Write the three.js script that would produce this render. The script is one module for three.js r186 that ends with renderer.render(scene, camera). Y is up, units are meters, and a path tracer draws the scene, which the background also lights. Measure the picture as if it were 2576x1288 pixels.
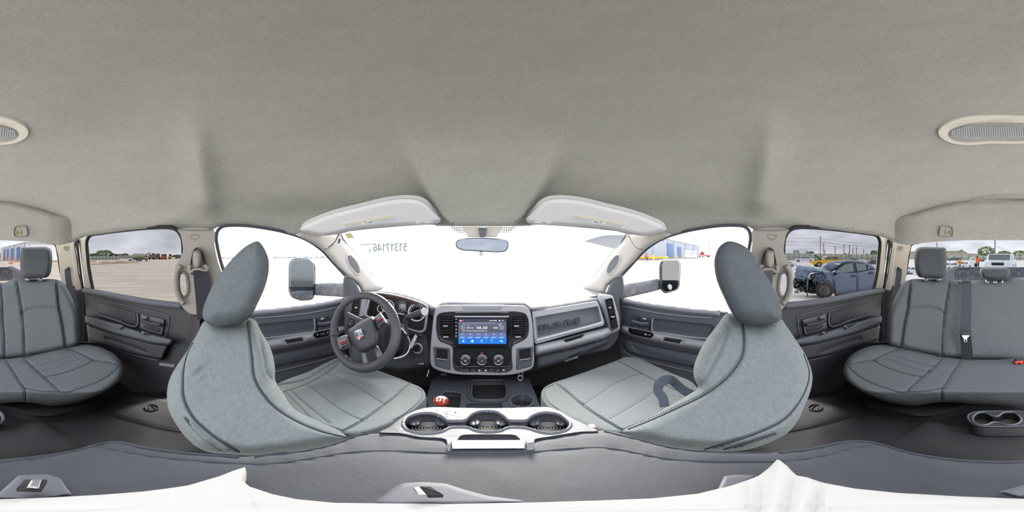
import * as THREE from 'three';
import { mergeGeometries, mergeVertices, toCreasedNormals } from 'three/addons/utils/BufferGeometryUtils.js';
import { RoundedBoxGeometry } from 'three/addons/geometries/RoundedBoxGeometry.js';
import { TextGeometry } from 'three/addons/geometries/TextGeometry.js';
import { FontLoader } from 'three/addons/loaders/FontLoader.js';
import { MarchingCubes } from 'three/addons/objects/MarchingCubes.js';

// ---------- camera, sky, exposure ----------
// The photograph is a full turn round the inside of a pickup cab laid out flat; the place is built as that wide, laid-out cab.
const EYE = 1.7, F = 1288, CX = 1288, CY = 644;
const scene = new THREE.Scene();
const camera = new THREE.PerspectiveCamera(2 * Math.atan(CY / F) * 180 / Math.PI, 2, 0.05, 3000);
camera.position.set(0, EYE, 0);
camera.lookAt(0, EYE, -1);
const renderer = new THREE.WebGLRenderer({ antialias: true });
renderer.toneMapping = THREE.LinearToneMapping;
renderer.toneMappingExposure = 1.0;
renderer.shadowMap.enabled = true;
const SKY = 2.5;
// the veiled sun stands low ahead of the cab: its soft light comes in through the windscreen and rakes the seats and the armrest lid
const sun = new THREE.DirectionalLight('#fffaf4', 8);
sun.position.set(0, EYE - 0.4 + 40 * Math.tan(21 * Math.PI / 180), -41.6); sun.target.position.set(0, EYE - 0.4, -1.6);
sun.shadow.radius = 40; sun.shadow.mapSize.set(2048, 2048);
Object.assign(sun.shadow.camera, { left: -40, right: 40, top: 30, bottom: -30, near: 0.5, far: 300 });
scene.add(sun, sun.target);

let seed = 7;
const rnd = () => { seed = (seed * 1664525 + 1013904223) >>> 0; return seed / 4294967296; };
const lerp = (a, b, t) => a + (b - a) * t, clamp = (x, a = 0, b = 1) => Math.min(b, Math.max(a, x));
const sstep = (a, b, x) => { const t = clamp((x - a) / (b - a)); return t * t * (3 - 2 * t); };
const hash = (x, y) => { let h = (Math.imul(x, 374761393) + Math.imul(y, 668265263)) | 0; h = Math.imul(h ^ (h >>> 13), 1274126177); return ((h ^ (h >>> 16)) >>> 0) / 4294967296; };
const vnoise = (x, y, px = 1e9, py = 1e9) => {      // value noise that repeats every px, py cells
  const ix = Math.floor(x), iy = Math.floor(y), fx = x - ix, fy = y - iy, u = fx * fx * (3 - 2 * fx), v = fy * fy * (3 - 2 * fy);
  const m = (a, n) => ((a % n) + n) % n, h = (a, b) => hash(m(a, px), m(b, py));
  return lerp(lerp(h(ix, iy), h(ix + 1, iy), u), lerp(h(ix, iy + 1), h(ix + 1, iy + 1), u), v);
};
const fbm = (x, y, n = 4, px = 1e9, py = 1e9) => { let s = 0, a = 0.5, t = 0; for (let i = 0; i < n; i++) { s += a * vnoise(x, y, px, py); t += a; a *= 0.5; x *= 2; y *= 2; px *= 2; py *= 2; } return s / t; };

// overcast sky: an even bright cover with soft streaks of thinner and thicker cloud
{
  const W = 2048, H = 1024, data = new Uint8Array(W * H * 4);
  for (let y = 0; y < H; y++) {
    const e = ((y + 0.5) / H - 0.5) * 180;
    for (let x = 0; x < W; x++) {
      const a = x / W * 512;
      let v = 0.86, w = 0;
      if (e > 0) {
        const streak = fbm(a * 0.5, e * 2.2, 4, 256), soft = fbm(a * 0.125, e * 0.3 + 40, 3, 64);
        w = Math.exp(-e / 0.5);
        v = 0.80 + 0.22 * (streak - 0.5) * Math.exp(-e / 12) + 0.16 * (soft - 0.5) + 0.1 * w;
      }
      const i = (y * W + x) * 4;
      data[i] = 255 * clamp((v + 0.01 * w) * 0.985); data[i + 1] = 255 * clamp(v * 0.99); data[i + 2] = 255 * clamp(v * 1.025 - 0.035 * w); data[i + 3] = 255;
    }
  }
  const t = new THREE.DataTexture(data, W, H);
  t.mapping = THREE.EquirectangularReflectionMapping; t.colorSpace = THREE.SRGBColorSpace; t.magFilter = THREE.LinearFilter; t.needsUpdate = true;
  scene.background = t; scene.environment = t;
  scene.backgroundIntensity = SKY / 0.68; scene.environmentIntensity = SKY / 0.68;
}

// ---------- geometry helpers ----------
const V3 = (x, y, z) => new THREE.Vector3(x, y, z);
const at = (px, py, d) => V3((px - CX) / F * d, EYE - (py - CY) / F * d, -d);
const level = (drop) => (px, py) => drop * F / Math.max(py - CY, 20);      // depth of a level surface that lies `drop` below the eye
const fnD = (d) => (typeof d === 'function' ? d : () => d);
const mir = (pts, s = 2432) => pts.map(([x, y, c]) => [s - x, y, c]).reverse();
const poly = (a) => { const o = []; for (let i = 0; i < a.length; i += 2) o.push([a[i], a[i + 1]]); return o; };
function spline(pts, closed = true, seg = 5) {       // smooth curve through the points
  const v = pts.map(([x, y]) => V3(x, y, 0));
  return new THREE.CatmullRomCurve3(v, closed, 'centripetal').getPoints(pts.length * seg).map((p) => [p.x, p.y]).slice(0, closed ? -1 : undefined);
}
const sm = (a, seg = 5) => spline(poly(a), true, seg), op = (a, seg = 6) => spline(poly(a), false, seg);
function rp(a, r = 4, n = 4) {                       // polygon with rounded corners
  const p = Array.isArray(a[0]) ? a : poly(a), out = [];
  p.forEach((b, i) => {
    const q = p[(i + p.length - 1) % p.length], c = p[(i + 1) % p.length], l1 = Math.hypot(q[0] - b[0], q[1] - b[1]), l2 = Math.hypot(c[0] - b[0], c[1] - b[1]);
    const k1 = Math.min(r, l1 * 0.48) / l1, k2 = Math.min(r, l2 * 0.48) / l2, s = [lerp(b[0], q[0], k1), lerp(b[1], q[1], k1)], e = [lerp(b[0], c[0], k2), lerp(b[1], c[1], k2)];
    for (let j = 0; j <= n; j++) { const t = j / n; out.push([lerp(lerp(s[0], b[0], t), lerp(b[0], e[0], t), t), lerp(lerp(s[1], b[1], t), lerp(b[1], e[1], t), t)]); }
  });
  return out;
}
const box2 = (x0, y0, x1, y1) => [[x0, y0], [x1, y0], [x1, y1], [x0, y1]];
const ell = (cx, cy, rx, ry, n = 28, rot = 0) => Array.from({ length: n }, (_, i) => { const a = i / n * 2 * Math.PI, x = Math.cos(a) * rx, y = Math.sin(a) * ry; return [cx + x * Math.cos(rot) - y * Math.sin(rot), cy + x * Math.sin(rot) + y * Math.cos(rot)]; });
const area = (p) => p.reduce((s, a, i) => { const b = p[(i + 1) % p.length]; return s + a[0] * b[1] - b[0] * a[1]; }, 0);
const wind = (p, ccw) => ((area(p) < 0) === ccw ? p : [...p].reverse());   // ccw as seen in the picture (y down)
const tidy = (p) => p.filter((a, i) => { const b = p[(i + 1) % p.length]; return Math.hypot(a[0] - b[0], a[1] - b[1]) > 0.05; });
function inset(p, k) {
  return p.map((b, i) => {
    const q = p[(i + p.length - 1) % p.length], c = p[(i + 1) % p.length];
    let n1 = [b[1] - q[1], q[0] - b[0]], n2 = [c[1] - b[1], b[0] - c[0]];
    const l1 = Math.hypot(...n1) || 1, l2 = Math.hypot(...n2) || 1;
    n1 = [n1[0] / l1, n1[1] / l1]; n2 = [n2[0] / l2, n2[1] / l2];
    const m = [n1[0] + n2[0], n1[1] + n2[1]], dot = Math.max(0.35, 1 + n1[0] * n2[0] + n1[1] * n2[1]);
    return [b[0] - m[0] / dot * k * -1, b[1] - m[1] / dot * k * -1];
  });
}
const tri2 = (outer, holes) => THREE.ShapeUtils.triangulateShape(outer.map(([x, y]) => new THREE.Vector2(x, -y)), holes.map((h) => h.map(([x, y]) => new THREE.Vector2(x, -y))));
const uvOf = (v, flat) => (flat === 'roof' ? [v.x, -v.z - v.y] : flat ? [v.x, -v.z] : [v.x, v.y]);
function fromTriangles(tris, flat, crease = 0.6) {
  const pos = new Float32Array(tris.length * 9), uv = new Float32Array(tris.length * 6);
  tris.forEach((t, i) => t.forEach((v, j) => { pos.set([v.x, v.y, v.z], i * 9 + j * 3); uv.set(uvOf(v, flat), i * 6 + j * 2); }));
  let g = new THREE.BufferGeometry();
  g.setAttribute('position', new THREE.BufferAttribute(pos, 3)); g.setAttribute('uv', new THREE.BufferAttribute(uv, 2));
  return toCreasedNormals(g, crease);
}
const lookDir = (o) => { const n = o.length; return [(o.reduce((s, p) => s + p[0], 0) / n - CX) / F, -(o.reduce((s, p) => s + p[1], 0) / n - CY) / F, -1]; };   // a thing's back lies straight behind its face
// a flat or gently curved board with a bevelled edge, holes and real thickness
function plate(outline, { d = 2.5, t = 0.02, bev = 0.004, bp = 1.5, holes = [], dir = null, flat = false, crease = 0.6 } = {}) {
  const D = fnD(d), dv = V3(...(dir ?? lookDir(outline))).multiplyScalar(t), T = [];
  if (holes.length) bp = Math.min(bp, 1.2);
  const A = wind(tidy(outline), true), B = inset(A, bp), hA = holes.map((h) => wind(tidy(h), false)), hB = hA.map((h) => inset(h, bp));
  const P = (p, off) => at(p[0], p[1], D(p[0], p[1]) + off);
  const capPts = [B, ...hB].flat().map((p) => P(p, 0)), backPts = [A, ...hA].flat().map((p) => P(p, bev).add(dv));
  for (const [a, b, c] of tri2(B, hB)) T.push([capPts[a], capPts[b], capPts[c]]);
  for (const [a, b, c] of tri2(A, hA)) T.push([backPts[a], backPts[c], backPts[b]]);
  [A, ...hA].forEach((ring, r) => {
    const inner = r ? hB[r - 1] : B;
    ring.forEach((p, i) => {
      const j = (i + 1) % ring.length, q = ring[j];
      const a0 = P(inner[i], 0), a1 = P(inner[j], 0), b0 = P(p, bev), b1 = P(q, bev), c0 = b0.clone().add(dv), c1 = b1.clone().add(dv);
      T.push([a0, b0, b1], [a0, b1, a1], [b0, c0, c1], [b0, c1, b1]);
    });
  });
  return fromTriangles(T, flat, crease);
}
const pane = (outline, d, holes = []) => {           // one thin sheet
  const D = fnD(d), o = wind(tidy(outline), true), h = holes.map((x) => wind(tidy(x), false)), p = [o, ...h].flat().map(([x, y]) => at(x, y, D(x, y)));
  return fromTriangles(tri2(o, h).map((t) => t.map((i) => p[i])));
};
const segDist = (x, y, a, b) => { const dx = b[0] - a[0], dy = b[1] - a[1], t = clamp(((x - a[0]) * dx + (y - a[1]) * dy) / (dx * dx + dy * dy || 1)); return Math.hypot(x - a[0] - dx * t, y - a[1] - dy * t); };
const lineDist = (x, y, l) => { let m = 1e9; for (let i = 0; i + 1 < l.length; i++) m = Math.min(m, segDist(x, y, l[i], l[i + 1])); return m; };
const inside = (x, y, p) => { let c = false; for (let i = 0, j = p.length - 1; i < p.length; j = i++) if ((p[i][1] > y) !== (p[j][1] > y) && x < (p[j][0] - p[i][0]) * (y - p[i][1]) / (p[j][1] - p[i][1]) + p[i][0]) c = !c; return c; };
function clipCell(p, x0, y0, x1, y1) {
  for (const [ax, lim, sign] of [[0, x0, 1], [0, x1, -1], [1, y0, 1], [1, y1, -1]]) {
    const out = [];
    for (let i = 0; i < p.length; i++) {
      const a = p[i], b = p[(i + 1) % p.length], da = (a[ax] - lim) * sign, db = (b[ax] - lim) * sign;
      if (da >= 0) out.push(a);
      if ((da >= 0) !== (db >= 0)) { const t = da / (da - db); const q = [lerp(a[0], b[0], t), lerp(a[1], b[1], t)]; q[ax] = lim; out.push(q); }
    }
    p = out;
    if (!p.length) return p;
  }
  return p;
}
// a padded or moulded form: its outline swells by `bulge` over `radius` pixels, seams sink in as grooves, with a back and real depth
function relief(outline, { d = 2.5, bulge = 0.05, radius = 30, step = 6, t = 0.05, dir = null, shrink = 0, grooves = [], gw = 3, gd = 0.008, height = null, flat = false, pow = 2, noBack = false } = {}) {
  const D = fnD(d), O = wind(tidy(outline), true), n = O.length;
  let x0 = 1e9, y0 = 1e9, x1 = -1e9, y1 = -1e9;
  for (const [x, y] of O) { x0 = Math.min(x0, x); x1 = Math.max(x1, x); y0 = Math.min(y0, y); y1 = Math.max(y1, y); }
  const gr = grooves.map((l) => ({ l, b: [Math.min(...l.map((p) => p[0])) - gw * 3, Math.min(...l.map((p) => p[1])) - gw * 3, Math.max(...l.map((p) => p[0])) + gw * 3, Math.max(...l.map((p) => p[1])) + gw * 3] }));
  const rise = (x, y) => {
    let m = radius;
    for (let i = 0; i < n; i++) { const a = O[i], b = O[(i + 1) % n]; if (Math.min(a[0], b[0]) - m > x || Math.max(a[0], b[0]) + m < x || Math.min(a[1], b[1]) - m > y || Math.max(a[1], b[1]) + m < y) continue; m = Math.min(m, segDist(x, y, a, b)); }
    let h = bulge * Math.pow(Math.max(0, 1 - Math.pow(1 - m / radius, pow)), 1 / pow);
    if (height) h += height(x, y, m / radius);
    for (const { l, b } of gr) if (x > b[0] && x < b[2] && y > b[1] && y < b[3]) { const q = lineDist(x, y, l) / gw; if (q < 3) h -= gd * Math.exp(-q * q); }
    return h;
  };
  const nx = Math.ceil((x1 - x0) / step), ny = Math.ceil((y1 - y0) / step), touched = new Set();
  for (let i = 0; i < n; i++) {
    const a = O[i], b = O[(i + 1) % n], k = Math.ceil(Math.hypot(a[0] - b[0], a[1] - b[1]) / step * 4) + 1;
    for (let j = 0; j <= k; j++) {
      const x = (lerp(a[0], b[0], j / k) - x0) / step, y = (lerp(a[1], b[1], j / k) - y0) / step;
      for (const ex of [-0.02, 0.02]) for (const ey of [-0.02, 0.02]) touched.add(Math.floor(x + ex) + ',' + Math.floor(y + ey));
    }
  }
  const vid = new Map(), pos = [], uv = [], idx = [];
  const vert = (x, y) => {
    const key = Math.round(x * 50) + ',' + Math.round(y * 50);
    let k = vid.get(key);
    if (k === undefined) { k = pos.length / 3; vid.set(key, k); const v = at(x, y, D(x, y) - rise(x, y)); pos.push(v.x, v.y, v.z); uv.push(...uvOf(v, flat)); }
    return k;
  };
  for (let i = -1; i <= nx; i++) for (let j = -1; j <= ny; j++) {
    const a = x0 + i * step, b = y0 + j * step, c = a + step, e = b + step;
    if (touched.has(i + ',' + j)) {
      const q = tidy(clipCell(O, a, b, c, e));
      if (q.length < 3) continue;
      for (const f of tri2(q, [])) { const k = f.map((m) => vert(q[m][0], q[m][1])); if (k[0] !== k[1] && k[1] !== k[2] && k[0] !== k[2]) idx.push(...k); }
    } else if (i >= 0 && j >= 0 && inside(a + step / 2, b + step / 2, O)) {
      const k = [vert(a, b), vert(c, b), vert(c, e), vert(a, e)];
      idx.push(k[0], k[2], k[1], k[0], k[3], k[2]);
    }
  }
  const g = new THREE.BufferGeometry();
  g.setAttribute('position', new THREE.Float32BufferAttribute(pos, 3)); g.setAttribute('uv', new THREE.Float32BufferAttribute(uv, 2)); g.setIndex(idx);
  // all faces towards the viewer
  g.computeVertexNormals();
  const parts = [g.toNonIndexed()];
  if (t > 0) {
    const dv = V3(...(dir ?? lookDir(O))).multiplyScalar(t), T = [], f = O.map(([x, y]) => at(x, y, D(x, y) - rise(x, y))), mid = f.reduce((s, v) => s.add(v), V3(0, 0, 0)).divideScalar(n), k = f.map((v) => v.clone().lerp(mid, shrink).add(dv));
    O.forEach((_, i) => { const j = (i + 1) % n; T.push([f[i], k[i], k[j]], [f[i], k[j], f[j]]); });
    if (!noBack) for (const [a, b, c] of tri2(O, [])) T.push([k[a], k[c], k[b]]);
    parts.push(fromTriangles(T, flat, 0.7));
  }
  const out = mergeGeometries(parts);
  out.userData.D = (x, y) => D(x, y) - rise(x, y);
  return out;
}
const merge = (list) => { const gs = list.flat().filter(Boolean).map((g) => (g.index ? g.toNonIndexed() : g)); for (const g of gs) for (const k of Object.keys(g.attributes)) if (!['position', 'normal', 'uv'].includes(k)) g.deleteAttribute(k); return gs.length === 1 ? gs[0] : mergeGeometries(gs); };
// a round bar along 3D points, with a radius that may vary along it and a flattening factor
function pipe(points, r, { closed = false, seg = 0, round = 8, flatY = 1, caps = true } = {}) {
  const c = new THREE.CatmullRomCurve3(points, closed, 'centripetal'), n = seg || Math.max(4, points.length * 4), fr = c.computeFrenetFrames(n, closed), pos = [], uv = [], idx = [], R = typeof r === 'function' ? r : () => r;
  for (let i = 0; i <= n; i++) {
    const p = c.getPointAt(i / n), k = R(i / n);
    for (let j = 0; j <= round; j++) { const a = j / round * 2 * Math.PI, v = p.clone().addScaledVector(fr.normals[i], Math.cos(a) * k).addScaledVector(fr.binormals[i], Math.sin(a) * k * flatY); pos.push(v.x, v.y, v.z); uv.push(i / n * c.getLength(), a * k); }
  }
  for (let i = 0; i < n; i++) for (let j = 0; j < round; j++) { const a = i * (round + 1) + j, b = a + round + 1; idx.push(a, a + 1, b, a + 1, b + 1, b); }
  if (!closed && caps) for (const e of [0, n]) { const p = c.getPointAt(e / n), k = pos.length / 3; pos.push(p.x, p.y, p.z); uv.push(0, 0); for (let j = 0; j < round; j++) { const a = e * (round + 1) + j; e ? idx.push(a, a + 1, k) : idx.push(a + 1, a, k); } }
  const g = new THREE.BufferGeometry();
  g.setAttribute('position', new THREE.Float32BufferAttribute(pos, 3)); g.setAttribute('uv', new THREE.Float32BufferAttribute(uv, 2)); g.setIndex(idx); g.computeVertexNormals();
  return g.toNonIndexed();
}
const line3 = (pts, d, off = 0) => { const D = fnD(d); return pts.map(([x, y]) => at(x, y, D(x, y) - off)); };
const seam = (pts, d, r = 0.0022, off = 0) => pipe(line3(pts, d, off), r, { round: 5, seg: Math.max(6, pts.length) });
// a strap: a flat band along picture points (x, y, half width in metres, depth)
function strap(pts, t = 0.003) {
  const c = new THREE.CatmullRomCurve3(pts.map(([x, y, , d]) => at(x, y, d))), n = pts.length * 6, T = [], L = [];
  for (let i = 0; i <= n; i++) {
    const u = i / n, p = c.getPoint(u), g = c.getTangent(u), k = u * (pts.length - 1), a = Math.min(pts.length - 2, Math.floor(k)), w = lerp(pts[a][2], pts[a + 1][2], k - a);
    const view = V3(0, EYE, 0).sub(p).normalize(), s = g.clone().cross(view).normalize(), o = s.clone().cross(g).normalize().multiplyScalar(t);
    L.push([p.clone().addScaledVector(s, -w), p.clone().addScaledVector(s, w), p.clone().addScaledVector(s, w).sub(o), p.clone().addScaledVector(s, -w).sub(o)]);
  }
  for (let i = 0; i < n; i++) for (let j = 0; j < 4; j++) { const e = (j + 1) % 4; T.push([L[i][j], L[i + 1][j], L[i + 1][e]], [L[i][j], L[i + 1][e], L[i][e]]); }
  return fromTriangles(T);
}
const move = (g, x, y, z) => g.clone().translate(x, y, z);
const rbox = (w, h, l, r = 0.01) => new RoundedBoxGeometry(w, h, l, 2, Math.min(r, w / 2.1, h / 2.1, l / 2.1));
const bxm = (w, h, l, x, y, z, r = 0) => (r ? rbox(w, h, l, r) : new THREE.BoxGeometry(w, h, l)).translate(x, y, z);
// a disc or ring that faces the viewer at a picture point, turned by (yaw, pitch)
function facing(g, px, py, d, yaw = 0, pitch = 0) { return g.clone().applyMatrix4(new THREE.Matrix4().makeRotationFromEuler(new THREE.Euler(pitch, yaw, 0))).translate(...at(px, py, d).toArray()); }
const px = (n, d) => n / F * d;                       // pixels to metres at a depth

// ---------- textures and materials ----------
function tex(w, h, fn, rx, ry, srgb = false) {        // one repeat covers rx by ry metres
  const data = new Uint8Array(w * h * 4);
  for (let y = 0; y < h; y++) for (let x = 0; x < w; x++) { const c = fn(x / w, y / h), i = (y * w + x) * 4; const a = Array.isArray(c) ? c : [c, c, c]; data[i] = 255 * clamp(a[0]); data[i + 1] = 255 * clamp(a[1]); data[i + 2] = 255 * clamp(a[2]); data[i + 3] = 255; }
  const t = new THREE.DataTexture(data, w, h);
  t.wrapS = t.wrapT = THREE.RepeatWrapping; t.repeat.set(1 / rx, 1 / ry); t.magFilter = THREE.LinearFilter; t.minFilter = THREE.LinearMipmapLinearFilter; t.generateMipmaps = true;
  if (srgb) t.colorSpace = THREE.SRGBColorSpace;
  t.needsUpdate = true;
  return t;
}
const TX = {
  weave: tex(256, 256, (u, v) => 0.5 + 0.3 * Math.sin(u * 32 * 2 * Math.PI) * (0.7 + 0.3 * Math.sin(v * 64 * 2 * Math.PI)) + 0.3 * (fbm(u * 64, v * 64, 2, 64, 64) - 0.5), 0.16, 0.16),
  cloth: tex(256, 256, (u, v) => { const a = Math.sin((u * 40 + v * 40) * 2 * Math.PI), b = Math.sin((u * 40 - v * 40) * 2 * Math.PI); return 0.5 + 0.22 * Math.max(a, b) + 0.4 * (fbm(u * 48, v * 48, 3, 48, 48) - 0.5); }, 0.12, 0.12),
  clothTone: tex(256, 256, (u, v) => { const k = 0.93 + 0.05 * (fbm(u * 6, v * 6, 5, 6, 6) - 0.5) + 0.1 * (vnoise(u * 128, v * 128, 128, 128) - 0.5); return [k, k, k]; }, 0.5, 0.5, true),
  grain: tex(256, 256, (u, v) => { const a = fbm(u * 40, v * 40, 3, 40, 40), b = Math.abs(fbm(u * 26, v * 26, 2, 26, 26) - 0.5); return clamp(0.3 + 2.2 * b + 0.5 * (a - 0.5)); }, 0.1, 0.1),
  dust: tex(512, 512, (u, v) => { const s = vnoise(u * 256, v * 256, 256, 256) > 0.985 ? 0.35 : 0, k = 0.80 + 0.3 * (fbm(u * 5, v * 5, 6, 5, 5) - 0.5) + s + 0.06 * (vnoise(u * 128, v * 128, 128, 128) - 0.5); return [k, k, k]; }, 0.9, 0.9, true),
  hexBump: tex(192, 128, (u, v) => { const row = Math.floor(v * 8), off = (row % 2) * 0.5, x = ((u * 4 + off) % 1) - 0.5, y = (v * 8) % 1 - 0.5, q = Math.max(Math.abs(x) * 1.15 + Math.abs(y) * 0.45, Math.abs(y)); return 1 - sstep(0.3, 0.5, q); }, 0.072, 0.052),
  hexTone: tex(192, 128, (u, v) => { const row = Math.floor(v * 8), off = (row % 2) * 0.5, x = ((u * 4 + off) % 1) - 0.5, y = (v * 8) % 1 - 0.5, q = Math.max(Math.abs(x) * 1.15 + Math.abs(y) * 0.45, Math.abs(y)); const k = (0.97 - 0.13 * sstep(0.28, 0.47, q)) * (0.95 + 0.1 * (vnoise(u * 96, v * 64, 96, 64) - 0.5)); return [k, k, k]; }, 0.072, 0.052, true),
  carbon: tex(64, 64, (u, v) => { const k = ((Math.floor(u * 8) + Math.floor(v * 8)) % 2) ? 0.55 : 1; return [k, k, k]; }, 0.03, 0.03, true),
  gravel: tex(512, 512, (u, v) => { const k = 0.93 + 0.22 * (fbm(u * 6, v * 6, 6, 6, 6) - 0.5) + 0.16 * (vnoise(u * 170, v * 170, 170, 170) - 0.5), w = fbm(u * 5 + 5, v * 5, 4, 5, 5); return [k, k * 0.985 - 0.02 * (w - 0.5), k * (0.955 - 0.06 * (w - 0.5))]; }, 9, 9, true),
  concrete: tex(512, 512, (u, v) => { const k = 0.93 + 0.12 * (fbm(u * 5, v * 5, 6, 5, 5) - 0.5) + 0.07 * (vnoise(u * 128, v * 128, 128, 128) - 0.5); return [k, k * 0.995, k * 0.985]; }, 12, 12, true),
  spatter: tex(512, 512, (u, v) => { const s = vnoise(u * 150, v * 150, 150, 150), k = 0.55 + 0.35 * (fbm(u * 7, v * 7, 5, 7, 7) - 0.5) + (s > 0.86 ? (s - 0.86) * 4 : 0); return [k * 0.98, k, k * 1.04]; }, 0.25, 0.25, true),
  ribs: tex(64, 8, (u) => 0.5 + 0.5 * Math.sign(Math.sin(u * 8 * 2 * Math.PI)) * Math.pow(Math.abs(Math.sin(u * 8 * 2 * Math.PI)), 0.4), 2.4, 2.4),
  dirt: tex(512, 512, (u, v) => { const k = 0.75 + 0.5 * (fbm(u * 6, v * 6, 6, 6, 6) - 0.5), m = sstep(0.56, 0.72, fbm(u * 4 + 9, v * 4, 5, 4, 4)), s = vnoise(u * 200, v * 200, 200, 200) > 0.975 ? 0.3 : 0; return [k + 0.16 * m + s, k + 0.11 * m + s, k * 1.02 + 0.03 * m + s]; }, 0.8, 0.8, true),
};
const std = (color, rough = 0.7, o = {}) => new THREE.MeshStandardMaterial({ color, roughness: rough, metalness: 0, ...o });
const phys = (color, rough, o = {}) => new THREE.MeshPhysicalMaterial({ color, roughness: rough, ...o });
const M = {
  liner: std('#a5a49b', 0.95, { bumpMap: TX.weave, bumpScale: 0.0006, map: TX.clothTone }),
  linerRearShaded: std('#99968d', 0.95, { bumpMap: TX.weave, bumpScale: 0.0006, map: TX.clothTone }),  // same roof fabric, darkened: shade on the rear header put into the colour
  visor: std('#d8d6d5', 0.85, { bumpMap: TX.weave, bumpScale: 0.0002 }),  // lightened to stand in for windscreen light on the visors
  cream: std('#87837a', 0.6, { bumpMap: TX.grain, bumpScale: 0.0003 }),
  creamDark: std('#74706a', 0.6),
  pillar: std('#cfcac2', 0.7, { bumpMap: TX.cloth, bumpScale: 0.0004 }),
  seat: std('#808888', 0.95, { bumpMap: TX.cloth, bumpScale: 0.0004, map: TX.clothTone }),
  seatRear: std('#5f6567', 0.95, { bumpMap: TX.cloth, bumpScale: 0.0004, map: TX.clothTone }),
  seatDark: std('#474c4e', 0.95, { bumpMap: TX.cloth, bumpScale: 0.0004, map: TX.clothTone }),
  hexFrontLit: std('#99a2a3', 0.95, { bumpMap: TX.hexBump, bumpScale: 0.002, map: TX.hexTone }),  // cushion insert lightened past the seat cloth in place of windscreen light
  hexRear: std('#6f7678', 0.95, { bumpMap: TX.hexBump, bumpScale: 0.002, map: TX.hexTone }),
  thread: std('#3b4046', 0.9),
  threadSoft: std('#5d656a', 0.9),
  black: std('#1d1f22', 0.6, { bumpMap: TX.grain, bumpScale: 0.0004 }),
  rubber: std('#1b1b1e', 0.8),
  trimDark: std('#464a51', 0.55, { bumpMap: TX.grain, bumpScale: 0.0005 }),
  trimRear: std('#1e2024', 0.55, { bumpMap: TX.grain, bumpScale: 0.0005 }),
  trimMid: std('#5b5f66', 0.55, { bumpMap: TX.grain, bumpScale: 0.0005 }),
  dash: std('#9b9da3', 0.6, { bumpMap: TX.grain, bumpScale: 0.0005 }),
  dashFaceLit: std('#bcbec3', 0.6, { bumpMap: TX.grain, bumpScale: 0.0003 }),  // lighter copy of the dash plastic, windscreen brightness put into the colour
  dashTop: std('#9a9b9e', 0.45, { bumpMap: TX.grain, bumpScale: 0.0004 }),
  silver: std('#b2b3b8', 0.45, { metalness: 0.25 }),
  chrome: std('#d8d9dc', 0.18, { metalness: 1 }),
  brushed: std('#b9bbbe', 0.35, { metalness: 0.9 }),
  gloss: phys('#0d0e10', 0.12, { clearcoat: 0.6, clearcoatRoughness: 0.1 }),
  console: std('#6d7078', 0.6, { bumpMap: TX.grain, bumpScale: 0.0005, map: TX.dust }),
  vinyl: std('#424850', 0.72, { bumpMap: TX.grain, bumpScale: 0.0003, map: TX.dust }),
  floor: std('#212327', 0.85, { bumpMap: TX.grain, bumpScale: 0.0005, map: TX.dirt }),
  mat: std('#17181c', 0.9, { bumpMap: TX.hexBump, bumpScale: 0.004, map: TX.hexTone }),
  belt: std('#2c2f35', 0.8, { bumpMap: TX.weave, bumpScale: 0.0006 }),
  beltGrey: std('#55585c', 0.8, { bumpMap: TX.weave, bumpScale: 0.0006 }),
  glass: phys('#ffffff', 0, { transmission: 1, thickness: 0, ior: 1.02 }),
  tintBack: phys('#a2a3a5', 0, { transmission: 1, thickness: 0, ior: 1.02 }),
  creamRear: std('#b5ad9c', 0.6, { bumpMap: TX.grain, bumpScale: 0.0003 }),
  tint: phys('#8b8c8f', 0, { transmission: 1, thickness: 0, ior: 1.02 }),
  mirror: std('#8d9498', 0.04, { metalness: 1 }),
  red: std('#c4312c', 0.45), white: std('#f2f2ef', 0.8), yellow: std('#e8b417', 0.5), orange: std('#e2571f', 0.55),
  whitePaper: std('#e9ebec', 0.8), spat: std('#b4bac2', 0.55, { map: TX.spatter, bumpMap: TX.grain, bumpScale: 0.0006 }),
  leaf: std('#6f8a4f', 0.9), leafDark: std('#5a6a4a', 0.9), bark: std('#6b5a48', 0.9),
  steel: std('#8a8c8c', 0.5, { metalness: 0.6 }), pole: std('#77716a', 0.85), tyre: std('#232326', 0.85),
};
// ---------- naming ----------
const used = new Map();
const numbered = (n) => { const k = used.get(n) ?? 0; used.set(n, k + 1); return k ? `${n}_${String(k).padStart(3, '0')}` : n; };
const things = [];
function tag(o, label, category, { group, kind } = {}) { o.userData = { ...o.userData, label, category }; if (group) o.userData.group = group; if (kind) o.userData.kind = kind; return o; }
function thing(name, label, category, o = {}) { const g = new THREE.Group(); g.name = numbered(name); tag(g, label, category, o); scene.add(g); things.push(g); return g; }
function part(parent, name, geometry, material, label) { const m = new THREE.Mesh(Array.isArray(geometry) ? merge(geometry) : geometry, material); m.name = name; if (label) m.userData.label = label; parent.add(m); return m; }
function solo(name, label, category, geometry, material, o = {}) { const m = new THREE.Mesh(Array.isArray(geometry) ? merge(geometry) : geometry, material); m.name = numbered(name); tag(m, label, category, o); scene.add(m); return m; }
function copyOf(src, label, [x, y, z] = [0, 0, 0], turn = 0) { const r = src.clone(); r.name = numbered(src.name.replace(/_\d{3}$/, '')); r.userData = { ...src.userData, label }; r.position.set(x, y, z); r.rotation.y = turn; scene.add(r); return r; }
const font = await new FontLoader().loadAsync('fonts/droid/droid_sans_bold.typeface.json');

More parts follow.
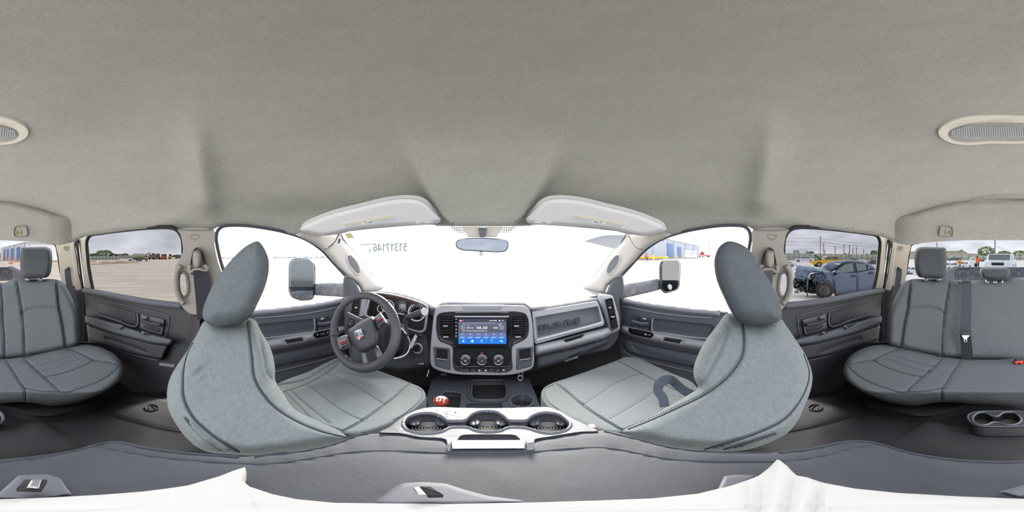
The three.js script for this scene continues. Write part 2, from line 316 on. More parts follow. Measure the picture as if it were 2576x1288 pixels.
// ================= large structure =================
const dLiner = (x, y) => { const t = y / 600; return t > 1 ? 2.55 : 1.5 + 1.05 * (1 - Math.pow(1 - t, 1.5)); };   // the roof rolls down towards the windows
const SIDES = [{ k: 0, o: (p) => p, D: (f) => f, side: 'driver' }, { k: 1, o: (p) => mir(p), D: (f) => (x, y) => f(2432 - x, y), side: 'passenger' }];
const dRearDoor = (x) => 1 / lerp(1 / 2.85, 1 / 2.35, (x - 215) / 265), dFrontDoor = (x) => 1 / lerp(1 / 2.35, 1 / 2.8, (x - 640) / 230);
const dApillar = (x) => lerp(2.45, 2.98, clamp((x - 740) / 220)), dScreen = (x, y) => lerp(2.58, 3.1, (y - 560) / 162) + 0.02;
const dDashTop = (x, y) => lerp(3.06, 2.58, Math.pow(clamp((y - 720) / 56), 0.8));
const FLOOR = 0.75;                                   // below the eye
const dFloor = level(FLOOR), CONS = 0.42, dCons = level(CONS);

// ---- ground ----
{
  const flat = (pts, y, thick) => { const s = new THREE.Shape(pts.map(([x, z]) => new THREE.Vector2(x, -z))); const g = new THREE.ExtrudeGeometry(s, { depth: thick, bevelEnabled: false }).rotateX(-Math.PI / 2).translate(0, y - thick, 0); return g; };
  solo('ground', 'pale concrete yard outside the cab reaching to the horizon', 'ground', flat([[-1500, 200], [1500, 200], [1500, -2600], [-1500, -2600]], 0, 0.3), std('#e6e4df', 0.95, { map: TX.concrete }), { kind: 'structure' });
  solo('ground', 'beige gravel lot seen through the rear windows left of the driver seat', 'ground', flat([[-1400, -2], [-1.6, -2], [-1400 * 0.62, -1400], [-1400, -1400]], 0.03, 0.05), std('#ddd2c4', 0.98, { map: TX.gravel }), { kind: 'structure' });
}

// ---- headliner ----
{
  const half = [[-330, 604], [0, 604], [60, 607], [110, 611], [147, 617], [188, 609], [196, 602], [222, 593], [260, 588], [320, 580], [380, 574], [430, 574], [447, 578], [490, 579], [535, 578], [548, 571], [565, 568], [600, 567.5], [640, 570], [690, 578], [740, 590], [800, 592], [850, 590], [880, 582], [930, 576], [1000, 570], [1080, 565], [1150, 569], [1216, 569]];
  const full = [...half, ...mir(half).slice(1), [2762, -60], [-330, -60]];
  const crease = [[-330, 498], [0, 505], [40, 510], [90, 522], [140, 537], [190, 549], [226, 553]];
  const bump = (x, y) => {
    const u = x > 1216 ? 2432 - x : x;
    let h = 0.085 * Math.exp(-Math.pow((u - 500 - (y - 420) * 0.16) / 42, 2)) * sstep(250, 430, y) * (1 - sstep(500, 560, y) * 0.75);
    h += 0.035 * Math.exp(-Math.pow((u - 300) / 170, 2) - Math.pow((y - 300) / 130, 2)) * -1;
    h -= 0.06 * Math.exp(-Math.pow((u - 760) / 120, 2) - Math.pow((y - 545) / 40, 2));
    // the raised centre section that narrows down to the mirror foot
    const W = y < 400 ? lerp(231, 196, (y - 300) / 100) : y < 455 ? lerp(196, 168, (y - 400) / 55) : y < 500 ? lerp(168, 138, (y - 455) / 45) : y < 546 ? lerp(138, 108, (y - 500) / 46) : lerp(108, 80, (y - 546) / 24), w = lerp(70, 12, clamp((y - 330) / 200));
    const a = dLiner(x, y), k = 0.07, m = sstep(-w * 0.5, w * 0.5, W - Math.abs(x - 1216)) * sstep(250, 400, y);
    if (m > 0) h += m * (a + k * Math.log(Math.exp(-a / k) + Math.exp(-2.36 / k)) + 0.012);
    h += 0.004 * (fbm(x / 160, y / 60, 3) - 0.5);
    return h;
  };
  const g = relief(full, { d: dLiner, bulge: 0.02, radius: 14, step: 7, t: 0.06, dir: [0, 0.9, -0.4], height: bump, flat: 'roof', noBack: true });
  const c = solo('ceiling', 'pale grey woven fabric headliner covering the whole cab roof', 'headliner', g, M.liner, { kind: 'structure' });
  // the padded header over the back window, stepped down from the roof along a crease
  for (const s of SIDES) part(c, 'rear_header', relief(s.o([...spline([[-330, 498], [-60, 500], [0, 505], [40, 510], [90, 522], [140, 537], [190, 549], [226, 554]], false, 5), [215, 585], [196, 602], [188, 609], [147, 617], [110, 611], [60, 607], [0, 604], [-330, 604]]), { d: s.D((x, y) => dLiner(x, y) - 0.01 + 0.03 * sstep(150, 226, x)), bulge: 0, radius: 20, step: 4, height: (x, y) => { const u = s.k ? 2432 - x : x, q = Math.min(1, lineDist(u, y, crease) / 22); return 0.06 * Math.sqrt(1 - (1 - q) * (1 - q)) * sstep(226, 110, u); }, t: 0.05, dir: [0, 0.9, -0.4], flat: 'roof' }), M.linerRearShaded);
}
// ---- floor ----
{
  const g = plate([[-200, 890], [2776, 890], [2776, 1190], [-200, 1190]], { d: dFloor, t: 0.06, dir: [0, -1, 0], flat: true });
  const f = solo('floor', 'black rubbery floor covering under the seats with dusty patches', 'floor', g, M.floor, { kind: 'structure' });
  for (const s of SIDES) {
    // the raised tunnel in front of the rear bench and the moulded ridges
    const ridge = s.o(sm([-170, 1020, -60, 1022, 20, 1030, 60, 1042, 110, 1050, 180, 1038, 255, 1012, 262, 1000, 200, 1003, 60, 1006, -170, 1006], 4));
    part(f, 'floor_ridge', relief(ridge, { d: s.D((x, y) => dFloor(x, y) - 0.08), bulge: 0.06, radius: 12, step: 6, t: 0.1, dir: [0, -1, 0], flat: true }), M.floor);
    const hump = s.o(sm([-170, 1052, -40, 1058, 40, 1072, 62, 1066, 100, 1060, 150, 1090, 215, 1128, 120, 1150, -170, 1168], 5));
    part(f, 'floor_tunnel', relief(hump, { d: s.D((x, y) => level(0.73)(x, y)), bulge: 0.09, radius: 45, step: 8, t: 0.12, dir: [0, -1, 0], flat: true }), M.floor);
  }
  // bulkhead under the dashboard and panel under the rear bench
  part(f, 'bulkhead', plate([[620, 850], [1810, 850], [1830, 985], [600, 985]], { d: 2.95, t: 0.05 }), M.trimRear);
  for (const s of SIDES) part(f, 'bench_kick_panel', plate(s.o([[-170, 860], [330, 860], [430, 1000], [-170, 1060]]), { d: 2.72, t: 0.04 }), M.black);
  for (const s of SIDES) part(f, 'pillar_base', plate(s.o([[150, 715], [212, 722], [222, 870], [150, 900]]), { d: 2.92, t: 0.04 }), M.black);
}

// ---- windows and their frames ----
const rearGlass = rp([214, 590, 262, 580, 320, 573, 380, 567, 436, 566, 478, 596, 490, 796, 222, 744], 6), frontGlass = sm([541, 600, 545, 582, 556, 571, 580, 567, 620, 568, 665, 573, 715, 583, 770, 601, 810, 628, 840, 660, 870, 692, 872, 752, 800, 768, 640, 784, 560, 790, 548, 700], 5);
for (const s of SIDES) {
  const rear = thing(`window_${s.k ? 6 : 1}`, `${s.k ? 'tinted rear door window looking out on the wrecked blue sedan' : 'tinted rear door window looking out on the gravel lot and tanker truck'}`, 'window', { kind: 'structure' });
  part(rear, 'pane', pane(s.o(rearGlass), s.D((x) => dRearDoor(x) + 0.03)), M.tint);
  part(rear, 'window_seal', seamLoop(s.o(op([236, 737, 226, 690, 221, 650, 219, 605, 226, 594, 260, 587, 320, 579.5, 380, 574, 425, 573.5, 441, 578, 452, 588, 459, 604, 461, 640])), s.D((x) => dRearDoor(x) + 0.01), 0.0075), M.rubber);
  const front = thing(`window_${s.k ? 5 : 2}`, `${s.k ? 'clear front passenger window with the white warehouse outside' : 'clear driver door window blown out white with the towing mirror outside'}`, 'window', { kind: 'structure' });
  part(front, 'pane', pane(s.o(frontGlass), s.D((x) => 2.72)), M.glass);
  part(front, 'window_seal', seamLoop(s.o(op([566, 690, 555, 655, 547, 620, 544, 596, 548, 580, 560, 570, 590, 567, 625, 568.5, 665, 574, 715, 584, 768, 602, 808, 628.5, 838, 660.5, 868, 693])), s.D((x) => lerp(2.38, 2.72, clamp((x - 545) / 320))), 0.0075), M.trimDark);
}
function seamLoop(pts, d, r) { return pipe(line3(pts, d), r, { round: 6, seg: pts.length }); }
{
  const w = thing('window_3', 'curved windscreen above the dashboard, blown out white', 'window', { kind: 'structure' });
  const half = [[1216, 566], [1100, 562], [990, 568], [900, 577], [858, 588], [860, 597], [870, 612], [891, 636], [915, 668], [934, 694], [964, 723], [1090, 722], [1216, 722]];
  part(w, 'pane', pane([...half, ...mir(half).slice(1, -1)], (x, y) => dScreen(x, y) + 0.02), M.glass);
  part(w, 'lower_seal', seamLoop(op([964, 722, 1060, 721.5, 1216, 721, 1372, 721.5, 1468, 722]), (x, y) => 3.08, 0.004), M.trimMid);
  for (const s of SIDES) part(w, 'side_seal', seamLoop(s.o(op([858, 590, 861, 597, 871, 612, 892, 635, 916, 667, 935, 693, 965, 722])), s.D((x, y) => dScreen(x, y) - 0.01), 0.0035), M.trimMid);
  // printed dot band along the top edge, either side of the mirror foot
  const dots = tex(64, 64, (u, v) => { const q = Math.hypot((u * 8 % 1) - 0.5, (v * 8 % 1) - 0.5); const k = q < 0.36 ? 0.55 : 0.95; return [k, k, k * 1.02]; }, 0.09, 0.09, true);
  const md = std('#ffffff', 0.6, { map: dots });
  for (const s of SIDES) part(w, 'dot_band', plate(s.o(rp([1095, 563, 1128, 566, 1150, 570, 1175, 570, 1180, 585, 1152, 585, 1142, 579, 1132, 570, 1095, 569], 3)), { d: 2.55, t: 0.002, bev: 0, bp: 0.2 }), md);
  for (const [s, gl] of [[0, 'w'], [1, 'w']]) {
    const rw = thing(`window_${s ? 7 : 4}`, s ? 'tinted back window behind the passenger side of the rear bench' : 'tinted back window behind the driver side of the rear bench', 'window', { kind: 'structure' });
    const S = SIDES[s];
    part(rw, 'pane', pane(S.o([[-165, 600], [0, 600], [60, 604], [142, 614], [150, 650], [158, 712], [-165, 716]]), 3.06), M.tintBack);
    part(rw, 'window_seal', seamLoop(S.o(op([120, 611, 136, 614, 141, 618, 146, 640, 151, 675, 156, 709, 150, 712])), 3.02, 0.006), M.black);
  }
}
// ---- pillars ----
for (const s of SIDES) {
  const L = s.k ? 'passenger' : 'driver';
  const b = thing(`trim_${s.k ? 4 : 1}`, `cream plastic door pillar trim with grab handle behind the ${L} seat`, 'pillar trim', { kind: 'structure' });
  const out = sm([447, 577, 453, 588, 457, 604, 460, 622, 459, 637, 452, 652, 443, 665, 439, 684, 438.5, 710, 441, 730, 447, 748, 456, 768, 465, 780, 478, 790, 509, 793, 545, 800, 566, 730, 560, 690, 548, 654, 540, 612, 538, 579], 4);
  const hole = sm([449, 702, 452, 689, 460, 685.5, 468, 690, 471.5, 705, 473.5, 728, 470, 742, 463, 747.5, 455, 741, 450, 724], 4);
  const dB = (x, y) => 2.28;
  part(b, 'pillar_panel', plate(s.o(out), { d: s.D(dB), t: 0.05, bev: 0.012, bp: 3, holes: [s.o(hole)] }), M.cream);
  part(b, 'grab_handle', pipe(line3(s.o(op([456, 668, 446, 684, 443.5, 710, 446, 734, 455, 756, 464, 764])), s.D((x, y) => 2.26)), px(7, 2.26), { round: 10, flatY: 0.8 }), M.cream);
  part(b, 'grab_handle_rim', seamLoop(s.o([...hole, hole[0]]), s.D((x, y) => dB(x, y) - 0.004), 0.006), M.creamDark);
  part(b, 'belt_guide_recess', relief(s.o(sm([480, 690, 483, 640, 488, 627, 496, 622, 504, 626, 512, 640, 520, 680, 527, 725, 522, 728, 512, 690], 5)), { d: s.D((x, y) => 2.262), bulge: -0.02, radius: 8, step: 4, t: 0.03 }), M.creamDark);
  part(b, 'belt_height_slider', relief(s.o(rp([485, 630, 505, 630, 507, 655, 503, 677, 487, 677, 484, 655], 9)), { d: s.D((x, y) => 2.25), bulge: 0.035, radius: 9, step: 3, t: 0.03 }), M.cream);
  part(b, 'belt_loop', pipe(line3(s.o(op([479, 668, 476, 676, 480, 684, 490, 679, 505, 678, 517, 683, 521, 676, 515, 667])), s.D(() => 2.22)), 0.007, { round: 7 }), M.cream);
  part(b, 'safety_emblem', seamLoop(s.o([...rp([478, 592, 502, 590, 500, 599, 490, 604, 481, 600], 4), [478, 594]]), s.D((x, y) => dB(x, y) + 0.001), 0.0025), M.creamDark);
  part(b, 'top_joint', seamLoop(s.o([[447, 577.5], [490, 579.5], [537, 578.5]]), s.D((x, y) => dB(x, y) - 0.002), 0.003), M.creamDark);
  part(b, 'foot_cap', plate(s.o(rp([478, 790, 509, 793, 545, 800, 520, 930, 470, 920], 3)), { d: s.D((x, y) => 2.34), t: 0.04 }), M.trimRear);
  const belt = strap(s.o([[505, 679], [508, 710], [513, 750], [517, 800]]).map(([x, y], i, a) => [x, y, 0.028, lerp(2.22, 1.95, (s.k ? a.length - 1 - i : i) / 3)]));
  solo('seat_belt', `dark seat belt hanging from the pillar slider behind the ${L} seat`, 'seat belt', belt, s.k ? M.beltGrey : M.belt);
  // rear corner pillar
  const c = thing(`trim_${s.k ? 5 : 6}`, `cream corner pillar between back window and ${L} side rear door`, 'pillar trim', { kind: 'structure' });
  part(c, 'pillar_panel', plate(s.o(op([140, 614.5, 187, 609, 191, 630, 195, 652, 200, 690, 207, 730, 183, 730, 160, 740, 154, 705, 147, 645])), { d: s.D(() => 2.94), t: 0.05, bev: 0.006 }), M.creamRear);
  part(c, 'pillar_ridge', plate(s.o(op([176, 610, 187, 609, 191, 630, 195, 652, 200, 690, 207, 729, 192, 731, 186, 690, 181, 650])), { d: s.D(() => 2.91), t: 0.03, bev: 0.01, bp: 3 }), M.creamRear);
  part(c, 'clip_cover', seamLoop(s.o([...rp([161, 621, 171, 620, 170, 627, 166, 629, 162, 626], 2), [161, 622]]), 2.935, 0.002), M.creamDark);
  part(c, 'belt_slot', plate(s.o(rp([163, 677, 169, 675, 171, 670, 175.5, 676, 174, 681, 164, 684], 2)), { d: 2.93, t: 0.01 }), M.rubber);
  part(c, 'door_gap_seal', plate(s.o(op([187, 605, 196, 600, 199, 625, 203, 660, 208, 700, 213, 735, 217, 800, 221, 866, 212, 866, 209, 790, 204, 725, 197, 665, 190, 620])), { d: s.D(() => 2.89), t: 0.03 }), M.rubber);
  const belt2 = strap(s.o([[170, 680], [172, 700], [176, 722], [186, 752], [192, 775]]).map(([x, y]) => [x, y, 0.013, 2.86]));
  solo('seat_belt', `outer rear seat belt coming out of the corner pillar on the ${L} side`, 'seat belt', belt2, M.beltGrey);
  // windscreen pillar
  const a = thing(`trim_${s.k ? 3 : 2}`, `pale fabric-clad windscreen pillar on the ${L} side with an oval tweeter grille`, 'pillar trim', { kind: 'structure' });
  part(a, 'pillar_panel', relief(s.o(op([742, 590, 772, 580, 840, 584, 861, 590, 862, 598, 872, 613, 893, 636, 917, 668, 936, 694, 966, 722, 958, 732, 935, 737, 912, 738, 903, 721, 888, 706, 869, 694, 840, 661, 811, 629, 786, 611])), { d: s.D((x) => dApillar(x)), bulge: 0.05, radius: 16, step: 5, t: 0.05 }), M.pillar);
  part(a, 'joint_line', seam(s.o(op([817, 628, 832, 622, 842, 608, 848, 597, 856, 590])), s.D((x) => dApillar(x) - 0.048), 0.0025), M.creamDark);
  const spk = sm([872, 644, 879, 641, 888, 648, 897, 659, 905, 678, 905, 688, 898, 690, 888, 681, 876, 664], 4);
  part(a, 'tweeter_rim', seamLoop(s.o([...spk, spk[0]]), s.D((x) => dApillar(x) - 0.05), 0.006), M.pillar);
  part(a, 'tweeter_grille', relief(s.o(spk), { d: s.D((x) => dApillar(x) - 0.048), bulge: 0.006, radius: 5, step: 3, t: 0.005 }), std('#808389', 0.8, { bumpMap: TX.hexBump, bumpScale: 0.002 }));
  part(a, 'sail_panel', relief(s.o(sm([868, 690, 879, 695, 893, 708, 902, 724, 906, 742, 886, 752, 866, 756], 4)), { d: s.D(() => 2.78), bulge: 0.02, radius: 8, step: 4, t: 0.05 }), M.trimMid);
}

// ================= doors =================
const bezelBars = (S, d, pts) => pts.map((p) => plate(S.o(p), { d: S.D(d), t: 0.012, bev: 0.004, bp: 1.2 }));
for (const s of SIDES) {
  const L = s.k ? 'passenger' : 'driver', Mt = M.trimRear, dR = (x, y) => dRearDoor(x), up = (k) => s.D((x, y) => dRearDoor(x) - k), fp = (k) => s.D((x, y) => dFrontDoor(x) - k);
  const groove = (pts, k, r = 0.0022) => seamLoop(s.o(pts), k, r);
  // ---- rear door ----
  const rd = thing(`door_${s.k ? 4 : 1}`, `black plastic rear door panel on the ${L} side with armrest and pull`, 'door', { kind: 'structure' });
  part(rd, 'door_panel', plate(s.o(rp([211, 732, 236, 733, 300, 746, 373, 760, 450, 770, 478, 786, 506, 800, 500, 940, 440, 985, 330, 990, 226, 900], 6)), { d: up(0), t: 0.06, bev: 0.012, bp: 3 }), Mt);
  part(rd, 'window_sill', pipe(line3(s.o(op([214, 731, 279, 743, 330, 752.5, 373, 760, 420, 766, 462, 770])), up(0.012)), 0.017, { round: 8 }), M.trimDark);
  part(rd, 'upper_frame', plate(s.o(rp([197, 600, 219, 594, 223, 620, 228, 660, 233, 700, 238, 731, 213, 731, 207, 680, 201, 630], 2)), { d: up(-0.02), t: 0.03, bev: 0.008, bp: 2.5 }), M.creamRear);
  part(rd, 'panel_recess_edge', [groove(rp([232, 747, 300, 764, 370, 779, 427, 794, 420, 850, 352, 838, 232, 800], 5).slice(0, -4), up(0.004), 0.003)], M.trimDark);
  part(rd, 'insert_panel', plate(s.o(rp([245, 759, 343, 786, 344, 820, 246, 793], 4)), { d: up(0.006), t: 0.02, bev: 0.008, bp: 2 }), Mt);
  part(rd, 'insert_lip', pipe(line3(s.o(op([244, 790, 290, 805, 343, 821, 347, 800, 345, 788])), up(0.012)), 0.005, { round: 6 }), M.trimDark);
  part(rd, 'armrest', relief(s.o(rp([213, 794, 232, 797, 280, 811, 350, 833, 400, 845, 434, 853, 434, 862, 426, 869, 380, 864, 300, 843, 240, 825, 214, 812], 4)), { d: up(0.045), bulge: 0.05, radius: 6, step: 3, t: 0.08, pow: 2.4 }), M.trimDark);
  part(rd, 'pull_pocket', plate(s.o(rp([267, 816, 275, 810.5, 311, 819, 301, 829.5], 2)), { d: up(0.116), t: 0.02, bev: 0.003, holes: [s.o(rp([272, 816.5, 278, 812.5, 304, 819.5, 298, 826], 1.5))] }), M.trimDark);
  part(rd, 'pocket_floor', plate(s.o(rp([272, 816.5, 278, 812.5, 304, 819.5, 298, 826], 1.5)), { d: up(0.11), t: 0.004, bev: 0.001 }), M.rubber);
  part(rd, 'lower_moulding', relief(s.o(rp([217, 816, 300, 841, 380, 862, 425, 868, 408, 907, 330, 891, 268, 873, 222, 856], 6)), { d: up(0.02), bulge: 0.03, radius: 5, step: 3.5, t: 0.04, grooves: [s.o(op([268, 851, 320, 868, 367, 886]))], gd: 0.012 }), Mt);
  part(rd, 'lower_edge_line', groove(op([222, 856, 280, 876, 327, 890, 370, 901, 398, 906]), up(0.012), 0.0025), M.trimMid);
  part(rd, 'handle_bezel', plate(s.o(rp([354, 789, 414, 804, 408, 843, 352.5, 826], 4)), { d: up(0.014), t: 0.02, bev: 0.005, bp: 1.6 }), M.trimDark);
  const h = part(rd, 'door_handle', [pipe(line3(s.o(op([358, 806, 372, 812, 390, 816, 405, 818])), up(0.045)), 0.009, { round: 8 }), plate(s.o(rp([360, 815, 404, 826, 402, 836, 362, 825], 3)), { d: up(0.02), t: 0.01 })], M.black);
  part(h, 'lock_lever', relief(s.o(sm([357, 795, 366, 795, 373, 800, 366, 804, 359, 802], 4)), { d: up(0.022), bulge: 0.014, radius: 4, step: 2, t: 0.01 }), M.trimMid);
  const sw = part(rd, 'window_switch', plate(s.o(rp([349, 838, 355, 833, 372, 838, 368, 844], 2)), { d: up(0.115), t: 0.014, bev: 0.003 }), M.gloss);
  part(sw, 'switch_button', relief(s.o(rp([356, 835.5, 364, 837.5, 361, 841, 353.5, 839], 1.5)), { d: up(0.117), bulge: 0.008, radius: 2.5, step: 1.5, t: 0.005 }), M.trimMid);
  solo('sill_plate', `grey plastic step wedge on the floor below the ${L} side rear door`, 'sill plate', plate(s.o(rp([402, 912, 442, 916, 438, 926, 400, 920], 2)), { d: s.D(() => 2.2), t: 0.05, bev: 0.006 }), M.trimMid);
  // ---- front door ----
  const fd = thing(`door_${s.k ? 3 : 2}`, `dark grey front door panel on the ${L} side with window switches and pull cup`, 'door', { kind: 'structure' });
  part(fd, 'door_panel', plate(s.o(rp([600, 784, 700, 776, 790, 765, 866, 750, 880, 760, 884, 850, 868, 905, 800, 930, 700, 990, 600, 990], 5)), { d: fp(0), t: 0.06, bev: 0.012, bp: 3 }), M.trimMid);
  part(fd, 'window_sill', relief(s.o(rp([620, 780, 700, 773, 790, 762, 866, 749, 872, 762, 790, 777, 700, 789, 620, 796], 3)), { d: fp(0.0), bulge: 0.03, radius: 8, step: 4, t: 0.03 }), s.k ? M.dash : M.dash);
  part(fd, 'panel_recess_edge', groove(op([640, 800, 700, 796, 780, 787, 850, 773, 866, 771]), fp(0.006), 0.003), M.dash);
  part(fd, 'insert_panel', relief(s.o(rp([640, 817, 787, 801, 789, 832, 650, 851], 5)), { d: fp(0.02), bulge: -0.008, radius: 5, step: 4, t: 0.02 }), M.trimDark);
  part(fd, 'insert_lip', pipe(line3(s.o(op([645, 853, 700, 847, 760, 838, 786, 834, 791, 829, 790, 803])), fp(0.016)), 0.005, { round: 6 }), M.dash);
  part(fd, 'armrest', relief(s.o(rp([640, 860, 700, 850, 780, 835, 840, 824, 868, 818, 872, 835, 850, 846, 790, 862, 720, 876, 660, 884, 640, 884], 5)), { d: fp(0.02), bulge: 0.08, radius: 13, step: 4, t: 0.05 }), M.dash);
  part(fd, 'pull_cup', plate(s.o(rp([709, 853, 764, 845, 771, 859, 716, 869], 3)), { d: fp(0.104), t: 0.012, bev: 0.004, holes: [s.o(rp([715, 856, 760, 849, 765, 857, 721, 865], 2))] }), M.dash);
  part(fd, 'cup_floor', plate(s.o(rp([715, 856, 760, 849, 765, 857, 721, 865], 2)), { d: fp(0.1), t: 0.004, bev: 0.001 }), M.rubber);
  part(fd, 'lower_moulding', relief(s.o(rp([650, 892, 720, 882, 800, 866, 862, 850, 866, 866, 850, 890, 780, 905, 700, 922, 650, 930], 6)), { d: fp(0.006), bulge: 0.03, radius: 9, step: 5, t: 0.03, grooves: [s.o(op([700, 912, 722, 909, 790, 893, 830, 880, 842, 862]))], gd: 0.012, gw: 2.5 }), M.trimMid);
  part(fd, 'lower_edge_line', groove(op([640, 946, 700, 933, 780, 914, 840, 896, 862, 884]), fp(0.008), 0.0025), M.dash);
  part(fd, 'handle_bezel', plate(s.o(rp([797, 799, 843, 790, 846, 826, 799, 833], 3)), { d: fp(0.016), t: 0.02, bev: 0.005, bp: 1.5 }), M.trimDark);
  const fh = part(fd, 'door_handle', [pipe(line3(s.o(op([801, 814, 815, 815, 830, 811, 841, 808])), fp(0.05)), 0.009, { round: 8 }), pipe(line3(s.o(op([802, 827, 818, 827, 836, 822])), fp(0.03)), 0.006, { round: 6 })], M.trimMid);
  part(fh, 'lock_lever', relief(s.o(rp([804, 800, 817, 797, 819, 806, 805, 809], 3)), { d: fp(0.026), bulge: 0.016, radius: 4, step: 2, t: 0.01 }), M.brushed);
  part(fh, 'lock_ring', facing(new THREE.TorusGeometry(0.008, 0.002, 6, 16), s.k ? 2432 - 826 : 826, 802, dFrontDoor(826) - 0.03), M.black);
  const fs = part(fd, 'switch_panel', plate(s.o(rp([786, 842, 795, 834, 850, 823, 852, 833, 843, 840, 796, 851], 4)), { d: fp(0.106), t: 0.012, bev: 0.003 }), M.gloss);
  const btn = (x0, y0, x1, y1, m = M.trimMid) => part(fs, 'switch_button', relief(s.o(rp([x0, y0, x1, y0 - 2, x1 + 1, y1 - 2, x0 + 1, y1], 1.5)), { d: fp(0.108), bulge: 0.008, radius: 2.5, step: 1.5, t: 0.005 }), m);
  if (!s.k) { btn(797, 841, 801, 847, M.chrome); btn(806, 839, 811, 845); btn(812, 837.5, 817, 844); btn(821, 835, 826, 842); btn(827, 834, 832, 840); } else { btn(796, 842, 800, 847, M.chrome); btn(804, 840, 812, 846, M.brushed); part(fs, 'switch_tray', plate(s.o(rp([818, 836, 843, 831, 840, 836, 819, 841], 1.5)), { d: fp(0.107), t: 0.003, bev: 0.001 }), M.rubber); }
}

// ================= dashboard =================
{
  const D = thing('dashboard', 'grey plastic dashboard running across under the windscreen', 'dashboard');
  const dF = 2.62;
  part(D, 'dash_body', plate(rp([866, 745, 936, 733, 1072, 760, 1100, 766, 1335, 766, 1503, 740, 1556, 742, 1564, 800, 1558, 850, 1535, 880, 1440, 905, 1345, 935, 1290, 946, 1140, 946, 1084, 930, 1070, 880, 1000, 905, 880, 890, 862, 840], 6), { d: 2.74, t: 0.2, bev: 0.02, bp: 4 }), M.trimMid);
  const topPts = [[905, 733], [935, 730.5], [964, 722], [1090, 720.5], [1216, 720], [1342, 720.5], [1468, 722], [1500, 727], [1528, 735], [1541, 743], [1520, 752], [1500, 757], [1440, 767], [1380, 777], [1336, 783], [1330, 775], [1320, 769], [1216, 768], [1110, 768], [1092, 782], [1080, 774], [1048, 758], [1012, 747], [970, 739], [940, 738.5]];
  part(D, 'dash_top_pad', relief(spline(topPts, true, 4), { d: dDashTop, bulge: 0.045, radius: 12, step: 5, t: 0.06, dir: [0, -0.7, -0.7], flat: true }), M.dashTop);
  part(D, 'defrost_panel', plate(rp([1010, 727.5, 1120, 727.5, 1140, 734, 1290, 734, 1310, 727.5, 1420, 727.5, 1412, 724, 1020, 724], 2), { d: (x, y) => dDashTop(x, y) - 0.05, t: 0.01, bev: 0.002, flat: true }), M.dashTop);
  part(D, 'sensor_tray', [plate(rp([1164, 771, 1262, 771, 1261, 780, 1165, 780], 2), { d: 2.495, t: 0.02, bev: 0.004 })], M.dash);
  // instrument binnacle
  const ho = sm([945, 739, 971, 741, 1012, 749, 1046, 759.5, 1068, 769, 1074, 776, 1072, 800, 1066, 830, 1058, 833, 1030, 826, 1002, 810, 949, 799, 922, 792, 926, 772, 931, 752, 936, 742], 4);
  part(D, 'cluster_hood', plate(inset(wind(ho, true), -4), { d: 2.55, t: 0.12, bev: 0.01, bp: 3, holes: [ho] }), M.dashFaceLit);
  const cl = part(D, 'instrument_cluster', plate(inset(wind(ho, true), -2), { d: 2.655, t: 0.01, bev: 0.001 }), std('#2a2527', 0.35));
  part(cl, 'warm_hood_lining', pipe(line3(op([950, 743, 1000, 748, 1050, 763]), 2.62), 0.01, { round: 6 }), std('#6b4d49', 0.6));
  const dial = (cx, cy, r, deg0, deg1, n) => {
    const dd = 2.645, R = px(r, dd);
    part(cl, 'gauge_ring', facing(new THREE.TorusGeometry(R * 0.92, R * 0.085, 8, 40), cx, cy, dd - 0.004), std('#e9dcd6', 0.4));
    part(cl, 'gauge_face', facing(new THREE.CylinderGeometry(R * 0.9, R * 0.9, 0.004, 36).rotateX(Math.PI / 2), cx, cy, dd), M.gloss);
    const tk = [];
    for (let i = 0; i <= n; i++) { const a = lerp(deg0, deg1, i / n) * Math.PI / 180; tk.push(new THREE.BoxGeometry(R * 0.07, R * 0.2, 0.003).rotateZ(a - Math.PI / 2).translate(Math.cos(a) * R * 0.72, Math.sin(a) * R * 0.72, 0.004)); }
    part(cl, 'gauge_ticks', facing(merge(tk), cx, cy, dd), M.white);
    part(cl, 'gauge_needle', facing(new THREE.BoxGeometry(R * 0.06, R * 0.75, 0.003).translate(0, R * 0.36, 0.007).rotateZ(2.2), cx, cy, dd), M.orange);
  };
  dial(975.5, 770, 17, -30, 210, 10); dial(1048.5, 786, 23, -40, 220, 14);
  part(cl, 'gauge_ring', facing(new THREE.TorusGeometry(0.018, 0.003, 6, 24), 958, 777, 2.645), std('#e9dcd6', 0.4));
  part(cl, 'warning_light', facing(new THREE.CylinderGeometry(0.007, 0.007, 0.004, 14).rotateX(Math.PI / 2), 979, 769, 2.638), std('#ff9a1e', 0.5, { emissive: '#ff8a10', emissiveIntensity: 0.6 }));
  const cv = document.createElement('canvas'); cv.width = 96; cv.height = 128;
  const c = cv.getContext('2d'); c.fillStyle = '#8d9096'; c.fillRect(0, 0, 96, 128); c.fillStyle = '#34363c'; c.fillRect(4, 4, 88, 22); c.fillStyle = '#eef'; c.font = '16px sans-serif'; c.fillText('N  46°', 26, 21); c.fillRect(26, 38, 46, 5); c.fillRect(22, 50, 54, 5); c.fillRect(24, 62, 50, 5); c.fillRect(30, 74, 36, 5); c.fillStyle = '#24262b'; c.fillRect(4, 90, 88, 34); c.fillStyle = '#cfd2d8'; c.fillRect(30, 98, 60, 8);
  const ct = new THREE.CanvasTexture(cv); ct.colorSpace = THREE.SRGBColorSpace;
  const scr = boxFace(1013, 771.5, 18, 27, 2.635); part(cl, 'display', scr, std('#111111', 0.3, { emissive: '#ffffff', emissiveMap: ct, emissiveIntensity: 0.55 }));
  [['#e23038', 994], ['#38c24a', 999], ['#f0ede8', 1003], ['#f0ede8', 1007], ['#f0ede8', 1011], ['#f0ede8', 1014.5], ['#e23038', 1018.5]].forEach(([k, x], i) => part(cl, 'tell_tale', facing(new THREE.BoxGeometry(0.005, 0.006, 0.003), x, 787 + i * 0.7, 2.63), std(k, 0.5)));
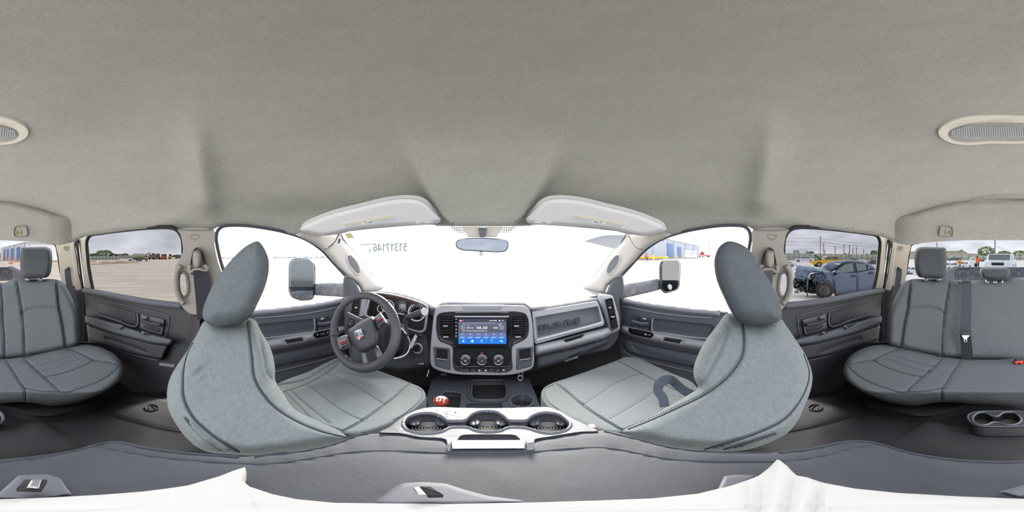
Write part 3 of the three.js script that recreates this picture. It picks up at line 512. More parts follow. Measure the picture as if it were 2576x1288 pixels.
  // vents
  const vent = (name, outline, slats, knob, thumb, d = 2.6) => {
    const v = part(D, name, plate(outline, { d, t: 0.03, bev: 0.005, bp: 1.6, holes: [inset(wind(outline, true), 3)] }), M.trimDark);
    part(v, 'vent_back', plate(inset(wind(outline, true), 2.5), { d: d + 0.022, t: 0.005, bev: 0.001 }), M.rubber);
    for (const [x0, y0, x1, y1] of slats) part(v, 'slat', pipe([at(x0, y0, d + 0.008), at((x0 + x1) / 2, (y0 + y1) / 2, d + 0.005), at(x1, y1, d + 0.008)], 0.0042, { round: 5, flatY: 0.45 }), M.black);
    if (knob) part(v, 'vent_tab', facing(rbox(px(knob[2], d), px(5, d), 0.02, 0.004), knob[0], knob[1], d - 0.004), M.brushed);
    if (thumb) part(v, 'thumb_wheel', facing(rbox(px(thumb[2], d), px(5.5, d), 0.02, 0.005), thumb[0], thumb[1], d - 0.006), M.brushed);
  };
  vent('air_vent', rp([887, 751, 908, 751, 902, 795, 881, 791], 3), Array.from({ length: 8 }, (_, i) => [889.5 - i * 0.8, 756 + i * 4.6, 905 - i * 0.8, 756.5 + i * 4.6]), [897, 774, 8]);
  part(D, 'dash_side_trim', plate(rp([911, 750, 925, 751, 919, 795, 903, 797], 3), { d: 2.58, t: 0.03, bev: 0.006 }), M.dash);
  // centre stack
  const so = sm([1092, 790, 1097, 776, 1108, 768.5, 1130, 767, 1300, 768, 1320, 770, 1332, 781, 1337, 797, 1341, 830, 1343, 870, 1344, 912, 1340, 925, 1328, 932, 1286, 943, 1212, 944, 1141, 941, 1096, 929, 1084, 918, 1082, 882, 1086, 836], 4);
  const si = sm([1098, 812, 1101, 794, 1112, 787.5, 1214, 786, 1316, 787.5, 1326, 797, 1330, 824, 1325, 848, 1308, 860, 1289, 870, 1287, 900, 1286, 932, 1212, 935, 1144, 931, 1139, 905, 1138, 872, 1122, 864, 1106, 857, 1099, 838], 4);
  part(D, 'stack_surround', plate(so, { d: 2.5, t: 0.1, bev: 0.014, bp: 4, holes: [si] }), M.silver);
  part(D, 'stack_panel', plate(inset(wind(so, true), 6), { d: 2.545, t: 0.03, bev: 0.003 }), M.trimDark);
  part(D, 'woven_pattern_strip', [plate(rp([1146, 783, 1280, 783, 1282, 788, 1144, 788], 1), { d: 2.497, t: 0.01 }), plate(rp([1101, 843, 1107, 856, 1140, 870, 1140, 862, 1112, 850, 1105, 838], 2), { d: 2.535, t: 0.01 }), plate(rp([1330, 838, 1324, 851, 1289, 868, 1289, 860, 1318, 846, 1325, 834], 2), { d: 2.535, t: 0.01 }), plate(rp([1152, 921, 1276, 921, 1270, 925, 1158, 925], 1), { d: 2.535, t: 0.01 })], std('#8b8d92', 0.4, { map: TX.carbon }));
  for (const [x0, x1, k, tx] of [[1103, 1141, 1121, 1122], [1285, 1324, 1299, 1303]]) vent('air_vent', rp([x0, 793, x1, 793, x1, 852, x0 + (k < 1200 ? 3 : 0), 846], 6), Array.from({ length: 7 }, (_, i) => [x0 + 4, 800 + i * 6.2, x1 - 3, 800 + i * 6.2]), [k, 820, 14], [tx, 847.5, 16], 2.515);
  part(D, 'control_panel_line', seamLoop(op([1142, 889, 1160, 888, 1200, 888]), 2.54, 0.0016), M.black);
  const climate = part(D, 'climate_panel', plate(rp([1143, 874, 1282, 874, 1284, 900, 1281, 918, 1212, 922, 1146, 918, 1142, 898], 5), { d: 2.535, t: 0.02, bev: 0.005 }), M.black);
  for (const x of [1170.6, 1212.4, 1254]) {
    const kn = part(D, 'climate_knob', [facing(new THREE.CylinderGeometry(px(13, 2.5), px(14.5, 2.5), 0.05, 32).rotateX(Math.PI / 2), x, 905.5, 2.52, 0, 0.1)], M.black);
    part(kn, 'knob_ring', facing(new THREE.TorusGeometry(px(12.6, 2.5), 0.0032, 8, 36), x, 905.5, 2.492, 0, 0.1), M.chrome);
    part(kn, 'knob_cap', facing(new THREE.SphereGeometry(px(11, 2.5), 24, 8, 0, 2 * Math.PI, 0, 1).rotateX(Math.PI / 2).scale(1.15, 1.15, 0.4).translate(0, 0, -0.001), x, 905.5, 2.494, 0, 0.1), M.trimMid);
    const marks = [];
    for (let i = 0; i < 7; i++) { const a = Math.PI * (0.1 + i * 0.133); marks.push(new THREE.BoxGeometry(0.003, 0.006, 0.002).rotateZ(a - Math.PI / 2).translate(Math.cos(a) * px(8.6, 2.5), Math.sin(a) * px(8.6, 2.5), 0)); }
    part(kn, 'knob_marks', [facing(merge(marks), x, 905, 2.481), facing(new THREE.BoxGeometry(0.008, 0.005, 0.002), x, 908, 2.48)], x === 1212.4 ? std('#c9b9c0', 0.6) : M.white);
  }
  const hz = part(D, 'hazard_button', plate(rp([1205, 892, 1212, 882, 1219, 892], 1.5), { d: 2.515, t: 0.02, bev: 0.004 }), M.trimDark);
  part(hz, 'hazard_triangle', plate(rp([1208, 891, 1212, 885, 1216, 891], 0.6), { d: 2.512, t: 0.004, bev: 0.001, bp: 0.4 }), std('#d9534a', 0.5));
  const strip = part(D, 'switch_bank', plate(rp([1153, 925, 1272, 925, 1276, 940, 1149, 940], 3), { d: 2.53, t: 0.02, bev: 0.004 }), M.black);
  for (const [i, x] of [1152, 1183, 1199, 1214, 1229, 1244, 1260].entries()) part(strip, 'bank_switch', plate(rp([x + 1, 927, x + (i ? 14 : 29), 927, x + (i ? 14 : 29), 938, x + 1, 938], 1.2), { d: 2.52, t: 0.012, bev: 0.003 }), M.trimDark);
  for (const [x, y] of [[1206, 932], [1222, 932], [1267, 931]]) part(strip, 'switch_symbol', facing(new THREE.BoxGeometry(0.008, 0.006, 0.002), x, y, 2.517), M.white);
  // cubbies
  for (const s of SIDES) {
    const cu = part(D, 'cubby', plate(s.o(rp([1090, 872, 1132, 876, 1134, 931, 1095, 921], 4)), { d: 2.49, t: 0.02, bev: 0.005, holes: [s.o(rp([1098, 877, 1125, 881, 1125, 903, 1098, 900], 2))] }), M.trimMid);
    part(cu, 'cubby_back', plate(s.o(rp([1096, 875, 1127, 879, 1127, 905, 1096, 902], 2)), { d: 2.4985, t: 0.001, bev: 0 }), M.rubber);
    part(cu, 'cubby_lip', pipe(line3(s.o([[1098, 902], [1111, 904], [1125, 906]]), 2.48), 0.0035, { round: 6 }), M.dash);
  }
  part(D, 'power_socket', [facing(new THREE.TorusGeometry(0.011, 0.004, 8, 24), 1310, 941, 2.55), facing(new THREE.TorusGeometry(0.012, 0.004, 8, 24), 1309, 951, 2.53)], M.brushed);
  part(D, 'diagnostic_socket', facing(rbox(0.03, 0.012, 0.03, 0.003), 1117, 941, 2.55), M.trimMid);
  // passenger side
  const bo = rp([1338, 783, 1500, 757, 1505, 760, 1521, 812, 1518, 819, 1348, 866, 1344, 862], 5), bi = rp([1346, 799, 1504, 771, 1513, 811, 1352, 851], 3);
  const bin = part(D, 'dash_bin', plate(bo, { d: 2.54, t: 0.1, bev: 0.01, bp: 2.5, holes: [bi] }), M.dashFaceLit);
  part(bin, 'bin_back', plate([[1344, 797], [1507, 769], [1515, 812], [1350, 853]], { d: 2.63, t: 0.01 }), std('#8e9398', 0.6));
  part(bin, 'bin_shelf', plate(rp([1350, 840, 1470, 812, 1513, 806, 1513, 811, 1352, 852], 2), { d: (x, y) => lerp(2.62, 2.545, clamp((y - (840 - (x - 1350) * 0.21)) / 11)), t: 0.01, flat: true }), std('#9a9fa4', 0.6));
  part(bin, 'bin_lip', pipe([at(1349, 856, 2.535), at(1430, 835, 2.53), at(1500, 816, 2.535), at(1515, 811, 2.54)], 0.0075, { round: 8 }), std('#d3d5d9', 0.5));
  const ram = new TextGeometry('RAM', { font, size: 1, depth: 0.25, curveSegments: 4, bevelEnabled: true, bevelThickness: 0.05, bevelSize: 0.03, bevelSegments: 1 });
  ram.computeBoundingBox(); const rb = ram.boundingBox, rw = rb.max.x - rb.min.x;
  ram.translate(-rb.min.x, -rb.min.y, 0).scale(px(98, 2.6) / rw, px(14.5, 2.6) / (rb.max.y - rb.min.y), 0.06);
  { const p = ram.attributes.position; for (let i = 0; i < p.count; i++) { const x = p.getX(i), u = x / px(98, 2.6); p.setY(i, p.getY(i) * lerp(0.92, 1.05, u) + u * px(19, 2.6) + 0.12 * 0); p.setX(i, x + p.getY(i) * 0.12); } ram.computeVertexNormals(); }
  part(bin, 'raised_letters', ram.translate(...at(1355, 832, 2.615).toArray()), std('#4a515a', 0.4));
  part(D, 'glovebox_roll', relief(rp([1344, 868, 1420, 851, 1470, 837, 1534, 822, 1540, 838, 1520, 852, 1430, 877, 1346, 896], 5), { d: 2.58, bulge: 0.06, radius: 12, step: 4, t: 0.05 }), M.dashFaceLit);
  part(D, 'glovebox_latch', [plate(rp([1417, 855, 1424, 861, 1463, 849, 1470, 840], 2), { d: 2.515, t: 0.01, bev: 0.002 })], M.black);
  const gb = part(D, 'glovebox_door', relief(rp([1346, 893, 1430, 876, 1530, 848, 1534, 862, 1440, 905, 1346, 932], 5), { d: 2.63, bulge: 0.03, radius: 10, step: 5, t: 0.05 }), M.trimMid);
  part(gb, 'latch_pull', [plate(rp([1419, 908, 1453, 896, 1455, 900, 1424, 910], 1.5), { d: 2.585, t: 0.01, bev: 0.003 })], M.dash);
  part(gb, 'latch_slot', plate(rp([1428, 897, 1464, 884, 1460, 890, 1430, 900], 1.5), { d: 2.596, t: 0.006, bev: 0.001 }), M.black);
  part(D, 'pad_joint', seamLoop(op([1337, 783, 1420, 768, 1501, 755]), 2.535, 0.002), M.trimMid);
  part(D, 'end_trim', relief(rp([1500, 738, 1541, 742, 1558, 800, 1560, 830, 1536, 842, 1522, 800], 6), { d: 2.62, bulge: 0.04, radius: 12, step: 5, t: 0.05 }), M.dashFaceLit);
  vent('air_vent', rp([1520, 751, 1541, 749, 1556, 823, 1538, 832], 4), Array.from({ length: 8 }, (_, i) => [1525.5 + i * 1.1, 757 + i * 4.6, 1538.5 + i * 1.1, 755.5 + i * 4.6]), [1534, 774, 8], [1541, 797, 11], 2.545);
  part(D, 'vent_cubby', plate(rp([1537, 806, 1550, 801, 1553, 821, 1541, 827], 2), { d: 2.535, t: 0.006, bev: 0.001 }), M.rubber);
  part(D, 'defrost_slots', Array.from({ length: 5 }, (_, i) => plate([[1514 + i * 4, 740.5], [1516.4 + i * 4, 740.5], [1519 + i * 4, 745], [1516.6 + i * 4, 745]], { d: 2.56, t: 0.004, bev: 0.0005, bp: 0.3 })), M.whitePaper);
  const hs = part(D, 'headlight_switch', plate(rp([876, 801, 893, 802, 890, 826, 874, 824], 3), { d: 2.6, t: 0.02 }), M.black); part(hs, 'switch_knob', facing(new THREE.CylinderGeometry(px(6, 2.55), px(7, 2.55), 0.03, 20).rotateX(Math.PI / 2), 884, 812, 2.58), M.trimMid);
  part(D, 'knee_panel', relief(rp([880, 855, 1000, 850, 1072, 836, 1084, 870, 1088, 925, 1000, 935, 880, 915], 8), { d: 2.66, bulge: 0.03, radius: 12, step: 6, t: 0.05 }), M.trimMid);
  part(D, 'cluster_lower_trim', plate(rp([1024, 826, 1062, 836, 1068, 846, 1058, 848, 1026, 836], 3), { d: 2.57, t: 0.02 }), M.trimDark);
  part(D, 'hood_release', facing(rbox(0.03, 0.012, 0.02, 0.004), 1060, 915, 2.56), M.brushed);
  part(D, 'parking_brake_pull', pipe([at(1074, 948, 2.5), at(1079, 930, 2.52)], 0.004, { round: 6 }), M.brushed);
}
function boxFace(cx, cy, w, h, d) { const W = px(w, d), H = px(h, d); return new THREE.BoxGeometry(W, H, 0.004).translate(...at(cx, cy, d).toArray()); }
// ---- touchscreen ----
{
  const t = thing('touchscreen_radio', 'wide aftermarket touchscreen radio showing FM tuner in the dashboard centre', 'radio');
  const o = rp([1143, 796, 1281, 796, 1281, 872, 1142, 872], 3);
  part(t, 'bezel', plate(o, { d: 2.46, t: 0.05, bev: 0.006, bp: 1.5 }), M.gloss);
  part(t, 'top_edge', plate(rp([1143, 794.5, 1281, 794.5, 1280, 799, 1144, 799], 1.2), { d: 2.456, t: 0.05, bev: 0.004, bp: 1 }), M.silver);
  const c = document.createElement('canvas'); c.width = 976; c.height = 488;
  const g = c.getContext('2d'), gr = g.createLinearGradient(0, 0, 0, 488);
  gr.addColorStop(0, '#4a4f62'); gr.addColorStop(0.14, '#6b6f86'); gr.addColorStop(0.5, '#5c6176'); gr.addColorStop(0.68, '#5a72b4'); gr.addColorStop(0.78, '#2f7fe6'); gr.addColorStop(1, '#1a84f4');
  g.fillStyle = gr; g.fillRect(0, 0, 976, 488); g.fillStyle = '#3c4152'; g.fillRect(0, 0, 976, 52);
  g.fillStyle = '#fff'; g.fillRect(30, 16, 34, 22); g.fillStyle = '#ff4b4b'; g.beginPath(); g.arc(92, 27, 16, 0, 7); g.fill(); g.fillStyle = '#fff';
  for (let i = 0; i < 8; i++) g.fillRect(630 + i * 15, 20 + (i % 3), 11, 15); g.beginPath(); g.arc(764, 27, 12, 0, 7); g.fill(); g.fillRect(820, 18, 34, 20); g.fillRect(886, 17, 14, 14); g.fillRect(896, 25, 26, 10);
  g.strokeStyle = '#cfd3e6'; g.lineWidth = 4; for (let i = 0; i < 44; i++) { g.beginPath(); g.moveTo(190 + i * 13.4, 70); g.lineTo(190 + i * 13.4, i % 4 ? 84 : 96); g.stroke(); }
  g.fillStyle = '#ff4444'; g.fillRect(436, 66, 5, 40); g.fillStyle = '#e8ebff'; g.font = '18px sans-serif'; g.fillRect(96, 86, 42, 13); g.fillRect(836, 86, 46, 13); g.fillRect(188, 112, 28, 13); g.fillRect(340, 112, 16, 14); g.fillRect(812, 112, 40, 13);
  g.strokeStyle = '#fff'; g.lineWidth = 5; g.strokeRect(56, 140, 70, 56); g.strokeRect(846, 140, 70, 56); g.beginPath(); g.moveTo(102, 152); g.lineTo(82, 168); g.lineTo(102, 184); g.moveTo(870, 152); g.lineTo(890, 168); g.lineTo(870, 184); g.stroke();
  g.fillStyle = '#fff'; g.font = 'bold 44px sans-serif'; g.fillText('FM 1-2', 170, 186); g.fillText('MHz', 714, 186); g.font = 'bold 64px sans-serif'; g.save(); g.translate(368, 192); g.scale(1.4, 1); g.fillText('98.30', 0, 0); g.restore();
  g.font = '22px sans-serif'; for (let i = 0; i < 46; i++) if (i % 12 !== 5) g.fillRect(80 + i * 11, 222 + (i * 7) % 5, 8, 13);
  ['95.90', '92.50', '99.50', '98.10', '93.30', '97.90'].forEach((f, i) => { const x = 18 + i * 158; g.fillStyle = 'rgba(190,205,255,0.22)'; g.fillRect(x, 262, 146, 118); g.fillStyle = '#fff'; g.font = 'bold 40px sans-serif'; g.fillText(String(i + 1), x + 60, 306); g.font = 'bold 30px sans-serif'; g.fillText(f, x + 30, 374); });
  g.fillStyle = '#1486f6'; g.fillRect(0, 392, 976, 96); g.fillStyle = '#fff'; g.fillRect(78, 426, 50, 14); g.fillRect(96, 408, 14, 50); g.fillRect(262, 410, 42, 46); g.strokeStyle = '#fff'; g.lineWidth = 7; g.beginPath(); g.arc(470, 428, 18, 0, 7); g.moveTo(484, 442); g.lineTo(500, 460); g.stroke(); g.fillRect(674, 420, 8, 42); g.beginPath(); g.arc(678, 422, 20, 3.6, 5.8); g.stroke(); g.beginPath(); g.arc(860, 424, 15, 0, 7); g.arc(886, 442, 15, 0, 7); g.fill();
  const tx = new THREE.CanvasTexture(c); tx.colorSpace = THREE.SRGBColorSpace;
  part(t, 'screen', boxFace(1213.5, 834, 121, 62, 2.457), std('#05060a', 0.25, { emissive: '#ffffff', emissiveMap: tx, emissiveIntensity: 0.9 }), 'lit blue FM radio screen');
  for (let i = 0; i < 6; i++) part(t, 'side_button', facing(new THREE.CylinderGeometry(0.0028, 0.0028, 0.004, 10).rotateX(Math.PI / 2), 1147.5, 803 + i * 8.5, 2.459), M.white);
}
// ---- steering wheel and column ----
{
  const w = thing('steering_wheel', 'black steering wheel with grey spokes and a shield badge in front of the driver seat', 'steering wheel');
  const dW = (x, y) => 2.09 - (x - 917) * 0.0011 - (y - 836) * 0.0006;
  const ring = Array.from({ length: 28 }, (_, i) => { const a = i / 28 * 2 * Math.PI, x = 917.5 + 78.5 * Math.cos(a), y = 834.5 + 91 * Math.sin(a); return at(x, y, dW(x, y)); });
  part(w, 'rim', pipe(ring, (t) => px(10.2 + 1.6 * Math.cos(t * 2 * Math.PI) + 1.2 * Math.sin(t * 2 * Math.PI), 2.2), { closed: true, seg: 120, round: 16 }), std('#4b4d51', 0.42, { bumpMap: TX.grain, bumpScale: 0.0008 }));
  for (const [a, b] of [[-0.85, 0], [0.85, 0], [2.2, 0], [3.05, 0]]) { const x = 917.5 + 78.5 * Math.cos(a), y = 834.5 + 91 * Math.sin(a), g = new THREE.TorusGeometry(px(11.5, 2.2), 0.0012, 5, 24).rotateX(Math.PI / 2).rotateZ(-Math.atan2(91 * Math.sin(a), 78.5 * Math.cos(a)) + 0); part(w, 'rim_joint', g.rotateZ(Math.PI / 2 * 0).translate(...at(x, y, dW(x, y)).toArray()), M.black); }
  const hub = relief(sm([878, 830, 891, 820, 905, 809, 922, 801, 937, 795.5, 944, 801, 945, 813, 950, 831, 951, 852, 947, 869, 933, 880, 913, 888, 904, 886, 896, 879, 884, 863, 876.5, 840], 4), { d: (x, y) => dW(x, y) + 0.01, bulge: 0.07, radius: 15, step: 3.5, t: 0.06, grooves: [op([905, 809, 913, 845, 914, 888]), op([925, 800, 937, 830, 934, 880])], gd: 0.003, gw: 1.4 });
  part(w, 'airbag_cover', hub, std('#44474d', 0.5, { bumpMap: TX.grain, bumpScale: 0.0009 }));
  const sp = std('#6b6d72', 0.4, { metalness: 0.15 });
  for (const o of [[844, 851, 866, 843, 876, 842, 886, 873, 873, 878, 852, 883], [938, 802, 957, 785, 966, 797, 977, 815, 966, 823, 951, 832]]) part(w, 'spoke', relief(rp(o, 4), { d: (x, y) => dW(x, y) + 0.005, bulge: 0.03, radius: 7, step: 3, t: 0.03 }), sp);
  part(w, 'lower_spoke', plate(rp([908, 886, 949, 868, 972, 908, 950, 922, 915, 925], 6), { d: (x, y) => dW(x, y), t: 0.03, bev: 0.008, bp: 2, holes: [rp([921, 888, 934, 880, 941, 881, 950, 903, 941, 913, 926, 916], 4)] }), sp);
  const pads = [[[853, 861, 872, 853.5, 874, 858, 855, 866], M.red, 'red switch cap'], [[856, 867.5, 875, 860, 878, 868, 860, 876.5], M.black], [[947, 805, 960, 796.5, 963, 801, 949.5, 810], M.red, 'red switch cap'], [[950, 811.5, 964, 802.5, 970, 813.5, 956, 823], M.black]];
  for (const [o, m, l] of pads) { const b = part(w, 'spoke_buttons', relief(rp(o, 1.6), { d: (x, y) => dW(x, y) - 0.024, bulge: 0.01, radius: 2.5, step: 2, t: 0.01 }), m, l); if (m === M.black) part(b, 'button_split', seamLoop([[lerp(o[0], o[6], 0.5), lerp(o[1], o[7], 0.5)], [lerp(o[2], o[4], 0.5), lerp(o[3], o[5], 0.5)]], (x, y) => dW(x, y) - 0.034, 0.0012), M.brushed); }
  // shield badge: silver rim, dark field with a horned head in silver, red lower flanks
  const dE = (k) => (x, y) => dW(x, y) - 0.066 - k, sh = rp([891, 834, 900, 829, 909, 825.5, 913, 832, 914, 842, 911, 850, 905, 855.5, 896, 853, 892, 845], 2);
  const badge = part(w, 'shield_badge', plate(sh, { d: dE(0), t: 0.012, bev: 0.003, bp: 1.4 }), M.chrome);
  part(badge, 'badge_field', plate(inset(wind(sh, true), 1.8), { d: dE(0.001), t: 0.003, bev: 0.0005, bp: 0.4 }), std('#c9ccd2', 0.3, { metalness: 0.4 }));
  part(badge, 'badge_horns', [op([896, 836, 894.5, 841, 897, 845, 899.5, 842]), op([909, 830, 911.5, 835, 910.5, 841, 907.5, 840])].map((l) => seamLoop(l, dE(0.003), 0.0022)), std('#5a5d64', 0.3, { metalness: 0.5 }));
  part(badge, 'badge_head', plate(rp([898, 838, 903, 834, 908, 834.5, 907, 842, 904.5, 850, 902.5, 850, 900, 844], 1.5), { d: dE(0.002), t: 0.003, bev: 0.001, bp: 0.5 }), std('#8c9097', 0.3, { metalness: 0.5 }));
  part(badge, 'badge_flank', [plate(rp([895, 846, 899, 846, 902, 852, 897, 851.5], 1), { d: dE(0.002), t: 0.003, bev: 0.0005, bp: 0.4 }), plate(rp([907, 845, 911.5, 841, 909.5, 849, 905.5, 853], 1), { d: dE(0.002), t: 0.003, bev: 0.0005, bp: 0.4 })], M.red);
  part(w, 'airbag_text', [0, 1, 2].map((i) => facing(new THREE.BoxGeometry(0.012 - i * 0.002, 0.0015, 0.001), 912, 865 + i * 1.6, 2.005)), M.trimMid);
  const col = thing('steering_column', 'black steering column shroud with two stalks behind the steering wheel', 'steering column');
  part(col, 'shroud', relief(sm([955, 815, 985, 806, 1008, 812, 1022, 840, 1020, 870, 1004, 895, 975, 905, 950, 880], 4), { d: 2.42, bulge: 0.1, radius: 22, step: 4, t: 0.15 }), M.black);
  part(col, 'turn_stalk', pipe([at(914, 808, 2.33), at(893, 800, 2.36), at(880, 794, 2.38), at(872, 791, 2.38)], (t) => 0.008 + 0.004 * t, { round: 9 }), M.trimDark);
  part(col, 'gear_lever', [pipe([at(1024, 843, 2.36), at(1021, 822, 2.34), at(1019, 806, 2.32), at(1024, 798, 2.3), at(1034, 794, 2.28)], 0.009, { round: 9 }), pipe([at(1028, 797, 2.28), at(1045, 791, 2.27), at(1064, 785, 2.26)], (t) => 0.012 + 0.005 * t, { round: 12 })], M.trimDark);
  part(col, 'gear_lever_tip', facing(new THREE.CylinderGeometry(0.0165, 0.0155, 0.01, 24).rotateX(Math.PI / 2), 1067.5, 783.5, 2.252, 0.6, 0.1), std('#d8d9db', 0.4));
  part(col, 'tilt_bracket', [plate(rp([1006, 826, 1016, 822, 1019, 842, 1008, 850], 2), { d: 2.36, t: 0.02, bev: 0.004 })], std('#c9c3b4', 0.6));
  const ig = thing('ignition_lock', 'round ignition switch with a pale ring and key right of the steering column', 'ignition');
  part(ig, 'ring', [facing(new THREE.TorusGeometry(px(11.5, 2.55), 0.0055, 10, 36).scale(1, 1.05, 1), 1050, 876.5, 2.575)], std('#c8c9cc', 0.35, { metalness: 0.4 }));
  part(ig, 'key', [facing(rbox(0.018, 0.032, 0.03, 0.006), 1047, 876.5, 2.545), facing(rbox(0.02, 0.02, 0.02, 0.006), 1042, 876, 2.54)], M.black);
  part(ig, 'lock_face', facing(new THREE.CylinderGeometry(px(10.5, 2.55), px(10.5, 2.55), 0.01, 28).rotateX(Math.PI / 2), 1050, 876.5, 2.58), M.trimDark);
  solo('key_tag', 'pale paper tag hanging from the ignition key on a cord', 'key tag', plate(rp([1044, 841, 1050, 846, 1036, 877, 1028, 873], 1.5), { d: 2.47, t: 0.002, bev: 0.0005, bp: 0.5 }), std('#dfe6ee', 0.6));
  solo('cord', 'thin white cord looped from the steering column past the key tag', 'cord', pipe([at(1005, 823, 2.35), at(1018, 834, 2.34), at(1027, 850, 2.38), at(1031, 868, 2.46), at(1027, 884, 2.4), at(1012, 897, 2.3), at(991, 902, 2.25)], 0.0035, { round: 7 }), M.white);
}

// ================= seats =================
const dSeat = (a, y0, b, y1) => (x, y) => lerp(a, b, clamp((y - y0) / (y1 - y0), -0.2, 1.2));
const seamsOn = (parent, lists, g, m = M.thread, r = 0.0022) => part(parent, 'seam', lists.map((l) => seamLoop(l, (x, y) => g.userData.D(x, y) - 0.0005, r)), m);
{
  // driver
  const s = thing('driver_seat', 'grey cloth driver seat with padded headrest seen from behind, under the steering wheel', 'car seat');
  const cu = sm([698, 966, 730, 951, 771, 937, 812, 917, 850, 900.5, 868, 905, 905, 915, 951, 932, 1000, 950, 1034, 964, 1060, 976, 1070, 990, 1070, 1004, 1052, 1028, 1015, 1052, 983, 1070, 938, 1087, 890, 1096, 850, 1090, 790, 1066, 730, 1034, 690, 1000, 684, 980], 4);
  const A = op([712, 986, 774, 964, 820, 938, 856, 910]), B = op([821, 942, 843, 946.5, 907, 978, 940, 1000, 967, 1018]), C = op([1033, 962, 1002, 991, 967, 1019, 907, 1062, 862, 1086]), Dd = op([774, 967, 812, 997, 859, 1032, 913, 1060]), E = op([733, 984, 780, 1026, 828, 1064]);
  const cg = relief(cu, { d: level(0.5), bulge: 0.05, radius: 16, step: 4, t: 0.14, dir: [0, -1, 0], flat: true, grooves: [A, B, C, Dd, E], gd: 0.012, gw: 3 });
  const c = part(s, 'seat_cushion', cg, M.seat);
  const pat = rp([[716, 985], [774, 965], [821, 943], [856, 913], [905, 923], [1028, 964], [1002, 990], [967, 1018], [907, 1060], [862, 1084], [790, 1062]], 4);
  part(c, 'woven_insert', relief(inset(wind(pat, true), 2.5), { d: (x, y) => cg.userData.D(x, y) - 0.003, bulge: 0.004, radius: 4, step: 4, t: 0, flat: true }), M.hexFrontLit);
  seamsOn(c, [A, B, C, Dd, E].map((l) => l), { userData: { D: (x, y) => cg.userData.D(x, y) - 0.006 } }, M.threadSoft, 0.0018);
  seamsOn(c, [op([1050, 976, 1061, 984, 1060, 1000, 1021, 1038, 990, 1056])], cg, M.threadSoft, 0.0022);
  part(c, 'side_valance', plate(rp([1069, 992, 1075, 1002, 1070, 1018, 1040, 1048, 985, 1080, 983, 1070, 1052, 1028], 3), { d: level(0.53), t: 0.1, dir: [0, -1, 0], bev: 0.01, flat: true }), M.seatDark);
  part(c, 'cushion_piping', pipe(line3(op([698, 968, 740, 961, 774, 950, 812, 926, 850, 906]), (x, y) => cg.userData.D(x, y) - 0.004), 0.006, { round: 7 }), M.seat);
  const bo = sm([509, 813, 499, 835, 484, 860, 468, 887, 445, 920, 427, 953, 420, 988, 424, 1029, 441, 1064, 463, 1095, 495, 1124, 527, 1138, 577, 1143, 628, 1146, 685, 1141, 780, 1127, 843, 1114, 876, 1102, 858, 1086, 796, 1057, 745, 1032, 729, 1016, 713, 991, 698, 969, 692, 953, 692, 927, 687, 897, 678, 870, 658, 836, 640, 804, 610, 800, 560, 800, 525, 802], 4);
  const g1 = op([622, 808, 627, 840, 631, 875, 634, 899, 640, 950, 660, 988, 694, 1026, 748, 1060, 812, 1086, 872, 1100]), g2 = op([486, 862, 473, 885, 463, 920, 460, 956, 463, 1003, 485, 1048, 527, 1089, 568, 1118, 603, 1137]), g3 = op([645, 815, 665, 900, 672, 935, 690, 965]), g4 = op([466, 1051, 484, 1073, 504, 1092, 530, 1112, 558, 1132]);
  const bg = relief(bo, { d: dSeat(1.8, 800, 1.36, 1140), bulge: 0.1, radius: 42, step: 4, t: 0.1, shrink: 0.08, grooves: [g1, g2, g3, g4], gd: 0.012, gw: 3.5, height: (x, y) => 0.004 * Math.sin((x * 0.8 + y) * 0.22) * Math.exp(-Math.pow((x - 500) / 32, 2) - Math.pow((y - 925) / 40, 2)) * 2 + 0.006 * (fbm(x / 30, y / 30, 3) - 0.5) });
  const b = part(s, 'backrest', bg, M.seat);
  seamsOn(b, [g1, g2, g4], { userData: { D: (x, y) => bg.userData.D(x, y) - 0.007 } }, M.thread, 0.0018);
  part(b, 'zip_flap', relief(sm([474, 1060, 484, 1063, 510, 1088, 546, 1115, 580, 1134, 560, 1134, 520, 1112, 490, 1086], 4), { d: (x, y) => bg.userData.D(x, y) - 0.002, bulge: 0.012, radius: 7, step: 4, t: 0 }), M.seat);
  const ho = sm([648, 607, 659, 616, 670, 636, 676, 656, 675, 689, 664, 729, 648, 764, 636, 788, 614, 809, 586, 818, 566, 821, 534, 818.5, 515, 807, 509.5, 791, 513, 770, 524, 742, 540, 709, 568, 670, 599, 636, 624, 616], 5);
  const hg = relief(ho, { d: dSeat(1.72, 610, 1.66, 820), bulge: 0.1, radius: 44, step: 4, t: 0.07, shrink: 0.12, grooves: [op([652, 610, 668, 645, 670, 690, 652, 745, 625, 790])], gd: 0.008, gw: 2.5 });
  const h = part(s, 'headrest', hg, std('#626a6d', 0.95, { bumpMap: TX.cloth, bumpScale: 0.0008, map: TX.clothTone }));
  part(h, 'headrest_seam', seamLoop(op([516, 806, 534, 817, 566, 819.5, 588, 817, 616, 806, 634, 788]), (x, y) => hg.userData.D(x, y) - 0.001, 0.002), M.thread);
}
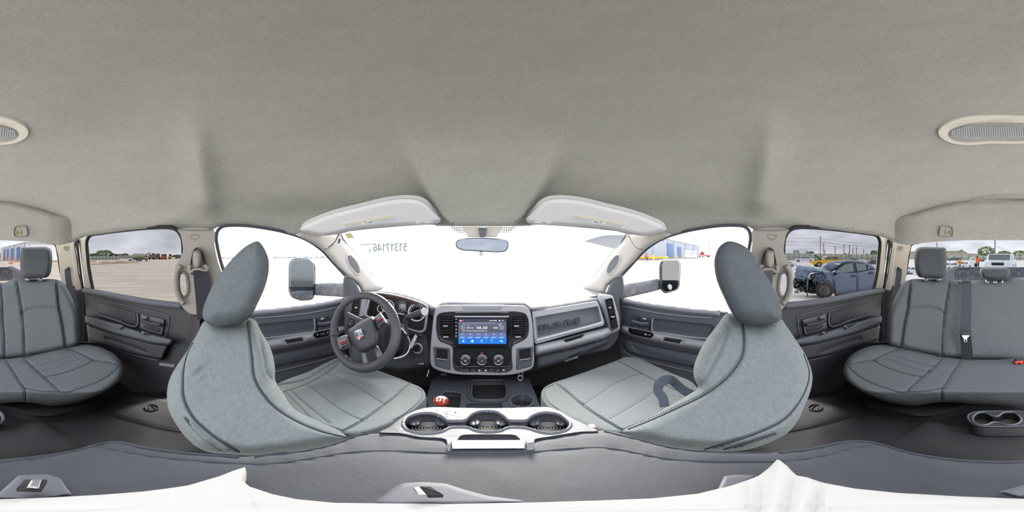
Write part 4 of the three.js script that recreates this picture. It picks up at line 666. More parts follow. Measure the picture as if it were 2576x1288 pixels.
{
  const s = thing('passenger_seat', 'grey cloth front passenger seat with stitched backrest seen from behind, belt lying on cushion', 'car seat');
  const cu = sm([1755, 976, 1739, 960, 1700, 943, 1659, 925, 1606, 901.5, 1586, 898, 1569, 899, 1553, 906, 1500, 926, 1440, 947, 1380, 968, 1365, 980, 1361, 993, 1363, 1006, 1378, 1028, 1420, 1052, 1473, 1075, 1520, 1090, 1566, 1092, 1620, 1068, 1700, 1030, 1765, 995, 1768, 984], 4);
  const A = op([1398, 964, 1420, 980, 1460, 1015, 1500, 1044, 1568, 1085]), B = op([1466, 1020, 1500, 996, 1545, 966, 1584, 948, 1616, 940]), C = op([1555, 908, 1590, 926, 1616, 940, 1660, 962, 1710, 985, 1740, 998]), Dd = op([1535, 1054, 1590, 1022, 1640, 990, 1652, 978]);
  const cg = relief(cu, { d: level(0.5), bulge: 0.05, radius: 16, step: 4, t: 0.14, dir: [0, -1, 0], flat: true, grooves: [A, B, C, Dd], gd: 0.012, gw: 3 });
  const c = part(s, 'seat_cushion', cg, M.seat);
  part(c, 'woven_insert', relief(inset(wind(rp([[1402, 964], [1553, 909], [1590, 927], [1652, 959], [1735, 997], [1660, 1050], [1566, 1082], [1500, 1042], [1460, 1013]], 4), true), 2.5), { d: (x, y) => cg.userData.D(x, y) - 0.003, bulge: 0.004, radius: 4, step: 4, t: 0, flat: true }), M.hexFrontLit);
  seamsOn(c, [A, B, C, Dd], { userData: { D: (x, y) => cg.userData.D(x, y) - 0.006 } }, M.threadSoft, 0.0018);
  seamsOn(c, [op([1392, 968, 1372, 978, 1371, 992, 1380, 1010, 1405, 1030])], cg, M.threadSoft, 0.0022);
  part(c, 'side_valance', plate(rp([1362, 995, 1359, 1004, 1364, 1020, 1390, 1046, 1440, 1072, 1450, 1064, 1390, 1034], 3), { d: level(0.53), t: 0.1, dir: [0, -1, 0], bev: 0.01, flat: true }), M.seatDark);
  const bo = sm([1838, 788, 1826, 790, 1803, 820, 1773, 860, 1755, 895, 1745, 926, 1747, 953, 1756, 976, 1740, 988, 1715, 1003, 1639, 1046, 1592, 1069, 1564, 1086, 1586, 1099, 1639, 1111, 1705, 1126, 1772, 1133, 1838, 1135, 1890, 1129, 1938, 1112, 1981, 1089, 2008, 1056, 2025, 1019, 2038, 986, 2044, 953, 2041, 930, 2025, 890, 2004, 858, 1977, 818, 1962, 800, 1900, 800], 4);
  const g1 = op([1869, 815, 1872, 860, 1868, 893, 1852, 923, 1818, 960, 1772, 993, 1705, 1026, 1639, 1056, 1580, 1080]), g2 = op([2022, 890, 2036, 936, 2031, 970, 2008, 1016, 1971, 1056, 1905, 1089, 1838, 1112, 1772, 1131]), g3 = op([1835, 820, 1812, 883, 1785, 933, 1762, 973]), g4 = op([1948, 1092, 1905, 1106, 1860, 1120, 1820, 1131]);
  const bg = relief(bo, { d: dSeat(1.8, 800, 1.36, 1140), bulge: 0.1, radius: 42, step: 4, t: 0.1, shrink: 0.08, grooves: [g1, g2, g3, g4], gd: 0.012, gw: 3.5, height: (x, y) => 0.006 * (fbm(x / 34, y / 34, 3) - 0.5) });
  const b = part(s, 'backrest', bg, M.seat);
  seamsOn(b, [g1, g2, g4], { userData: { D: (x, y) => bg.userData.D(x, y) - 0.007 } }, M.thread, 0.0018);
  // row of stitches beside the main seam
  const st = []; const cv = new THREE.CatmullRomCurve3(g1.map(([x, y]) => V3(x - 5, y - 4, 0)));
  for (let i = 0; i < 62; i++) { const p = cv.getPointAt(i / 62), q = cv.getPointAt(i / 62 + 0.008); st.push(pipe([at(p.x, p.y, bg.userData.D(p.x, p.y) - 0.001), at(q.x, q.y, bg.userData.D(q.x, q.y) - 0.001)], 0.0013, { round: 4, seg: 1 })); }
  part(b, 'stitching', st, M.threadSoft);
  const ho = sm([1833, 607, 1858, 612, 1884, 628, 1908, 664, 1937, 709, 1953, 740, 1962, 764, 1967, 793, 1962, 806, 1948, 813, 1910, 818.5, 1885, 817, 1870, 813, 1852, 803, 1838, 782, 1820, 745, 1803, 704, 1797, 659, 1801, 638, 1812, 618], 5);
  const hg = relief(ho, { d: dSeat(1.72, 610, 1.66, 820), bulge: 0.1, radius: 44, step: 4, t: 0.07, shrink: 0.12, grooves: [op([1828, 609, 1811, 632, 1806, 660, 1813, 704, 1832, 755, 1858, 806])], gd: 0.01, gw: 2.5 });
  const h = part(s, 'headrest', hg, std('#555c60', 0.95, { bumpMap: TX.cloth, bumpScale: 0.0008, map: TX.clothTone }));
  part(h, 'headrest_seam', seamLoop(op([1828, 609, 1811, 632, 1806, 660, 1813, 704, 1832, 755, 1858, 806, 1872, 812, 1910, 817, 1946, 812]), (x, y) => hg.userData.D(x, y) - 0.001, 0.002), M.thread);
  solo('seat_belt', 'loose grey seat belt webbing looped on the passenger seat cushion', 'seat belt', strap([[1672, 1022, 0.015, 1.62], [1667, 1000, 0.015, 1.64], [1656, 985, 0.015, 1.66], [1657, 970, 0.015, 1.68], [1668, 958, 0.015, 1.69], [1684, 955, 0.015, 1.7], [1700, 965, 0.015, 1.74], [1720, 982, 0.015, 1.73], [1745, 994, 0.015, 1.7]]), std('#4e5560', 0.8, { bumpMap: TX.weave, bumpScale: 0.0006 }));
  solo('buckle', 'small seat belt buckle stub with red mark beside the passenger cushion', 'buckle', facing(rbox(0.02, 0.012, 0.03, 0.004), 1490, 1077, 1.24), std('#8a4a3c', 0.5));
}
// ---- rear bench, one piece each side of the back seam ----
for (const s of SIDES) {
  const L = s.k ? 'passenger' : 'driver';
  const t = thing('rear_bench', s.k ? 'grey cloth rear bench on the passenger side with a centre belt lying on it' : 'grey cloth rear bench on the driver side beneath the tall headrest', 'car seat');
  const bo = s.o(sm([-175, 707, -60, 707, -16, 706, 4, 712, 20, 708, 30, 703, 52, 702, 90, 703, 133, 702, 150, 706, 163, 716, 174, 734, 185, 756, 193, 776, 199, 800, 200, 830, 201, 858, 196, 868, 160, 880, 75, 898, 10, 906, -80, 910, -175, 910], 4));
  const S1 = s.o(op([42, 708, 50, 750, 56, 790, 60, 830, 62, 890])), S2 = s.o(op([141, 705, 145, 740, 149, 775, 158, 820, 165, 872])), S3 = s.o(op([2, 712, 6, 780, 11, 877, 12, 900])), X = s.o(op([56, 786, 75, 778, 100, 773.5, 130, 773, 149, 776]));
  const bg = relief(bo, { d: s.D(dSeat(2.66, 700, 2.6, 900)), bulge: 0.07, radius: 18, step: 4.5, t: 0.09, shrink: 0.06, grooves: [S1, S2, S3, X], gd: 0.012, gw: 3 });
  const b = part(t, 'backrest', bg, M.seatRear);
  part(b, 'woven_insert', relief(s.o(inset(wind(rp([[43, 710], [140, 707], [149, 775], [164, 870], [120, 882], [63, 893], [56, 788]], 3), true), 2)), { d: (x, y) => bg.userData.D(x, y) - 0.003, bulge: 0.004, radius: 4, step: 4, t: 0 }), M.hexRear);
  seamsOn(b, [S1, S2, S3, X], { userData: { D: (x, y) => bg.userData.D(x, y) - 0.006 } }, M.thread, 0.0022);
  const co = s.o(sm([-175, 904, -80, 905, 12, 903, 75, 895, 130, 882, 165, 873, 197, 867, 225, 868, 250, 873, 268, 880, 288, 891, 300, 903, 308, 918, 309.5, 938, 300, 957, 276, 977, 237, 997, 189, 1014, 138, 1021, 110, 1018, 79, 1013, 39, 1012, 0, 1016, -60, 1018, -175, 1018], 4));
  const c1 = s.o(op([12, 904, 35, 938, 59, 973, 75, 979, 110, 984, 146, 985, 170, 986, 203, 976, 237, 964, 268, 948, 292, 928, 302, 909])), c2 = s.o(op([59, 902, 84, 926, 110, 948, 130, 966, 148, 983])), c3 = s.o(op([166, 875, 200, 889, 237, 906, 265, 911, 292, 916])), c4 = s.o(op([110, 948, 140, 943, 166, 936, 205, 922, 234, 907])), c5 = s.o(op([59, 973, 63, 990, 61, 1010])), c6 = s.o(op([82, 922, 130, 910, 190, 893])), c7 = s.o(op([95, 934, 150, 920, 205, 900]));
  const cg = relief(co, { d: s.D((x, y) => { const u = clamp((y - 870) / 150); return y < 985 ? lerp(2.62, 2.3, clamp((y - 866) / 119)) : 2.3 + (y - 985) * 0.002; }), bulge: 0.06, radius: 16, step: 4.5, t: 0.14, shrink: 0.06, flat: true, grooves: [c1, c2, c3, c4, c5, c6, c7], gd: 0.009, gw: 2.6 });
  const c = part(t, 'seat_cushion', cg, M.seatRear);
  seamsOn(c, [c2, c3, c4], { userData: { D: (x, y) => cg.userData.D(x, y) - 0.004 } }, M.thread, 0.0019);
  seamsOn(c, [c1, c5], { userData: { D: (x, y) => cg.userData.D(x, y) - 0.005 } }, M.thread, 0.0016);
  seamsOn(c, [c6, c7], { userData: { D: (x, y) => cg.userData.D(x, y) - 0.005 } }, M.threadSoft, 0.001);
  for (const o of [[56, 897, 74, 894, 76, 898, 58, 901], [152, 878, 165, 875, 167, 877, 154, 881]]) part(t, 'seat_gap_clip', plate(s.o(rp(o, 1)), { d: 2.5, t: 0.01, bev: 0.002 }), M.black);
  // tall headrest
  const ho = s.o(rp([53, 622, 118, 620.5, 130, 627, 132, 655, 129, 684, 121, 698.5, 62, 701, 52, 694, 50, 657, 53, 632], 10));
  const hr = thing('headrest', s.k ? 'tall square grey headrest in front of the back window with white trucks behind it' : 'tall square grey headrest in front of the blue-doored building', 'headrest');
  const hg = relief(ho, { d: s.D(() => 2.63), bulge: 0.06, radius: 13, step: 3.5, t: 0.06, shrink: 0.1 });
  part(hr, 'pad', hg, M.seatDark);
  for (const x of [71, 103]) { part(hr, 'post', pipe([at(s.k ? 2432 - x : x, 697, 2.66), at(s.k ? 2432 - x : x, 709, 2.66)], 0.0065, { round: 8, seg: 2 }), M.chrome); part(hr, 'post_guide', relief(s.o(sm([x - 9, 703, x - 4, 701.5, x + 4, 701.5, x + 9, 703, x + 5, 706, x - 5, 706], 3)), { d: 2.6, bulge: 0.015, radius: 3, step: 2, t: 0.03 }), M.brushed); }
}
{
  const h = thing('headrest', 'low wide grey centre headrest in front of the white car behind', 'headrest');
  part(h, 'pad', relief(rp([2464, 675, 2475, 672.5, 2530, 672.5, 2541, 675, 2542, 689, 2536, 700, 2505, 704, 2474, 701, 2464, 690], 7), { d: 2.63, bulge: 0.06, radius: 10, step: 3, t: 0.06, shrink: 0.1, grooves: [op([2468, 678, 2467, 688, 2472, 699])], gd: 0.005, gw: 1.5 }), M.seatDark);
  for (const x of [2492, 2513]) part(h, 'post', pipe([at(x - 9, 711, 2.6), at(x - 8, 705, 2.62), at(x - 2, 703, 2.63), at(x + 5, 705, 2.62), at(x + 7, 711, 2.6)], 0.006, { round: 8 }), M.brushed);
  const b = thing('seat_belt', 'centre rear seat belt with black tongue hanging down the rear backrest', 'seat belt');
  part(b, 'retractor_cover', relief(rp([2408, 707, 2446, 706, 2448, 713, 2438, 716, 2412, 714], 3), { d: 2.56, bulge: 0.02, radius: 4, step: 2.5, t: 0.02 }), M.seatRear);
  part(b, 'slot', plate(rp([2421, 707.5, 2442, 707.5, 2443, 711, 2420, 711], 1.3), { d: 2.535, t: 0.01, bev: 0.002 }), M.rubber);
  part(b, 'webbing', strap([[2431, 710, 0.0185, 2.54], [2431, 750, 0.019, 2.52], [2429.5, 800, 0.02, 2.5], [2428.5, 838, 0.02, 2.49]]), std('#4b4f54', 0.8, { bumpMap: TX.weave, bumpScale: 0.0006 }));
  part(b, 'lower_webbing', strap([[2429, 845, 0.02, 2.5], [2431, 870, 0.021, 2.5], [2434, 906, 0.0215, 2.5]]), M.belt);
  part(b, 'tongue_body', plate(rp([2414, 833, 2445, 833, 2444, 840, 2440, 847, 2418, 846, 2414, 841], 3), { d: 2.47, t: 0.02, bev: 0.004 }), M.black);
  part(b, 'tongue', plate(rp([2419, 843, 2439, 843, 2437, 848, 2433, 851, 2433, 861, 2424, 861, 2424, 851, 2420, 848], 2), { d: 2.465, t: 0.006, bev: 0.002, bp: 0.8, holes: [rp([2426, 855, 2431, 855, 2431, 859, 2426, 859], 0.8)] }), M.chrome);
  const k = thing('buckle', 'black seat belt buckle with a red button on the rear bench', 'buckle');
  part(k, 'housing', relief(rp([2553, 902, 2580, 901, 2582, 916, 2553, 913], 3), { d: 2.44, bulge: 0.02, radius: 4, step: 2.5, t: 0.04 }), M.black);
  part(k, 'release_button', relief(rp([2552, 908, 2574, 907, 2574, 915, 2568, 916, 2566, 913.5, 2558, 914, 2557, 916.5, 2552, 916], 1.5), { d: 2.425, bulge: 0.014, radius: 3, step: 2, t: 0.01 }), std('#f0403f', 0.45));
}
// ---- mats and rear cup holder ----
for (const s of SIDES) {
  const m = thing('floor_mat', `ribbed black rubber mat with a round badge on the ${s.k ? 'passenger' : 'driver'} side rear floor`, 'floor mat');
  const o = s.o(rp([252, 1028, 285, 1006, 317, 989, 330, 989, 380, 999, 420, 1007, 480, 1010, 500, 1088, 446, 1084, 394, 1074, 315, 1052, 262, 1035], 5));
  const d2 = s.D((x, y) => dFloor(x, y) - 0.02);
  part(m, 'base', plate(o, { d: d2, t: 0.015, dir: [0, -1, 0], bev: 0.006, bp: 3, flat: true }), M.rubber);
  part(m, 'tread', plate(s.o(inset(wind(s.k ? mir(o) : o, true), 5)), { d: s.D((x, y) => dFloor(x, y) - 0.025), t: 0.004, dir: [0, -1, 0], bev: 0.002, flat: true }), M.mat);
  part(m, 'badge', [seamLoop([...s.o(ell(382, 1026.5, 17, 8, 24)), s.o(ell(382, 1026.5, 17, 8, 24))[0]], s.D((x, y) => dFloor(x, y) - 0.03), 0.004), seamLoop(s.o(op([374, 1029, 379, 1023, 386, 1024, 390, 1030])), s.D((x, y) => dFloor(x, y) - 0.028), 0.003)], M.mat);
}
{
  const c = thing('rear_cup_holder', 'black moulded double cup holder on the rear floor tunnel with dirty bottoms', 'cup holder');
  const hole = sm([2446, 1053, 2456, 1041, 2472, 1037.5, 2486, 1041, 2497, 1047, 2511, 1047, 2520, 1040, 2536, 1037, 2554, 1040, 2566, 1050, 2569, 1058, 2560, 1066, 2540, 1070, 2524, 1067, 2512, 1063, 2496, 1063, 2486, 1068, 2468, 1070, 2452, 1064], 4);
  const o = rp([2428, 1048, 2440, 1036, 2470, 1032, 2560, 1032, 2600, 1036, 2610, 1060, 2590, 1074, 2540, 1077, 2470, 1076, 2440, 1068], 14);
  const dd = level(0.66);
  part(c, 'tray', plate(o, { d: dd, t: 0.032, dir: [0, -1, 0], bev: 0.01, bp: 3, holes: [hole], flat: true }), M.black);
  part(c, 'tray_base', plate(inset(wind(o, true), 4), { d: level(0.694), t: 0.05, dir: [0, -1, 0], flat: true }), M.black);
  part(c, 'rim', seamLoop([...hole, hole[0]], (x, y) => dd(x, y) - 0.003, 0.004), M.trimMid);
  part(c, 'outer_rim', seamLoop([...inset(wind(o, true), 3), inset(wind(o, true), 3)[0]], (x, y) => dd(x, y) - 0.003, 0.003), M.trimDark);
  const dirty = std('#5d564c', 0.9, { map: TX.dirt });
  for (const [x, m] of [[2470, std('#4a403b', 0.9, { map: TX.dirt })], [2543, dirty]]) part(c, 'cup_bottom', plate(ell(x, 1061, 26, 8), { d: level(0.69), t: 0.003, dir: [0, -1, 0], bev: 0.001, flat: true }), m);
  const e = thing('rear_cup_holder', 'sliver of the rear tunnel cup holder rim on the driver side floor', 'cup holder');
  part(e, 'rim', pipe(line3(op([-20, 1032, 0, 1038, 8, 1048, 8, 1058, 0, 1066, -20, 1070]), level(0.66)), 0.006, { round: 7 }), M.trimDark);
  part(e, 'tray', plate(rp([-60, 1034, -4, 1040, 5, 1052, -4, 1064, -60, 1070], 5), { d: level(0.67), t: 0.03, dir: [0, -1, 0], flat: true }), M.black);
}

// ================= centre console =================
{
  const base = thing('lower_console', 'dark plastic floor console with trays below the dashboard', 'console');
  const dd = level(0.62);
  const bin = rp([1188, 958, 1268, 957, 1274, 975, 1274, 998, 1262, 1006, 1196, 1006, 1186, 998], 6), sh = rp([1114, 985, 1163, 989, 1158, 1028, 1100, 1028], 4), slot = rp([1174, 1016, 1262, 1015, 1264, 1026, 1174, 1026], 2), cup = ell(1313, 1008, 28, 15, 32);
  part(base, 'tray_body', plate(rp([1092, 946, 1300, 944, 1330, 952, 1345, 985, 1362, 1030, 1080, 1036, 1072, 1000, 1084, 962], 8), { d: dd, t: 0.022, dir: [0, -1, 0], bev: 0.008, bp: 3, holes: [bin, sh, slot, cup], flat: true }), M.trimDark);
  part(base, 'tray_bottom', plate([[1094, 954], [1325, 956], [1345, 1000], [1352, 1026], [1090, 1028]], { d: level(0.645), t: 0.1, dir: [0, -1, 0], flat: true }), std('#2c2d31', 0.85, { map: TX.dirt }));
  part(base, 'bin_rim', seamLoop([...rp([1180, 957, 1270, 955, 1280, 996, 1272, 1010, 1188, 1010, 1178, 998], 9), [1180, 958]], (x, y) => dd(x, y) - 0.006, 0.006), M.trimDark);
  part(base, 'bin_edge', seamLoop([...bin, bin[0]], (x, y) => dd(x, y) - 0.002, 0.0035), M.trimMid);
  part(base, 'shifter_edge', seamLoop([...sh, sh[0]], (x, y) => dd(x, y) - 0.002, 0.0035), M.trimMid);
  const cp = part(base, 'side_cup_holder', plate(ell(1313, 1009, 34, 19, 36), { d: (x, y) => dd(x, y) - 0.012, t: 0.03, dir: [0, -1, 0], bev: 0.01, bp: 3, holes: [ell(1313, 1008, 27, 14.5, 36)], flat: true }), M.trimMid);
  part(cp, 'cup_bottom', plate(ell(1317, 1019, 20, 7, 24), { d: level(0.642), t: 0.005, dir: [0, -1, 0], flat: true }), M.gloss);
  const k = thing('gear_knob', 'red-orange oval shift knob with white EFT letters in front of the cup holder tray', 'knob');
  part(k, 'lever', pipe([at(1107, 1036, 1.75), at(1108, 1016, 1.72)], 0.012, { round: 10, seg: 3 }), M.black);
  part(k, 'ball', new THREE.SphereGeometry(1, 36, 24).scale(px(20, 1.7), px(12.5, 1.7), 0.028).rotateX(-0.2).translate(...at(1109, 1009, 1.7).toArray()), std('#d4481c', 0.4, { map: tex(128, 128, (u, v) => { const q = 0.8 + 0.35 * (fbm(u * 10, v * 10, 4, 10, 10) - 0.5); return [q, q, q]; }, 0.2, 0.2, true) }));
  const tg = new TextGeometry('EFT', { font, size: 0.014, depth: 0.003, curveSegments: 4 }); tg.computeBoundingBox(); tg.translate(-(tg.boundingBox.max.x) / 2, -0.007, 0).rotateZ(-0.22).rotateX(-0.3);
  part(k, 'letters', tg.translate(...at(1109, 1005.5, 1.672).toArray()), M.white);
}
{
  const A = thing('centre_console', 'wide grey vinyl centre armrest lid across the bottom with stitched seams', 'armrest');
  const top = [[-170, 1161], [0, 1158.5], [60, 1151], [99, 1147], [177, 1135], [225, 1122], [252, 1115], [280, 1112], [310, 1113], [355, 1123], [473, 1139], [560, 1147], [615, 1149], [685, 1143], [780, 1130], [850, 1113], [891, 1097], [930, 1089], [957, 1086], [1010, 1090], [1056, 1099], [1121, 1105], [1123, 1116], [1336, 1116], [1343, 1106], [1391, 1097], [1460, 1086], [1519, 1083], [1556, 1089], [1606, 1104], [1672, 1121], [1772, 1134], [1872, 1138], [1950, 1138], [2042, 1128], [2090, 1118], [2123, 1111], [2177, 1110], [2218, 1117], [2285, 1137], [2393, 1154.6], [2501, 1161], [2590, 1160], [2740, 1158]];
  const out = [...top, [2740, 1330], [-170, 1330]];
  const gl = op([-170, 1166, 0, 1163, 120, 1150, 237, 1124, 300, 1133, 355, 1143, 440, 1154, 513, 1160.5, 615, 1167, 660, 1168, 717, 1163.5, 812, 1149, 875, 1139, 970, 1135, 1120, 1140, 1230, 1141, 1340, 1137.5, 1440, 1129, 1526, 1127.5, 1606, 1141, 1672, 1154, 1772, 1161, 1905, 1161, 1972, 1160, 2069, 1146.5, 2150, 1125, 2199, 1118], 3);
  const g = relief(out, { d: (x, y) => dCons(x, y), bulge: 0.02, radius: 10, step: 8, t: 0.3, dir: [0, -1, 0], grooves: [gl], gd: 0.007, gw: 3.5, flat: true, height: (x, y) => 0.008 * (fbm(x / 60, y / 25, 3) - 0.5) * (y < 1140 && ((x > 620 && x < 960) || (x > 1460 && x < 1700)) ? 1.6 : 0.4) });
  part(A, 'lid', g, M.vinyl);
  part(A, 'lid_seam', [seamLoop(gl, (x, y) => g.userData.D(x, y) - 0.003, 0.0022)], M.thread);
  part(A, 'lid_edge_piping', [seamLoop(op([0, 1160, 99, 1149, 177, 1137, 252, 1117, 282, 1113, 312, 1114.5, 355, 1125, 473, 1141, 600, 1150]), (x, y) => g.userData.D(x, y) - 0.004, 0.003), seamLoop(op([1960, 1139, 2042, 1129, 2123, 1112.5, 2177, 1111.5, 2218, 1119, 2285, 1139, 2393, 1156.5, 2501, 1163, 2576, 1162]), (x, y) => g.userData.D(x, y) - 0.004, 0.003), seamLoop(op([640, 1149, 685, 1144.5, 780, 1132, 850, 1115, 891, 1099, 940, 1089, 1010, 1092]), (x, y) => g.userData.D(x, y) - 0.002, 0.0018), seamLoop(op([1520, 1085, 1606, 1106, 1672, 1123, 1772, 1136, 1872, 1139, 1940, 1139]), (x, y) => g.userData.D(x, y) - 0.002, 0.0018)], M.thread);
  // cup-holder tray
  const T = thing('cup_holder_tray', 'grey plastic triple cup holder tray with scuffed top in front of the armrest lid', 'cup holder');
  const dt = level(CONS - 0.01);
  const to = sm([955, 1087, 978, 1075, 1000, 1058, 1028, 1040, 1061, 1028, 1093, 1024, 1160, 1026, 1224, 1027, 1290, 1026, 1354, 1024, 1382, 1025, 1410, 1036, 1447, 1056, 1475, 1068, 1505, 1084, 1460, 1087, 1391, 1098, 1343, 1107, 1335, 1117, 1125, 1117, 1121, 1106, 1056, 1100, 1010, 1091], 4);
  const th = sm([1014, 1067, 1020, 1054, 1043, 1044, 1074, 1040, 1104, 1045, 1120, 1054, 1128, 1059.5, 1148, 1060, 1168, 1059, 1174, 1053, 1186, 1043, 1205, 1036.5, 1227, 1035, 1251, 1038, 1270, 1048, 1282, 1058.5, 1302, 1059.5, 1321, 1059, 1335, 1048.5, 1354, 1041, 1382, 1039, 1410, 1045, 1428, 1058, 1436, 1069, 1430, 1080, 1410, 1088.5, 1382, 1091.5, 1354, 1087.5, 1326, 1079, 1300, 1076.5, 1276, 1078, 1261, 1085, 1227, 1088.6, 1197, 1085, 1178, 1077, 1155, 1076, 1132, 1077.5, 1112, 1087.5, 1080, 1092, 1046, 1089.5, 1020, 1080], 4);
  const sl = rp([1150, 1107, 1160, 1096, 1176, 1094, 1284, 1094, 1298, 1096, 1310, 1107], 5);
  part(T, 'tray_top', plate(to, { d: dt, t: 0.03, dir: [0, -1, 0], bev: 0.012, bp: 4, holes: [th, sl], flat: true }), std('#6c6d76', 0.6, { bumpMap: TX.grain, bumpScale: 0.0005, map: TX.dust }));
  part(T, 'tray_rim', seamLoop([...th, th[0]], (x, y) => dt(x, y) + 0.004, 0.005), M.trimMid);
  part(T, 'well_floor', plate(inset(wind(to, true), 7), { d: level(0.438), t: 0.02, dir: [0, -1, 0], flat: true }), std('#22242a', 0.6));
  const ringM = std('#55564f', 0.6, { map: TX.dirt });
  for (const [x, y] of [[1077, 1077], [1227, 1075], [1378, 1077]]) {
    const pad = part(T, 'cup_pad', plate(ell(x, y, 44, 15, 32), { d: level(0.4345), t: 0.003, dir: [0, -1, 0], bev: 0.003, flat: true }), ringM);
    part(pad, 'pad_rings', [0.2, 0.38, 0.56, 0.74, 0.92].map((q) => seamLoop([...ell(x, y, 44 * q, 15 * q, 24), [x + 44 * q, y]], level(0.433), 0.0016)), std('#7a7b76', 0.5));
    for (const k of [-1, 1]) { const fx = x + k * 34; const f = part(T, 'rubber_fin', relief(sm([fx - 16, 1066, fx - 14 , 1056, fx - 2, 1050, fx + 12, 1054, fx + 16, 1064, fx + 10, 1071, fx - 8, 1072], 4), { d: level(0.428), bulge: 0.02, radius: 9, step: 2.5, t: 0.01, flat: true, grooves: [[[fx + k * 2, 1050], [fx - k * 4, 1072]]], gd: 0.008, gw: 1.2 }), std('#4c4f57', 0.5)); }
  }
  part(T, 'slot_floor', plate(rp([1146, 1110, 1158, 1094, 1300, 1094, 1314, 1110], 3), { d: level(0.43), t: 0.006, dir: [0, -1, 0], flat: true }), std('#6d7871', 0.7, { map: TX.dirt }));
  part(T, 'lid_strip', plate(rp([1137, 1108, 1322, 1107, 1320, 1116, 1137, 1117], 2), { d: level(CONS - 0.022), t: 0.01, dir: [0, -1, 0], bev: 0.003, flat: true }), std('#f4f3ee', 0.5));
  for (const o of [[1124, 1106, 1137, 1107, 1131, 1118, 1126, 1116], [1322, 1105, 1345, 1104, 1343, 1113, 1326, 1115]]) part(T, 'strip_end', plate(rp(o, 2), { d: level(CONS - 0.024), t: 0.015, dir: [0, -1, 0], bev: 0.004, flat: true }), M.silver);
  // scuffs are worn paint on the tray top
  const sc = []; for (let i = 0; i < 60; i++) { const l = rnd() < 0.5, x = l ? 1095 + rnd() * 70 : 1225 + rnd() * 130, y = 1029 + rnd() * (l ? 20 : 6), w = 0.6 + rnd() * 4, h = 0.4 + rnd() * 1.2; sc.push(plate(ell(x, y, w, h, 7, rnd()), { d: level(CONS - 0.0105), t: 0.0006, dir: [0, -1, 0], bev: 0, bp: 0.1, flat: true })); }
  part(T, 'scuff_marks', sc, std('#b9b9c4', 0.6)).userData.kind = 'stuff';
  // latches at the near edge of the lid
  const latch = (o, slot, tab, label) => { const l = thing('lid_latch', label, 'latch'); part(l, 'cover', relief(o, { d: level(CONS - 0.018), bulge: 0.02, radius: 8, step: 4, t: 0.02, dir: [0, -1, 0], flat: true }), std('#5a5c63', 0.6)); if (slot) part(l, 'slot', plate(slot, { d: level(CONS - 0.05), t: 0.004, dir: [0, -1, 0], flat: true, bev: 0.001 }), M.rubber); if (tab) part(l, 'tab', relief(tab, { d: level(CONS - 0.052), bulge: 0.008, radius: 4, step: 3, t: 0.005, flat: true }), M.brushed); };
  latch(rp([-20, 1255, 48, 1195, 120, 1193, 152, 1203, 164, 1222, 182, 1245, 130, 1253, 60, 1258], 6), rp([40, 1230, 62, 1206, 120, 1206, 104, 1232], 3), rp([66, 1228, 80, 1206, 106, 1205, 98, 1230], 3), 'dark latch cover with a metal tab near the left end of the armrest lid');
  latch(rp([936, 1268, 985, 1230, 1010, 1216, 1060, 1212.5, 1120, 1216, 1170, 1232, 1230, 1248, 1310, 1258, 1325, 1266, 1200, 1270, 1000, 1272], 7), rp([1056, 1224, 1082, 1224, 1116, 1245, 1078, 1246], 2), rp([1037, 1226, 1054, 1224, 1076, 1247, 1050, 1248], 3), 'grey latch cover with a black slot in the middle of the armrest lid');
  latch(rp([1800, 1240, 1822, 1198, 1850, 1194, 1905, 1196, 1880, 1216, 1840, 1232], 5), null, null, 'grey latch corner half hidden by the made-up white sheet on the passenger side');
  latch(rp([2512, 1238, 2560, 1224, 2640, 1206, 2640, 1250, 2560, 1252], 4), null, null, 'black latch corner near the right end of the armrest lid');
  // made-up white sheet standing in for the blown-out strip along the near edge
  const W = thing('blown_white_sheet', 'made-up white sheet filling the blown-out bottom edge of the armrest lid with a raised peak', 'cloth');
  const wt = [[-170, 1256], [0, 1256], [138, 1251], [250, 1245], [355, 1237], [420, 1229], [473, 1221], [552, 1198], [590, 1183], [617, 1175], [620, 1190], [614, 1212], [628, 1224], [685, 1243], [748, 1256], [843, 1265], [938, 1266], [1120, 1268], [1340, 1264], [1506, 1259], [1639, 1254], [1755, 1242], [1838, 1222], [1880, 1208], [1908, 1197], [1935, 1176], [1955, 1156], [1962, 1158], [1980, 1172], [2004, 1196], [2031, 1201], [2074, 1215], [2150, 1229], [2258, 1240], [2420, 1249], [2576, 1255], [2740, 1258], [2740, 1330], [-170, 1330]];
  const fold = (x, y) => 0.004 * Math.sin((y - 1200) * 0.2 + x * 0.004) * sstep(0, 40, y - 1235) + (x > 1880 && x < 2080 ? 0.012 * Math.sin((x - 1880) * 0.09 + (y - 1160) * 0.02) : 0) + (x < 640 ? 0.006 * Math.sin(x * 0.012 + y * 0.05) : 0);
  part(W, 'sheet', relief(wt, { d: level(CONS - 0.035), bulge: 0.02, radius: 14, step: 6, t: 0.01, dir: [0, -1, 0], flat: true, height: fold }), std('#bfbdb7', 0.9, { bumpMap: TX.weave, bumpScale: 0.0005 }));
}

